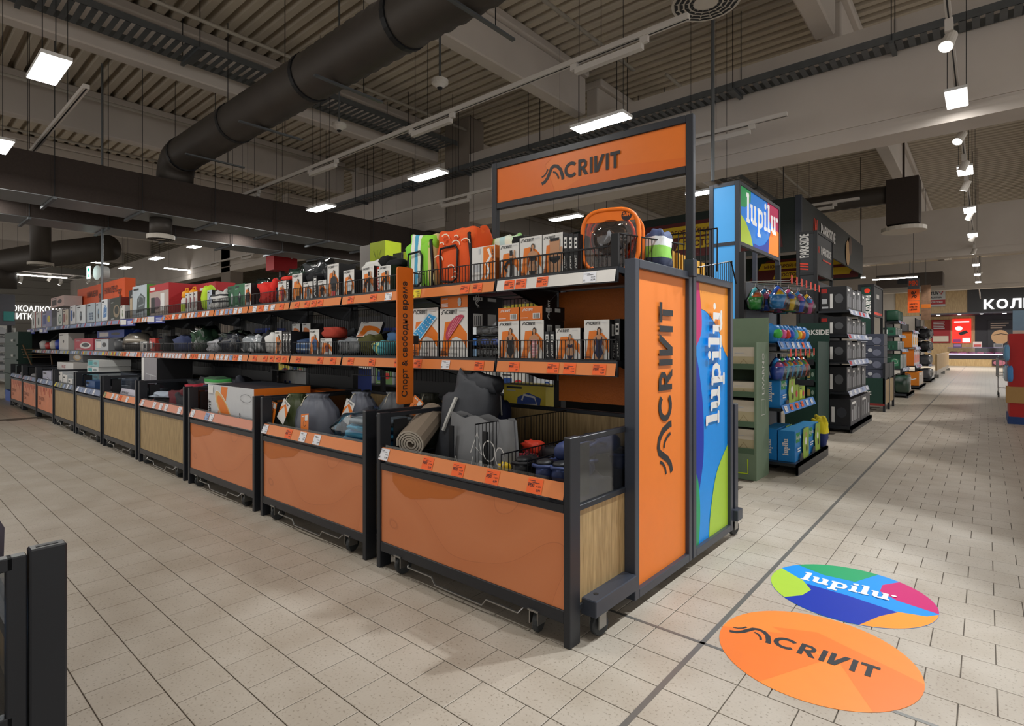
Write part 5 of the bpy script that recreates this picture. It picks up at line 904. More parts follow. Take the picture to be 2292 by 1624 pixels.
t = thing('inflatable_pack', 'light blue inflatable folded in shiny plastic, upper of two', 'pool inflatable', (-3.18, 2.28, BF + .18))
for k in range(4): MB().blob(.52 - .04 * k, .34, .045, (.01 * k, .01, .045 * k), 90 + k, .04, .5, 20, 8).build('folded_layer', C(('#4fb4dc', '#6cc6ea', '#58bce2', '#9aa4ac')[k], .35), t, smooth=True)
MB().blob(.58, .4, .22, (0, 0, -.005), 95, .1, .45, 26, 12, fold=.03).build('plastic_wrap', M_WRAP, t, smooth=True)
t = thing('inflatable_pack', 'blue inflatable folded in shiny plastic, lower of two', 'pool inflatable', (-3.2, 2.22, BF))
for k in range(3): MB().blob(.55, .36, .06, (0, .0, .055 * k), 97 + k, .05, .5, 20, 8).build('folded_layer', C(('#2c4a5c', '#3f86a8', '#2a3a48')[k], .35), t, smooth=True)
MB().blob(.6, .42, .19, (0, 0, -.004), 99, .1, .45, 26, 12, fold=.03).build('plastic_wrap', M_WRAP, t, smooth=True)
# bin 3: paddle board carton
def art_sup(a, w, h):
    a.poly([(.3 * w, .02 * h), (.2 * w, .3 * h), (.32 * w, .98 * h), (.46 * w, .98 * h), (.38 * w, .5 * h), (.45 * w, .02 * h)], 2)
    cx, cy = .38 * w, .55 * h; e = [(cx + .25 * math.cos(t_) * .76 + .085 * math.sin(t_) * .64, cy - .25 * math.cos(t_) * .64 + .085 * math.sin(t_) * .76) for t_ in [i / 24 * 2 * PI for i in range(24)]]; a.poly(e, 5); a.poly([(cx + (x - cx) * .75, cy + (y - cy) * .75) for x, y in e], 2); a.stroke(e + [e[0]], .008, 1)
    b = a.k; a.at(.075 * w, .3 * h, 1, 1, PI / 2); a.logo(0, 0, .055 * w, 0, False); a.k = b
    for k, s_ in enumerate(('INFLATABLE', 'ALL-ROUND SUP', 'STAND UP', 'BOARD')): b = a.k; a.at((.68 + .06 * k) * w, .06 * h, 1, 1, PI / 2); a.text(s_, 0, 0, .026 * w, 0, .015, .5 * h); a.k = b
    a.stroke([(.85 * w + .11 * w * math.cos(i / 16 * 2 * PI), .82 * h + .07 * h * math.sin(i / 16 * 2 * PI)) for i in range(17)], .003, 0); a.rect(.02 * w, .84 * h, .14 * w, .98 * h, 1)
carton('big white and orange paddle board carton standing in the third bin', -5.5, -4.56, BF, .945, 2.06, .5, C('#c9ccd0'), CORG, C('#20232c'), art=art_sup, c1=C('#d8b070'))
for k, (x, y, hx) in enumerate(((-4.66, 2.62, '#d9711f'), (-5.0, 2.7, '#2a2c34'))): carton(('orange carton lying behind the paddle board carton', 'dark carton lying at the back of the third bin')[k], x - .25, x + .25, BF, .9, y, .2, C(hx), C(hx))
# bins 4 - 10
for k, (x, y, z, w, h_, hx, lab) in enumerate(((-6.9, 2.2, BF, .5, .3, '#17181d', 'black jacket heap in the oak bin of clothing'), (-6.6, 2.24, BF + .05, .4, .32, '#5a1c24', 'dark red garment in the oak bin of clothing'), (-6.3, 2.22, BF, .44, .34, '#1c1d24', 'black garment at the front of the oak clothing bin'), (-6.1, 2.4, BF + .2, .36, .25, '#26304a', 'navy garment in the oak clothing bin'), (-6.75, 2.5, BF + .1, .5, .36, '#15161a', 'black padded jacket at the back of the oak clothing bin'), (-7.05, 2.2, BF + .15, .12, .1, '#c2301c', 'small red cap at the clothing bin corner'), (-6.45, 2.35, BF + .33, .3, .1, '#a82438', 'red sleeve on top of the clothing heap'), (-6.85, 2.18, BF + .28, .3, .06, '#a8b4c4', 'pale blue folder across the clothing heap'), (-6.0, 2.6, BF + .2, .4, .3, '#2a2e38', 'grey tent bag at the back of the clothing bin'))): soft('garment_heap', lab, 'clothing', x, y, z, w, .3, h_, C(hx, .8), 110 + k, .18, fold=.03)
soft('tent_bag', 'green and white tent bag lying over the clothing bin', 'bag', -5.98, 2.34, BF + .44, .36, .2, .09, stripes('tent_bag_print', [(0, '#2a5a34'), (.4, '#cfd8cc'), (.55, '#3aa04a'), (.8, '#22482c')], 2, 8., .2), 121)
carton('white and purple flat carton slanted across the fifth bin', -8.6, -7.62, BF + .13, BF + .3, 2.12, .34, C('#c9c6d2'), C('#d8d6d4'), None, lambda a, w, h: (a.rect(.1 * w, .05 * h, .55 * w, .5 * h, 5), a.text('KITCHEN SCALE', .06 * w, .62 * h, .16 * h, 0, .02, .8 * w)), C('#5a3a8a'), tilt=-.25)
carton('small white carton below the slanted purple one', -8.1, -7.62, BF, BF + .2, 2.08, .2, CWHT, GRY, art=art_item(4)); carton('tall grey carton picturing metal shelving in the fifth bin', -8.65, -8.05, BF, 1.14, 2.4, .42, C('#8e8c92'), C('#1f2024'), C('#b0aeb4'), art=lambda a, w, h: (a.rect(0, 0, .16 * w, h, 1), a.stroke([(.3 * w, .5 * h), (.95 * w, .45 * h)], .02 * w, 7), a.stroke([(.3 * w, .7 * h), (.95 * w, .66 * h)], .02 * w, 7), a.stroke([(.6 * w, .2 * h), (.6 * w, .68 * h)], .02 * w, 7), a.ell(.8 * w, .3 * h, .1 * w, .06 * h, 7, 12)))
for k, (x, w, h_, y, hx, s_, lab) in enumerate(((-9.9, .5, .34, 2.1, '#3a5a8a', '#2a4a7a', 'blue tool box in the sixth bin'), (-9.35, .4, .36, 2.3, '#5a6a82', '#4a5464', 'slate blue carton in the sixth bin'), (-9.1, .3, .3, 2.1, '#b8bcc0', '#9a9ca0', 'pale carton in the sixth bin'), (-9.6, .8, .44, 2.5, '#2c3440', '#242a32', 'dark carton at the back of the sixth bin'))): carton(lab, x - w / 2, x + w / 2, BF, BF + h_, y, .25, C(hx), C(s_), None, art_item(k % 4), C('#a9b4c4'), C('#22262c'))
for k in range(6): carton(f'white and teal flat carton in the seventh bin stack, {ordn[k]} from the bottom', -11.1 + .02 * k, -10.35 + .03 * (k % 2), BF + .105 * k, BF + .1 + .105 * k, 2.3, .42, C(('#cfd4d4', '#8ab8bc')[k % 2]), C('#d8dad8'), C('#d8dad8'), art_item(4), C('#3a9aa0'), C('#7a8a8c'), grp='white and teal cartons in the tall stack')
for k, (x, w, h_, lab) in enumerate(((-11.6, .3, .42, 'white lamp carton at the far end of the seventh bin'), (-11.25, .3, .38, 'white lamp carton second in the seventh bin'), (-10.9, .28, .33, 'white lamp carton before the flat stack'), (-10.55, .28, .3, 'white lamp carton nearest in the seventh bin'))): carton(lab, x - w / 2, x + w / 2, BF, BF + h_, 2.06, .2, CWHT, GRY, None, art_item(3), C('#3a3c3a'), C('#b8b05a'))
carton('white flat pan carton lying across the eighth bin', -13.2, -11.95, BF + .4, 1.0, 2.3, .4, CWHT, C('#c8c4c0'), None, lambda a, w, h: a.text('PAN SET', .3 * w, .3 * h, .4 * h, 5), C('#a82430')); carton('pale violet carton in the eighth bin', -13.0, -12.3, BF, BF + .4, 2.06, .2, C('#aeb0c4'), C('#8a8ca0'), None, art_item(1), C('#6a6c82'), C('#d8d8e0'))
carton('grey carton with round picture stacked on the pan carton', -13.3, -12.3, 1.005, 1.2, 2.5, .35, C('#5a5c60'), C('#8a8c90'), None, art_item(0), C('#b89a6a'), C('#c8c4bc')); carton('carton supporting the flat pan carton', -12.7, -12.0, BF, BF + .4, 2.4, .3, C('#7a7c82'), C('#7a7c82'))
for k, (x, hx) in enumerate(((-14.4, '#8f8f92'), (-13.9, '#c8c8c6'), (-15.6, '#7a7c80'), (-15.2, '#3a3c40'))):
    t = thing('hose_coil', ('grey coiled hose in the ninth bin', 'white coiled hose in the ninth bin', 'grey cable coil in the tenth bin', 'black cable coil in the tenth bin')[k], 'hose', (x, 2.3, BF))
    for j in range(3): MB().tube([(.2 * math.cos(i / 18 * 2 * PI), .16 * math.sin(i / 18 * 2 * PI), .06 + .09 * j + .02 * math.sin(i)) for i in range(18)], .045, 7, closed=True).build('hose_loop', C(hx, .5), t, smooth=True)
t = thing('folding_chair', 'folded metal-framed chair leaning over the last bin', 'chair', (-16.15, 2.3, BF)); MB().tube([(-.35, 0, .75), (-.2, -.05, .86), (.05, .0, .6), (.3, .1, .2), (.35, .1, 0)], .015, 6).build('frame_tube', C('#6a5238', .4), t)
for k in range(4): MB().box(-.34 + .09 * k, -.29 + .09 * k, -.06, .4, .76 - .06 * k, .775 - .06 * k).build('slat', C('#7a6244', .5), t)
MB().tube([(-.35, .4, .75), (-.2, .4, .86), (.05, .4, .6), (.3, .4, .2), (.35, .4, 0)], .015, 6).build('frame_tube', C('#6a5238', .4), t)
carton('grey appliance carton in the ninth bin', -15.0, -14.3, BF, BF + .3, 2.5, .3, C('#9a9ca4'), C('#6a6c72'), None, art_item(0), C('#d8d8d8'), C('#4a4c50'))
for k in range(24):
    x = -3.35 - .235 * k; soft('garment_pack', f'dark garment pack behind the middle baskets, {ordn[k % 10]} of the {("nearest", "second", "farthest")[k // 10]} ten', 'clothing', x, 2.9, ZM, .25, .2, .17 + .05 * ((k * 7) % 4) / 3, G(rnd.choice(['#22252c', '#2c3446', '#3a3d42', '#50545a', '#2e3a34', '#8a8c90', '#1b1c20'])), 300 + k, .14, fold=.02, grp='garment packs at the back of the middle shelf')
# glimpses on the far side of the gondola, seen through the wire grids
for k, (x, z, hx, lab) in enumerate(((-1.75, 1.702, '#b98a2e', 'ochre cardboard box row behind the orange end panel'), (-1.55, 1.702, '#b4862c', 'ochre cardboard box behind the sign post'), (-1.5, 1.73, '#c49436', 'ochre carton pack beside the sign post'))):
    t = thing('carton_pack', lab, 'box', (x, 3.3, z))
    for j in range(7): MB().box(-.1 + .012 * j, .0 + .012 * j, .05 * j, .05 * j + .045, 0, .17 - .008 * j).build('kraft_sleeve', C(hx, .7), t)
for k in range(22):
    x = -2.3 - .62 * k; z = (1.225, .752)[k % 2]; hx = rnd.choice(['#c8ccd8', '#b83038', '#d8c23a', '#3a52b0', '#dcdcda', '#8aa0b8', '#d87a2a'])
    carton(f'bright pack behind the wire grid, {ordn[k % 10]} {"of the near half" if k < 10 else ("of the far half" if k < 20 else "at the end")}', x, x + .42, z, z + .2 + .05 * (k % 3), 3.3, .2, C(hx), C(hx), None, art_item(k % 5), C('#2a4a9a'), C('#d8d8d8'), grp='packs on the far side')
# ================================================================ RIGHT AISLE: displays beyond the end panels (fronts face the aisle, +X)
SAGE = mat('#6c8069', .6, name='sage_card'); SAGED = mat('#4f6650', .6, name='sage_card_shelf'); PKG = mat('#17382f', .5, name='dark_green_board'); PKD = mat('#24272b', .5, name='charcoal_board')
def xcarton(lab, y0, y1, z0, z1, xf, d, south, east, top=None, sart=None, eart=None, c1=None, c2=None, grp=None, name='carton', cat='box'):
    """carton whose front faces the aisle (+X): south face towards the camera, east face towards the aisle"""
    w, h = y1 - y0, z1 - z0; t = thing(name, lab, cat, (xf - d / 2, y0, z0), 0, grp)
    q = MB(); q.box(-d / 2, d / 2, 0, w, 0, h, 1, 0, 2, 1); q.build('carton_body', [south, east, top or south], t); pal = [M_INK, M_WHITE, ORG, SKIN, HAIR, c1 or CBLK, c2 or GRY, GRY]
    if sart: a = Art((-d / 2, 0, 0), step=.0006); sart(a, d, h); a.build('side_print', pal, t)
    if eart: a = Art((d / 2, 0, 0), (0, 1, 0), (0, 0, 1), step=.0006); eart(a, w, h); a.build('front_print', pal, t)
    return t
# sage green cardboard display
t = thing('cardboard_display', 'sage green cardboard display of beige lamp boxes beside the kids panel', 'display stand', (-1.67, 5.55, 0))
MB().box(-.5, 0, .38, .40, 0, 1.585).build('back_board', SAGE, t); MB().box(-.02, 0, 0, .38, 0, 1.335).build('side_wall', SAGE, t); MB().box(-.5, -.48, 0, .38, 0, 1.335).build('side_wall', SAGE, t); MB().box(-.5, -.02, .0, .02, 0, .25).build('front_board', SAGE, t)
for z in (.25, .51, .80, 1.07): MB().box(-.48, -.02, .01, .38, z, z + .015).build('shelf', SAGED, t); MB().box(-.48, -.02, 0, .012, z, z + .055).build('shelf_lip', SAGED, t)
a = Art((.0, .24, .62), (0, 0, 1), (0, -1, 0), .001); a.text('LIVARNO', .2, 0, .07, 0, .0, .42); a.stroke([(.0, -.03), (.0, .1), (.15, .1), (.15, -.03), (.0, -.03)], .006, 0); a.build('lettering', CWHT, t)
a = Art((-.5, 0, 0), step=.001); a.stroke([(.2, .06), (.42, .06), (.42, .2)], .012, 0); a.build('lime_line', C('#b8d42a'), t)
for i, (z, h_) in enumerate(((.266, .22), (.526, .24), (.816, .13), (1.086, .2))):
    for j in range(2): carton(f'beige lamp box on the sage display, {("lowest", "second", "third", "top")[i]} shelf, {("inner", "outer")[j]} one', -2.12 + .22 * j, -1.91 + .22 * j, z, z + h_, 5.57, .3, C('#c9c1b0'), C('#bdb5a4'), None, lambda a, w, h: (a.rect(0, 0, w, .55 * h, 5), a.rect(.1 * w, .7 * h, .5 * w, .73 * h, 7), a.stroke([(.3 * w, .15 * h), (.5 * w, .4 * h), (.7 * w, .15 * h)], .02 * w, 6)), C('#b4a988'), C('#7a6a42'), grp='beige lamp boxes')
for z in (.3, .56, .845): put('price_label', price_mesh('o', .13, .05, '9,99'), t, (-.3, -.002, z - .03))
# kids shelf unit
BLUE = mat('#1f7fc8', .45, name='kids_blue'); LIME = mat('#8fae3a', .45, name='kids_lime')
ks = thing('shelf_unit', 'kids end shelf with blue price rails and hanging toys', 'shelving', (-1.42, 6.03, 0))
q = MB(); q.box(-.57, 0, 0, 1.4, .085, .115); q.box(-.02, 0, 0, 1.4, .0, .115); q.build('base_tray', M_BLACK, ks); MB().box(-.02, .0, 0, .02, 0.01, .1).build('base_leg', M_BLACK, ks)
MB().box(-.575, -.52, .0, .06, 0, 2.3).build('upright', M_DARK, ks); MB().box(-.575, -.52, 1.34, 1.4, 0, 2.3).build('upright', M_DARK, ks); MB().box(-.57, -.55, .06, 1.34, .1, 2.0).build('back_panel', mat('#4a5058', .6, name='grey_back_panel'), ks)
for z, dd in ((.66, .16), (1.32, .2)):
    s = MB().box(-.58, -dd, 0, 1.4, z - .03, z).build('shelf', M_BLACK, ks); MB().quadv([(-dd + .035, .02, z - .055), (-dd + .035, 1.38, z - .055), (-dd, 1.38, z + .03), (-dd, .02, z + .03)]).build('price_rail', mat('#3f7fc8', .4, name='blue_price_rail'), s)
    for j in range(6): o = put('price_label', price_mesh(rnd.choice('wwob'), .1, .06, '9,99'), s, (-dd + .03, .12 + .22 * j, z - .04)); o.rotation_euler = (-.3, 0, PI / 2)
def kidsart(a, w, h): a.rect(.08 * w, .6 * h, .4 * w, .92 * h, 6); a.kids(.1 * w, .72 * h, .055 * w, 1, False); a.rect(.08 * w, .4 * h, .35 * w, .44 * h, 1); a.rect(.08 * w, .32 * h, .3 * w, .36 * h, 1); a.poly([(.55 * w, 0), (.48 * w, .5 * h), (.55 * w, h), (w, h), (w, 0)], 5); a.ell(.75 * w, .55 * h, .08 * w, .13 * h, 1, 10); a.ell(.75 * w, .78 * h, .05 * w, .08 * h, 3, 10); a.ell(.82 * w, .3 * h, .06 * w, .12 * h, 4, 10); a.poly([(.2 * w, 0), (.5 * w, 0), (.5 * w, .2 * h), (.35 * w, .25 * h)], 0)
def kidside(a, w, h): b = a.k; a.at(.62 * w, .2 * h, 1, 1, PI / 2); a.kids(0, 0, min(.22 * w, .14 * h), 1, False); a.k = b
kg = mat('#1f8a4a', .5, name='kids_green')
xcarton('big blue toy carton on the kids base tray, nearer', 6.12, 6.62, .116, .43, -1.47, .16, BLUE, BLUE, C('#3a9ad8'), kidside, kidsart, LIME, kg); xcarton('big blue toy carton on the kids base tray, behind the nearer', 6.12, 6.62, .116, .44, -1.64, .14, BLUE, BLUE, C('#3a9ad8'), kidside, kidsart, LIME, kg)
xcarton('big blue toy carton on the kids base tray, farther', 6.66, 7.16, .116, .42, -1.47, .16, BLUE, BLUE, C('#3a9ad8'), kidside, kidsart, LIME, kg); soft('toy_net', 'yellow and blue toy net at the end of the kids tray', 'toy', -1.48, 7.28, .116, .16, .16, .36, stripes('toy_net_print', [(0, '#1a2c6a'), (.45, '#e0cf1a'), (.8, '#d8c41a')], 2, 2.6, .0), 130)
xcarton('blue toy carton on the middle kids shelf', 6.08, 6.6, .662, .965, -1.6, .2, BLUE, BLUE, None, kidside, kidsart, LIME, kg); 
for k in range(2): xcarton(f'lime toy carton on the middle kids shelf, {("nearer", "farther")[k]}', 6.64 + .3 * k, 6.9 + .3 * k, .662, .86 - .03 * k, -1.62, .18, LIME, LIME, None, None, art_item(4), C('#d8d83a'), C('#c2304a'))
TOY = ['#2f8fd8', '#e0392a', '#f0c31e', '#3fb04a', '#2a58c8', '#e86a2a', '#d85a9a', '#56b8c8']
for k in range(8):
    t = thing('toy_pack', f'blue and lime toy pack on the upper kids shelf, {ordn[k]} from the camera', 'toy', (-1.68, 6.1 + .16 * k, 1.322)); MB().blob(.16, .14, .2, (0, 0, 0), 140 + k, .1, .7, 14, 10).build('backing_card', C('#2a7fc8'), t, smooth=True); MB().blob(.09, .09, .1, (.06, -.03, .05), 150 + k, .1, .8, 12, 8).build('toy_body', C(TOY[(k * 3 + 3) % 8]), t, smooth=True)
def toybag(lab, x, y, z, k, buck):
    t = thing('toy_bag', lab, 'toy', (x, y, z)); c = [C(TOY[(k + j * 2) % 8], .4) for j in range(3)]
    MB().lathe([(.05, -.2), (.075, -.08), (.08, -.075)] if not buck else [(.05, -.19), (.08, -.07), (.085, -.06)], 12).build('bucket', c[0], t, smooth=True)
    MB().blob(.1, .1, .08, (.01, 0, -.1), k, .15, .8, 12, 8).build('sand_mould', c[1], t, smooth=True); MB().tube([(-.04, -.03, -.08), (.0, -.05, .0), (.02, -.04, .02)], .018, 6).build('spade', c[2], t, smooth=True)
    MB().lathe([(.085, -.2), (.1, -.1), (.06, -.02), (.015, .04)], 12).build('net_bag', M_WRAP, t, smooth=True); MB().tube([(0, 0, .04), (0, 0, .075)], .003, 4).build('hang_loop', CWHT, t)
def hook(lab, x0, x1, y, z):
    t = thing('display_hook', lab, 'hook', (0, 0, 0), 0, 'white display hooks'); MB().tube([(x0, y, z + .02), (x1, y, z), (x1 + .02, y, z + .03)], .004, 5).build('hook_wire', mat('#c8c8c4', .3, .5, name='hook_steel'), t); MB().box(x1 + .015, x1 + .019, y - .025, y + .025, z - .03, z + .05).build('tag_holder', C('#e2402a'), t)
for k in range(7):
    y = 6.06 + .2 * k; hook(f'white wire hook with red tag, upper row, {ordn[k]} from the camera', -2.0, -1.5, y, 1.96); toybag(f'netted beach toy set hanging in the upper row, {ordn[k]} from the camera', -1.62 - .03 * (k % 2), y + .02, 1.88, k, k == 0)
for k in range(5): toybag(f'netted beach toy set in the second rank of the upper row, {ordn[k]} from the camera', -1.84 + .02 * (k % 2), 6.08 + .24 * k, 1.88, k + 3, 0)
for k in range(6):
    y = 6.1 + .2 * k; hook(f'white wire hook with red tag, lower row, {ordn[k]} from the camera', -2.0, -1.52, y, 1.22); toybag(f'netted sand bucket hanging in the lower row, {ordn[k]} from the camera', -1.64, y + .02, 1.145, k + (6 if k in (1, 2) else 4), 1)
# towers
def light_tower(lab, x, y0, y1, dx, z0, z1, eastm, southm, eart, sart, leg=0., frame=M_FRAME):
    t = thing('sign_tower', lab, 'sign', (x, y0, 0)); w = y1 - y0
    for a_, b_ in ((-dx, 0), (-dx, w - .05), (-.05, 0), (-.05, w - .05)): MB().cbox(a_, a_ + .05, b_, b_ + .05, leg, z1, .003).build('corner_post', frame, t)
    for z in (z0, z1 - .04): MB().box(-dx + .05, -.05, 0, .04, z, z + .04).build('frame_rail', frame, t); MB().box(-.04, 0, .05, w - .05, z, z + .04).build('frame_rail', frame, t)
    MB().box(-.03, -.012, .05, w - .05, z0 + .04, z1 - .04).build('face_panel', eastm, t); MB().box(-dx + .05, -.05, .012, .03, z0 + .04, z1 - .04).build('face_panel', southm, t); MB().box(-dx + .05, -.05, .012, .03, max(leg, 1.2), z0).build('face_panel', southm, t)
    if eart: a = Art((-.012, .05, z0 + .04), (0, 1, 0), (0, 0, 1), .001); a_ = eart(a, w - .1, z1 - z0 - .08); a.build('panel_print', a_, t)
    if sart: a = Art((-dx + .05, .012, z0 + .04), (1, 0, 0), (0, 0, 1), .001); a_ = sart(a, dx - .1, z1 - z0 - .08); a.build('lettering', a_, t)
    return t
LBX = [mat(h, .4, var=.03, emit=.38, name='backlit_print') for h in ('#0b78d0', '#0a2f98', '#b0144e', '#1a8a4a', '#a8c032', '#e8801e', '#e8e8e8')]; LBS = mat('#4a9fe0', .4, var=.12, scale=2, emit=.3, name='backlit_blue')
def kids_tower(a, w, h):
    a.poly([(0, h), (0, .62 * h), (.12 * w, .66 * h), (.24 * w, .8 * h), (.25 * w, h)], 3); a.poly([(w, h), (.68 * w, h), (.68 * w, .85 * h), (.76 * w, .62 * h), (w, .52 * h)], 2); a.poly([(0, .5 * h), (.12 * w, .4 * h), (.24 * w, .2 * h), (.3 * w, 0), (0, 0)], 4)
    a.poly([(w, .52 * h), (.8 * w, .56 * h), (.72 * w, .3 * h), (.7 * w, 0), (w, 0)], 5); a.poly([(.3 * w, 0), (.32 * w, .07 * h), (.45 * w, .06 * h), (.6 * w, .14 * h), (.72 * w, .3 * h), (.7 * w, 0)], 1); a.kids(.13 * w, .4 * h, .15 * w, 6); return LBX
light_tower('backlit kids sign tower with white lettering over the toy shelf', -2.0, 6.07, 7.62, .33, 2.385, 3.075, LBX[0], LBS, kids_tower, None, .0)
TXTW = CWHT; TXTR = C('#e23a1c')
def bars(a, x, y, s): [a.poly([(x + .34 * s * k, y), (x + .34 * s * k + .18 * s, y), (x + .34 * s * k + .33 * s, y + s), (x + .34 * s * k + .15 * s, y + s)], 1) for k in range(3)]
def pk_e(a, w, h): bars(a, .06 * w, .52 * h, .16 * h); a.text('PARKSIDE', .24 * w, .5 * h, .22 * h, 0, .03, .7 * w); a.rect(.36 * w, .36 * h, .9 * w, .4 * h, 1); return [TXTW, TXTR]
def pk_s(a, w, h): a.at(.62 * w, .06 * h, 1, 1, PI / 2); bars(a, 0, 0, .12); a.text('PARKSIDE', .2, -.01, .15, 0, .03, .62 * h); a.rect(.3, -.11, .78 * h, -.08, 1); return [TXTW, TXTR]
light_tower('charcoal tool sign tower with white vertical lettering', -2.0, 9.66, 10.86, .3, 2.42, 3.11, PKD, PKD, pk_e, pk_s, 0, M_DARK)
def pk2_s(a, w, h): a.at(.38 * w, .94 * h, 1, 1, -PI / 2); a.text('PARKSIDE', .16, -.02, .13, 0, .03, .66 * h); a.ell(.06, .04, .05, .05, 1, 12); return [TXTW, TXTR]
light_tower('dark green tool sign tower farther down the aisle', -1.72, 13.3, 14.6, .28, 1.9, 2.56, PKD, PKG, lambda a, w, h: (a.rect(0, 0, w, .1 * h, 1), a.rect(.3 * w, .6 * h, .6 * w, .75 * h, 0), [TXTW, TXTR])[-1], pk2_s, .9, M_DARK)
# suspended green canopy frame
cn = thing('hanging_canopy_sign', 'suspended dark green canopy sign with red and yellow slogans', 'sign', (-2.5, 10.84, 3.2)); GRB = mat('#14231e', .5, name='canopy_green'); 
MB().box(-6.7, 0, 0, .04, -.2, .78).build('canopy_panel', GRB, cn); MB().box(-.04, 0, .04, 6.5, 0, .78).build('canopy_panel', mat('#1d2220', .5, name='canopy_charcoal'), cn); MB().box(-6.7, -.04, 6.46, 6.5, -.1, .72).build('canopy_panel', GRB, cn); MB().cbox(-.1, .01, -.02, .05, -.2, .8, .004).build('corner_post', M_FRAME, cn)
RED_ = C('#5a1616'); YEL = C('#d8b41e'); a = Art((-3.6, 0, -.1), step=.003); a.poly([(.0, 0), (.6, .72), (3.2, .72), (3.3, 0)], 0); a.poly([(.75, .42), (.85, .64), (2.4, .64), (2.3, .42)], 1); a.text('МНОГОБРОЙНИ', .92, .46, .13, 0, .03, 1.4); a.poly([(1.25, .16), (1.35, .38), (2.6, .38), (2.5, .16)], 1); a.text('ПОСТОЯННО', 1.42, .2, .13, 0, .03, 1.0); a.build('slogan_print', [RED_, YEL], cn)
a = Art((-3.2, 6.46, -.05), step=.003); a.poly([(.2, 0), (.8, .66), (3.2, .66), (3.1, 0)], 0); a.poly([(.55, .38), (.65, .58), (2.9, .58), (2.8, .38)], 1); a.text('МНОГОБРОЙНИ ИЗБОР', .72, .42, .12, 0, .03, 2.0); a.poly([(.95, .1), (1.05, .3), (3.0, .3), (2.9, .1)], 1); a.text('ПОСТОЯННО БРАНД', 1.12, .14, .12, 0, .03, 1.7); a.build('slogan_print', [RED_, YEL], cn)
a = Art((0, 0, 0), (0, 1, 0), (0, 0, 1), .003); bars(a, .9, .25, .3); a.text('PARKSIDE', 1.5, .3, .24, 0, .03); a.ell(4.3, .3, .25, .3, 2, 14); a.ell(4.6, .5, .18, .22, 3, 14); a.build('logo_print', [TXTW, TXTR, C('#b08a5a'), C('#5a4030')], cn)
for x, y in ((-.3, .02), (-.02, 6.3), (-4, .02), (-4, 6.48)): MB().tube([(x, y, .78), (x, y, 3.1)], .008, 5).build('hanging_wire', M_DARK, cn)
# tool displays
t = thing('cardboard_display', 'dark green cardboard tool display behind the kids shelf', 'display stand', (-1.75, 8.5, 0)); MB().box(-.42, 0, .7, .74, 0, 1.64).build('back_board', PKG, t); MB().box(-.03, 0, 0, .74, 0, 1.36).build('side_wall', PKG, t); MB().box(-.42, -.03, 0, .02, 0, .55).build('front_board', PKG, t)
for z in (.55, .8, 1.08): MB().box(-.42, -.03, 0, .7, z, z + .02).build('shelf', PKG, t); MB().box(-.4, -.05, -.002, .0, z - .05, z + .03).build('shelf_lip', PKD, t)
a = Art((-.42, .7, 1.4), step=.002); a.text('PARKSIDE', .02, .06, .08, 0, .03, .4); a.build('lettering', TXTW, t)
for i, z in enumerate((.572, .822, 1.102)):
    for j in range(3): carton(f'small green and brass tool box on the green display, {("lowest", "middle", "top")[i]} shelf, {ordn[j]} from the inside', -2.15 + .125 * j, -2.04 + .125 * j, z, z + .16, 8.53, .25, C('#1e4a38'), C('#163a2c'), None, art_item(4), C('#b8a05a'), C('#9ab0a0'), grp='small green tool boxes')
def toolshelf(lab, y0, y1, xf, levels, zs):
    t = thing('shelf_unit', lab, 'shelving', (xf, y0, 0)); w = y1 - y0; MB().box(-.49, 0, 0, w, .05, .1).build('base_tray', M_BLACK, t); MB().box(-.03, 0, 0, w, 0, .1).build('base_lip', M_BLACK, t)
    for y in (0, w - .05): MB().box(-.49, -.45, y, y + .05, 0, zs).build('upright', M_DARK, t)
    MB().box(-.489, -.475, .05, w - .05, .1, zs).build('back_panel', M_DARK, t)
    for k, (z, d) in enumerate(levels):
        s = MB().box(-.475, -d, .0, w, z - .03, z).build('shelf', M_BLACK, t); MB().quadv([(-d + .03, 0.02, z - .06), (-d + .03, w - .02, z - .06), (-d, w - .02, z + .02), (-d, .02, z + .02)]).build('price_rail', C('#9aa2b8'), s)
        for j in range(5): o = put('price_label', price_mesh(rnd.choice('wwrb'), .16, .06, '9,99'), s, (-d + .025, .15 + j * w / 5, z - .045)); o.rotation_euler = (-.3, 0, PI / 2)
    return t
LV = [(.60, .06), (1.06, .06), (1.46, .07), (1.83, .05)]; toolshelf('black tool shelf with dark boxes under the charcoal tower', 9.5, 11.35, -1.5, LV, 2.3)
def art_tool(a, w, h): a.rect(.08 * w, .74 * h, .3 * w, .92 * h, 5); a.rect(.4 * w, .1 * h, .5 * w, .7 * h, 1); a.ell(.72 * w, .5 * h, .16 * w, .2 * h, 6, 12); a.rect(.1 * w, .1 * h, .34 * w, .18 * h, 7); a.rect(.1 * w, .3 * h, .3 * w, .5 * h, 7)
def art_bars(a, w, h): [a.rect(.15 * w + .2 * k * w, .15 * h, .22 * w + .2 * k * w, (.6 + .1 * (k % 3)) * h, 7) for k in range(4)]; a.rect(.1 * w, .8 * h, .5 * w, .9 * h, 1)
k = 0
for z, top in ((.602, .98), (1.062, 1.38), (1.462, 1.74), (1.832, 2.2)):
    for j in range(4):
        y = 9.55 + .44 * j; xcarton(f'black power tool box on the {("lowest", "second", "third", "top")[k]} shelf of the tool unit, {ordn[j]} from the camera', y, y + .4, z, top - .03 * (j % 2), -1.58, .37, C('#1d1e22'), C('#3a3c40'), C('#8a1e18') if k == 3 and j == 0 else None, art_tool if j == 0 else None, art_bars, C('#a82018'), C('#5a5c60'), 'black power tool boxes')
    k += 1
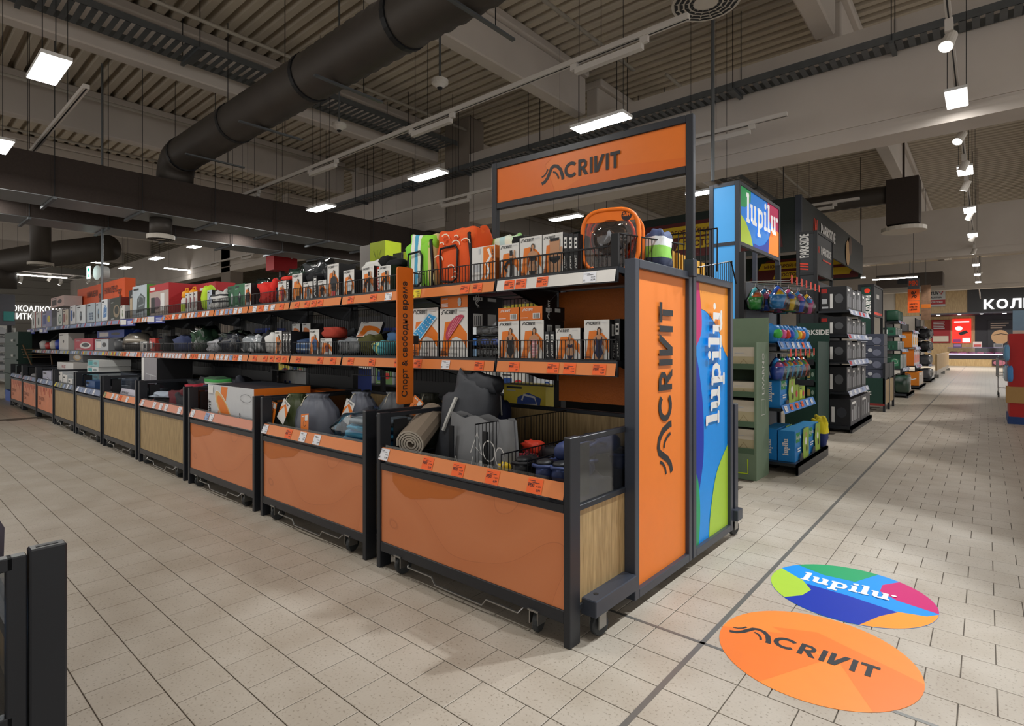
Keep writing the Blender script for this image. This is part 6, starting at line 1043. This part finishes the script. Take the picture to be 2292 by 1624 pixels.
for j in range(2): xcarton(f'large grey-black machine carton on the tool unit base, {("nearer", "farther")[j]}', 9.55 + .92 * j, 10.42 + .92 * j, .101, .49, -1.53, .42, C('#232429'), C('#4a4b50'), C('#5e5c62'), art_tool, art_bars, C('#2a2b30'), C('#3a3c44'))
# dark green bin with tool cartons
t = thing('display_bin', 'dark green fronted bin of tool cartons beside the tool unit', 'display bin', (-1.5, 12.95, 0)); MB().box(-.5, 0, 0, .03, .15, .66).build('front_panel', PKG, t); MB().box(-.03, 0, .03, 1.4, .15, .62).build('side_panel', M_OAK, t); MB().box(-.03, 0, .03, 1.4, .66, .95).build('side_board', PKD, t); MB().box(-.5, -.03, .03, 1.4, .3, .6).build('bin_floor', M_DARK, t)
for x in (-.52, -.03):
    for y in (0, .66, 1.37): MB().box(x, x + .04, y, y + .04, 0, .96).build('post', M_BLACK, t)
MB().box(-.5, 0, -.004, 0, .12, .16).build('red_edge', C('#7a2420'), t); a = Art((-.5, 0, .3), step=.002); a.text('PARKSIDE', -.1, .03, .07, 0, .03, .38); a.build('lettering', TXTW, t); put('price_label', price_mesh('o', .14, .06, '9,99'), t, (-.4, -.003, .67))
for k in range(4): xcarton(f'slate tool carton in the green bin, {ordn[k]} from the bottom', 12.98, 13.5, .602 + .235 * k, .83 + .235 * k, -1.52, .45, C('#3d4252'), C('#2c2f3a'), None, lambda a, w, h: (a.poly([(0, h), (.25 * w, h), (0, .4 * h)], 0), a.ell(.5 * w, .62 * h, .09 * w, .16 * h, 7, 10), a.rect(.1 * w, .3 * h, .4 * w, .36 * h, 7), a.ell(.75 * w, .4 * h, .16 * w, .3 * h, 6, 12)), None, None, C('#6a6f82'), 'slate tool cartons')
# farther displays
def base_box(lab, y0, y1, xf, d, z1, hx, hx2, art=None, c1=None, c2=None, grp=None): return xcarton(lab, y0, y1, .12, z1, xf, d, C(hx), C(hx2), None, art, art_bars, c1, c2, grp)
toolshelf('dark shelf of green tool cases beyond the green tower', 16.8, 18.4, -1.46, [(1.2, .15), (1.56, .2), (1.92, .2), (.72, .12)], 2.2); toolshelf('dark shelf of orange cartons farther along the aisle', 20.2, 22.2, -1.46, [(.7, .12), (1.25, .15), (1.75, .2)], 2.0)
t = thing('tool_case', 'green wrapped tool case standing low beyond the green bin', 'case', (-1.6, 16.85, .102)); MB().blob(.3, .5, .46, (0, .2, 0), 7, .03, .35).build('case_shell', C('#1c4a34', .5), t, smooth=True); MB().blob(.33, .54, .49, (0, .2, 0), 8, .05, .35).build('plastic_wrap', M_WRAP, t, smooth=True)
for k in range(3):
    t = thing('tool_case', f'rounded dark green tool case on the upper shelf, {ordn[k]} from the camera', 'case', (-1.8, 16.95 + .36 * k, 1.922)); MB().blob(.3, .3, .28, (0, 0, 0), k, .02, .4).build('case_shell', C('#143c2a', .5), t, smooth=True)
for k in range(4): xcarton(f'green tool carton on the middle shelf beyond the tower, {ordn[k]} from the camera', 16.85 + .36 * k, 17.15 + .36 * k, 1.562, 1.76, -1.72, .3, C('#1e5a44'), C('#6a7068'), None, art_item(4), art_bars, C('#cfd6d0'), C('#123a2a'), 'green tool cartons'); xcarton(f'green striped carton on the second shelf beyond the tower, {ordn[k]} from the camera', 16.85 + .36 * k, 17.15 + .36 * k, 1.202, 1.42, -1.68, .3, C('#1f4a38'), C('#8a8f90'), None, art_item(2), art_bars, C('#2a6a4e'), C('#153a2c'), 'green striped cartons'); xcarton(f'tall green carton on the lower shelf beyond the tower, {ordn[k]} from the camera', 16.85 + .36 * k, 17.15 + .36 * k, .722, 1.08, -1.62, .3, C('#1a4432'), C('#b0b4b4'), None, art_item(1), art_bars, C('#3a7a5a'), C('#c8ccc8'), 'tall green cartons')
for k in range(3): xcarton(f'tall orange carton on the upper shelf of the orange unit, {ordn[k]} from the camera', 20.25 + .6 * k, 20.8 + .6 * k, 1.252, 1.72, -1.66, .3, C('#d0781c'), C('#c8c4c8'), None, None, art_item(1), C('#d8a02a'), C('#8a8a90'), 'orange cartons'); xcarton(f'tall orange carton on the lower shelf of the orange unit, {ordn[k]} from the camera', 20.25 + .6 * k, 20.8 + .6 * k, .702, 1.2, -1.62, .3, C('#cf7018'), C('#c4bcc0'), None, None, art_item(1), C('#d85a2a'), C('#9a8a90'), 'lower orange cartons')
base_box('orange and white carton on the floor tray of the orange unit', 20.3, 21.8, -1.5, .34, .5, '#cf7a1e', '#b8a898', lambda a, w, h: a.stroke([(.1 * w, .5 * h), (.3 * w, .6 * h), (.5 * w, .45 * h), (.8 * w, .55 * h)], .03, 1))
t = toolshelf('dark shelf of shiny black packs at the far end of the tool row', 24.7, 26.5, -1.46, [(.6, .1), (1.1, .14), (1.55, .2), (2.0, .25)], 2.3)
for i, z in enumerate((.102, .602, 1.102, 1.552)):
    for j in range(3): soft('shiny_pack', f'shiny dark pack on the far tool shelf, {("lowest", "second", "third", "top")[i]} level, {ordn[j]} from the camera', 'pack', -1.68, 24.95 + .55 * j, z, .34, .5, .36, C(rnd.choice(['#2a2b30', '#5a5c62', '#8a8c92', '#3a3226']), .25), 170 + i * 3 + j, .12, grp='shiny dark packs')
t = thing('barrier_rail', 'pale wooden-clad barrier on wheels before the meat counter', 'barrier', (-1.5, 28.3, 0)); MB().box(-.06, 0, 0, 9.5, .3, .95).build('barrier_board', M_OAKW, t); MB().box(-.05, -.01, 0, 9.5, .1, .3).build('lower_rail', M_STEEL, t)
for y in (.1, 4.5, 9.2): MB().box(-.1, .05, y, y + .1, 0, .12).build('foot', M_STEEL, t)
t = thing('hanging_price_sign', 'hanging orange percent sign above the tool row', 'sign', (-1.61, 20.0, 2.27)); MB().box(-.14, .14, 0, .02, .70, 1.02).build('header_board', C('#55565a'), t); MB().box(-.14, .14, 0, .02, .36, .69).build('percent_board', C('#f0601c', .5), t); MB().box(-.14, .14, 0, .02, 0, .34).build('slogan_board', C('#f0601c', .5), t)
a = Art((-.14, 0, 0), step=.002); a.text('%', .08, .43, .2, 0, .02, .14); a.text('МНОГО', .05, .23, .05, 0, .02, .18); a.text('КРЪГЛИ', .05, .15, .05, 0, .02, .18); a.text('ЦЕНИ', .05, .06, .06, 0, .02, .18); a.text('РЕК!', .03, .8, .14, 1, .03, .22); a.build('lettering', [C('#3a2418'), C('#f0501c')], t); MB().tube([(0, .01, 1.02), (0, .01, 4.0)], .006, 5).build('hanging_wire', M_DARK, t)
t = thing('hanging_photo_banner', 'hanging food photo banner beside the percent sign', 'banner', (-1.42, 21.5, 2.1)); MB().box(-.12, .12, 0, .015, 0, 1.1).build('banner_sheet', mat('#8a6a52', .5, var=.6, scale=9, name='food_photo_print'), t); MB().box(-.12, .12, -.004, 0, .38, .5).build('orange_band', C('#d8782a'), t); MB().tube([(0, .01, 1.1), (0, .01, 4.1)], .006, 5).build('hanging_wire', M_DARK, t)

# ================================================================ FAR WALL AND MEAT COUNTER
def wallsign(lab, x0, x1, z0, z1, m, art=None, pal=None, name='wall_sign', cat='sign'):
    t = thing(name, lab, cat, (x0, 48.82, z0)); MB().box(0, x1 - x0, 0, .03, 0, z1 - z0).build('sign_board', m, t)
    if art: a = Art((0, 0, 0), step=.006); art(a, x1 - x0, z1 - z0); a.build('sign_print', pal, t)
    return t
wallsign('white and red certification sign on the oak cladding', -3.07, -2.13, 4.05, 5.36, C('#b8b8b6'), lambda a, w, h: (a.rect(.0, .12 * h, w, .36 * h, 1), a.text('TÜV', .12 * w, .62 * h, .24 * h, 0, .03, .5 * w), a.stroke([(.66 * w, .78 * h), (.74 * w, .64 * h), (.92 * w, .88 * h)], .06, 1), a.text('AUSTRIA', .12 * w, .44 * h, .09 * h, 0, .02, .7 * w), a.text('CERTIFIED', .16 * w, .2 * h, .08 * h, 2, .02, .7 * w)), [M_INK, C('#a8242a'), CWHT])
RDP = mat('#b02424', .5, emit=.15, name='red_poster'); wallsign('dark red text poster on the wall by the counter', -2.9, -1.85, 1.5, 3.1, C('#9a1e22'), lambda a, w, h: ([a.rect(.1 * w, (.9 - .07 * k) * h, (.7 - .05 * (k % 2)) * w, (.94 - .07 * k) * h, 0) for k in range(5)], a.rect(.08 * w, .06 * h, .9 * w, .3 * h, 1)), [CWHT, C('#cfc4b0')], 'wall_poster', 'poster')
wallsign('bright red lit poster with product picture on the wall', -1.75, -.75, 1.5, 3.15, mat('#e02a20', .4, emit=.9, name='lit_red_poster'), lambda a, w, h: (a.rect(.1 * w, .85 * h, .9 * w, .9 * h, 0), a.ell(.35 * w, .6 * h, .2 * w, .09 * h, 0, 16), a.poly([(.3 * w, .42 * h), (.75 * w, .52 * h), (.85 * w, .42 * h), (.45 * w, .3 * h)], 1), a.rect(.55 * w, .02 * h, .95 * w, .2 * h, 0), a.rect(.05 * w, .02 * h, .45 * w, .16 * h, 2)), [glow('poster_white', (1, .95, .95), 1.2), M_INK, C('#b04a8a')], 'wall_poster', 'poster')
t = thing('shop_letters', 'large white raised letters over the meat counter', 'sign', (-.1, 48.8, 3.75)); LET = glow('lit_white_letters', (1, .98, .96), 1.0); x = 0
for ch in 'КОЛБАСИ':
    a = Art((x, 0, 0), step=.01); a.text(ch, 0, 0, .66, 0, .04); wv = glyphs(ch, .04)[2] * .66; a.build('letter', LET, t); x += wv + .09
wallsign('charcoal wall print of sliced sausage and cheese', .1, 1.6, 1.2, 3.0, C('#333335'), lambda a, w, h: (a.ell(.42 * w, .38 * h, .3 * w, .26 * h, 0, 22), a.stroke([(.2 * w, .45 * h), (.45 * w, .5 * h), (.68 * w, .46 * h)], .05, 1), [a.rect(.1 * w, (.86 - .08 * k) * h, (.7 - .1 * k) * w, (.9 - .08 * k) * h, 2) for k in range(3)]), [C('#d0a878'), C('#4a3a2a'), C('#b8a890')], 'wall_print', 'poster')
wallsign('charcoal wall print of a stacked sandwich', 1.65, 3.4, 1.4, 3.3, C('#38383a'), lambda a, w, h: (a.poly([(.1 * w, .75 * h), (.5 * w, .98 * h), (.6 * w, .6 * h)], 0), a.rect(.1 * w, .3 * h, .9 * w, .5 * h, 1), a.rect(.1 * w, .15 * h, .9 * w, .28 * h, 2), a.stroke([(.0, .6 * h), (.3 * w, .55 * h), (.6 * w, .5 * h)], .12, 3)), [C('#8a5a3a'), C('#b83a24'), C('#b8a890'), C('#c8b890')], 'wall_print', 'poster')
mc = thing('meat_counter', 'long refrigerated meat counter with violet lighting', 'counter', (-1.9, 46, 0)); MB().box(0, 6, 0, 1.2, .0, .45).build('counter_base', M_OAKW, mc); MB().box(-.02, 6, -.02, 1.22, .45, .72).build('counter_band', C('#23202a'), mc); VIO = glow('violet_case_light', (.62, .42, .85), 1.6); MB().box(0, 6, .1, 1.1, .72, .78).build('lit_deck', VIO, mc)
MB().box(0, 6, -.01, .0, .72, 1.15).build('glass_front', M_PLEXI, mc); MB().box(0, 6, -.02, .3, 1.15, 1.19).build('glass_top', C('#6a5a8a'), mc); MB().box(0, 6, .02, .1, .74, .79).build('light_strip', glow('white_strip', (1, .9, 1), 4), mc)
for k in range(12): soft('meat_tray', f'tray of pink meat in the violet counter, {ordn[k % 10] if k < 10 else ("eleventh", "twelfth")[k - 10]} from the oak end', 'meat', -1.6 + .45 * k, 46.5, .782, .38, .5, .14, C(rnd.choice(['#a85a6a', '#8a4a5a', '#b88a9a', '#7a3a4a'])), 200 + k, .15, grp='meat trays')
for k in range(5): t = thing('deli_item', f'item standing on the counter top, {ordn[k]} from the oak end', 'deli item', (-1.4 + 1.0 * k, 46.15, 1.192)); MB().box(-.22, .22, 0, .15, 0, .25 + .12 * (k % 2)).build('stand_box', C(('#4a4250', '#c8b8b8', '#8a8a8c', '#2a2a30', '#c83a3a')[k]), t); MB().box(-.18, .18, -.01, 0, .05, .2).build('front_card', C(('#8a6a9a', '#b04a4a', '#5a5a5e', '#6a5a3a', '#e8e0e0')[k]), t)
wallsign('printed flag and ham strip on the counter base', .3, 3.2, .05, .42, C('#3a2430'), lambda a, w, h: (a.ell(.12 * w, .5 * h, .1 * w, .45 * h, 0, 14), a.rect(.26 * w, .1 * h, .31 * w, .9 * h, 1), a.rect(.31 * w, .1 * h, .42 * w, .9 * h, 2), a.rect(.46 * w, .1 * h, .7 * w, .9 * h, 3), a.rect(.46 * w, .3 * h, .7 * w, .65 * h, 4), a.ell(.85 * w, .5 * h, .1 * w, .4 * h, 5, 12)), [C('#b06a7a'), C('#1f6a3a'), C('#d8d8d8'), C('#b02424'), C('#e0b020'), C('#8a3a2a')], 'counter_print', 'print').location.y = 45.94
MB().box(-3.4, 8, 46.2, 49, 3.35, 3.45).build('counter_soffit', C('#2a2832'), wb)
for k in range(7): MB().lathe([(.09, 0), (.09, .012)], 12, (-2.4 + 1.1 * k, 46.6, 3.34)).build('recessed_spot', M_SPOTLENS, wb)
t = thing('ceiling_cassette', 'dark suspended air unit before the far wall', 'air unit', (-2.6, 30, 3.9)); MB().box(-1.2, 1.2, 0, 1.4, 0, .6).build('unit_body', C('#4a4038'), t); MB().box(-.4, .4, -.01, 0, .15, .45).build('grille', M_DARK, t); MB().tube([(0, .7, .6), (0, .7, 2.4)], .02, 6).build('hanger_rod', M_GAL, t)
# red promotional display and trolley at the right edge
rd = thing('promo_display', 'tall red promotional display with hanging blue packs at the aisle edge', 'display stand', (.30, 12.4, 0)); MB().box(0, .6, 0, 1.0, .12, 1.5).build('display_body', C('#b81c1c'), rd); MB().box(-.02, .6, -.02, 1.0, 0, .12).build('plinth', C('#1c3f7a'), rd); MB().box(-.04, .3, -.04, .3, .35, .62).build('kraft_tray', CKRA, rd)
for k in range(10): soft('snack_bag', f'blue hanging pack on the red display, {("upper", "lower")[k // 5]} row, {ordn[k % 5]}', 'pack', .27 + .04 * (k % 2), 12.34 + .2 * (k % 5), .7 + .35 * (1 - k // 5), .07, .16, .26, C(rnd.choice(['#3a7ab8', '#4a8ac8', '#6aa0c8', '#b8c4cc'])), 220 + k, .08, grp='blue packs on the red display')
MB().box(.05, .6, .3, .34, 1.5, 1.9).build('header_card', C('#7f9db4'), rd); a = Art((.05, .3, 1.5), step=.002); a.ell(.3, .2, .12, .13, 0, 16); a.rect(.0, .0, .55, .06, 1); a.build('header_print', [C('#8a5a3a'), C('#d8c8b8')], rd)
t = thing('shopping_trolley', 'grey wire shopping trolley parked beside the red display', 'trolley', (.5, 18.5, 0)); q = MB()
for z in (.55, .75, .95): q.tube([(-.25, 0, z), (.25, 0, z), (.3, .9, z), (-.3, .9, z)], .008, 5, closed=True)
for i in range(8): q.tube([(-.25 + .07 * i, 0, .5), (-.25 + .07 * i, 0, .98)], .005, 4); q.tube([(-.25 - .006 * i, .12 * i, .5), (-.25 - .006 * i, .12 * i, .98)], .005, 4)
q.build('basket', M_STEEL, t); MB().tube([(-.25, .9, 1.0), (-.25, 1.0, 1.05), (.25, 1.0, 1.05), (.25, .9, 1.0)], .015, 6).build('handle_bar', C('#8aa4b4'), t); MB().tube([(-.25, .1, .12), (-.25, .9, .2), (-.25, .95, .6)], .012, 6).tube([(.25, .1, .12), (.25, .9, .2), (.25, .95, .6)], .012, 6).tube([(-.25, .9, .2), (.25, .9, .2)], .012, 6).tube([(-.25, .95, .6), (.25, .95, .6)], .012, 6).build('chassis', M_STEEL, t)
for x in (-.25, .25):
    for y in (.1, .9): MB().tube([(x - .015, y, .06), (x + .015, y, .06)], .06, 12).build('wheel', M_RUB, t)
# ================================================================ BACKGROUND ON THE LEFT
t = thing('sign_tower', 'red sign block with a shield emblem far behind the shelves', 'sign', (-13.1, 6.4, 0)); MB().box(-.42, 0, 0, .6, 3.15, 3.8).build('sign_block', C('#a8141c'), t); a = Art((0, -.65, 3.15), (0, 1, 0), (0, 0, 1), step=.003); a.poly([(1.0, .55), (1.2, .55), (1.2, .4), (1.1, .3), (1.0, .4)], 0); a.poly([(1.02, .44), (1.18, .44), (1.17, .38), (1.1, .33), (1.03, .38)], 1); a.build('emblem', [CWHT, M_INK], t); MB().box(-.25, -.15, .25, .35, 0, 3.15).build('post', M_DARK, t)
t = thing('sign_tower', 'lime green and grey sign cube behind the top shelf', 'sign', (-7.30, 5.1, 0)); MB().box(0, .39, 0, .3, 2.35, 2.9).build('sign_block', C('#a8bc1e'), t); MB().box(-.27, -.002, .0, .3, 2.3, 2.88).build('grey_side', C('#8a8682'), t); a = Art((0, 0, 2.35), step=.003); [a.stroke([(.2, .1), (.2 + .04 * k, .3), (.2 + .1 * k, .42)], .008, 0) for k in (-1, 0, 1)]; a.build('plant_print', C('#4a5a1a'), t); MB().box(.1, .16, .12, .18, 0, 2.35).build('post', M_DARK, t)
t = thing('sign_board', 'dark panel leaning beside the lime sign cube', 'sign', (-6.85, 5.2, 0)); MB().box(0, .2, 0, .02, 2.3, 2.7).build('board', C('#26282a'), t); MB().box(.25, .62, 0, .02, 2.35, 2.7).build('lime_board', C('#9cae1e'), t); MB().box(.1, .5, .02, .05, 0, 2.4).build('stand', M_DARK, t)
# next gondola, whose top carries lime and olive cartons
g2 = thing('gondola_shelving', 'second black shelving row behind the long one', 'shelving', (0, 6.07, 0)); MB().box(-16, -2.36, .0, 1.3, 0, .15).build('base_plinth', M_DARK, g2); MB().box(-16, -2.36, .6, .66, .15, 1.9).build('back_panel', M_DARK, g2)
for z in (.6, 1.1, 1.6): MB().box(-16, -2.36, 0, 1.3, z - .03, z).build('shelf', M_BLACK, g2)
for k, (x, y, z, w, h_, hx, lab) in enumerate(((-5.6, 6.2, 1.602, .5, .3, '#8a7a1e', 'olive yellow carton on the second gondola top'), (-5.0, 6.2, 1.602, .6, .33, '#94861f', 'larger olive carton on the second gondola top'), (-4.2, 6.2, 1.602, .5, .28, '#3a4048', 'slate box with white print on the second gondola top'), (-3.4, 6.2, 1.602, .6, .3, '#34404e', 'blue-grey box on the second gondola top'), (-2.8, 6.2, 1.602, .4, .26, '#a08a5a', 'beige box at the end of the second gondola top'), (-6.6, 6.2, 1.602, .7, .35, '#7a7a76', 'grey carton on the second gondola top'))): carton(lab, x - w, x, z, z + h_, y, .3, C(hx), C(hx), None, art_item(4), C('#c8c8c0'), C('#2a2a2a'))
for lv, z in enumerate((1.102, .602)):
    for k in range(16): x = -2.5 - .62 * k; carton(f'household pack on the {("upper", "lower")[lv]} shelf of the second gondola, {ordn[k % 10]} {"in the near run" if k < 10 else "in the far run"}', x - .5, x, z, z + .3, 6.12, .3, C(rnd.choice(['#c8ccd2', '#b84040', '#3a5aa8', '#d8c85a', '#dcdcd8', '#6a8a5a'])), GRY, None, art_item(k % 5), C('#2a4a8a'), C('#c83a3a'), grp='household packs on the second gondola')
# end of the long gondola: green racks, chair, red and white shelves
t = thing('cardboard_display', 'dark green cardboard display at the far end of the long gondola', 'display stand', (-17.3, 2.2, 0)); MB().box(-1.2, .7, 0, .24, .1, 1.62).build('display_body', PKG, t)
for z in (.6, .95, 1.3): MB().box(-1.22, .72, -.03, 0, z, z + .04).build('shelf_lip', PKG, t); a = Art((0, -.03, z + .1), step=.003); a.text('PARKSIDE', .0, .0, .05, 0, .03, .4); a.build('lettering', TXTW, t)
MB().box(-.6, .5, -.06, .2, 0, .25).build('blue_base', C('#1c4fa8'), t)
for i in range(2):
    t = thing('shelf_unit', ('white shelf of red and white grocery packs in the far corner', 'second white shelf of grocery packs in the far corner')[i], 'shelving', (-21.5 - 3.5 * i, 1.2 + 1.6 * i, 0)); MB().box(-3, 0, .4, .45, 0, 1.9).build('back_panel', C('#c8c8c4'), t)
    for k in range(6): MB().box(-3, 0, 0, .4, .2 + .3 * k, .22 + .3 * k).build('shelf', C('#c4c4c8'), t)
    for k in range(6):
        for j in range(9): carton(f'grocery pack on the {("first", "second")[i]} corner shelf, {ordn[k]} level, {ordn[j]} along', -21.5 - 3.5 * i - 3 + .33 * j, -21.5 - 3.5 * i - 2.72 + .33 * j, .222 + .3 * k, .44 + .3 * k - .04 * (j % 3), 1.22 + 1.6 * i, .2, C(rnd.choice(['#c83038', '#dcd8d4', '#d8c8b0', '#b8485a', '#9ab0c0', '#e0a03a'])), GRY, grp=f'grocery packs on the {("first", "second")[i]} corner shelf')
t = thing('service_tower', 'grey sign tower with teal plate in the far corner', 'sign', (-24.0, 2.2, 0)); MB().box(0, .2, 0, .88, 1.95, 2.95).build('tower_board', C('#55565e'), t); MB().box(.2, .22, .6, .86, 2.1, 2.4).build('teal_plate', C('#3a8a88'), t); MB().box(.02, .18, .1, .2, 0, 1.95).build('leg', M_DARK, t); MB().box(.02, .18, .7, .8, 0, 1.95).build('leg', M_DARK, t)
t = thing('wall_unit', 'white cabinet with stacked white goods in the far corner', 'cabinet', (-30, 3.0, 0)); MB().box(-6, 0, 0, .8, 0, 2.3).build('cabinet_body', C('#d0d0cc'), t); MB().box(-6, 0, -.01, 0, 1.1, 1.14).build('trim_line', C('#8a8a88'), t)
t = thing('light_track', 'spotlight track over the far corner', 'light track', (-29.1, 5.4, 4.07)); MB().box(-.02, .02, -3, 3, 0, .04).build('track_rail', M_GREYP, t); MB().box(1.58, 1.62, -3, 3, 0, .04).build('track_rail', M_GREYP, t); MB().box(.02, 1.58, -.02, .02, .0, .04).build('cross_rail', M_GREYP, t); wires(t, [(0, -2, .04), (0, 2, .04)], 2.2)
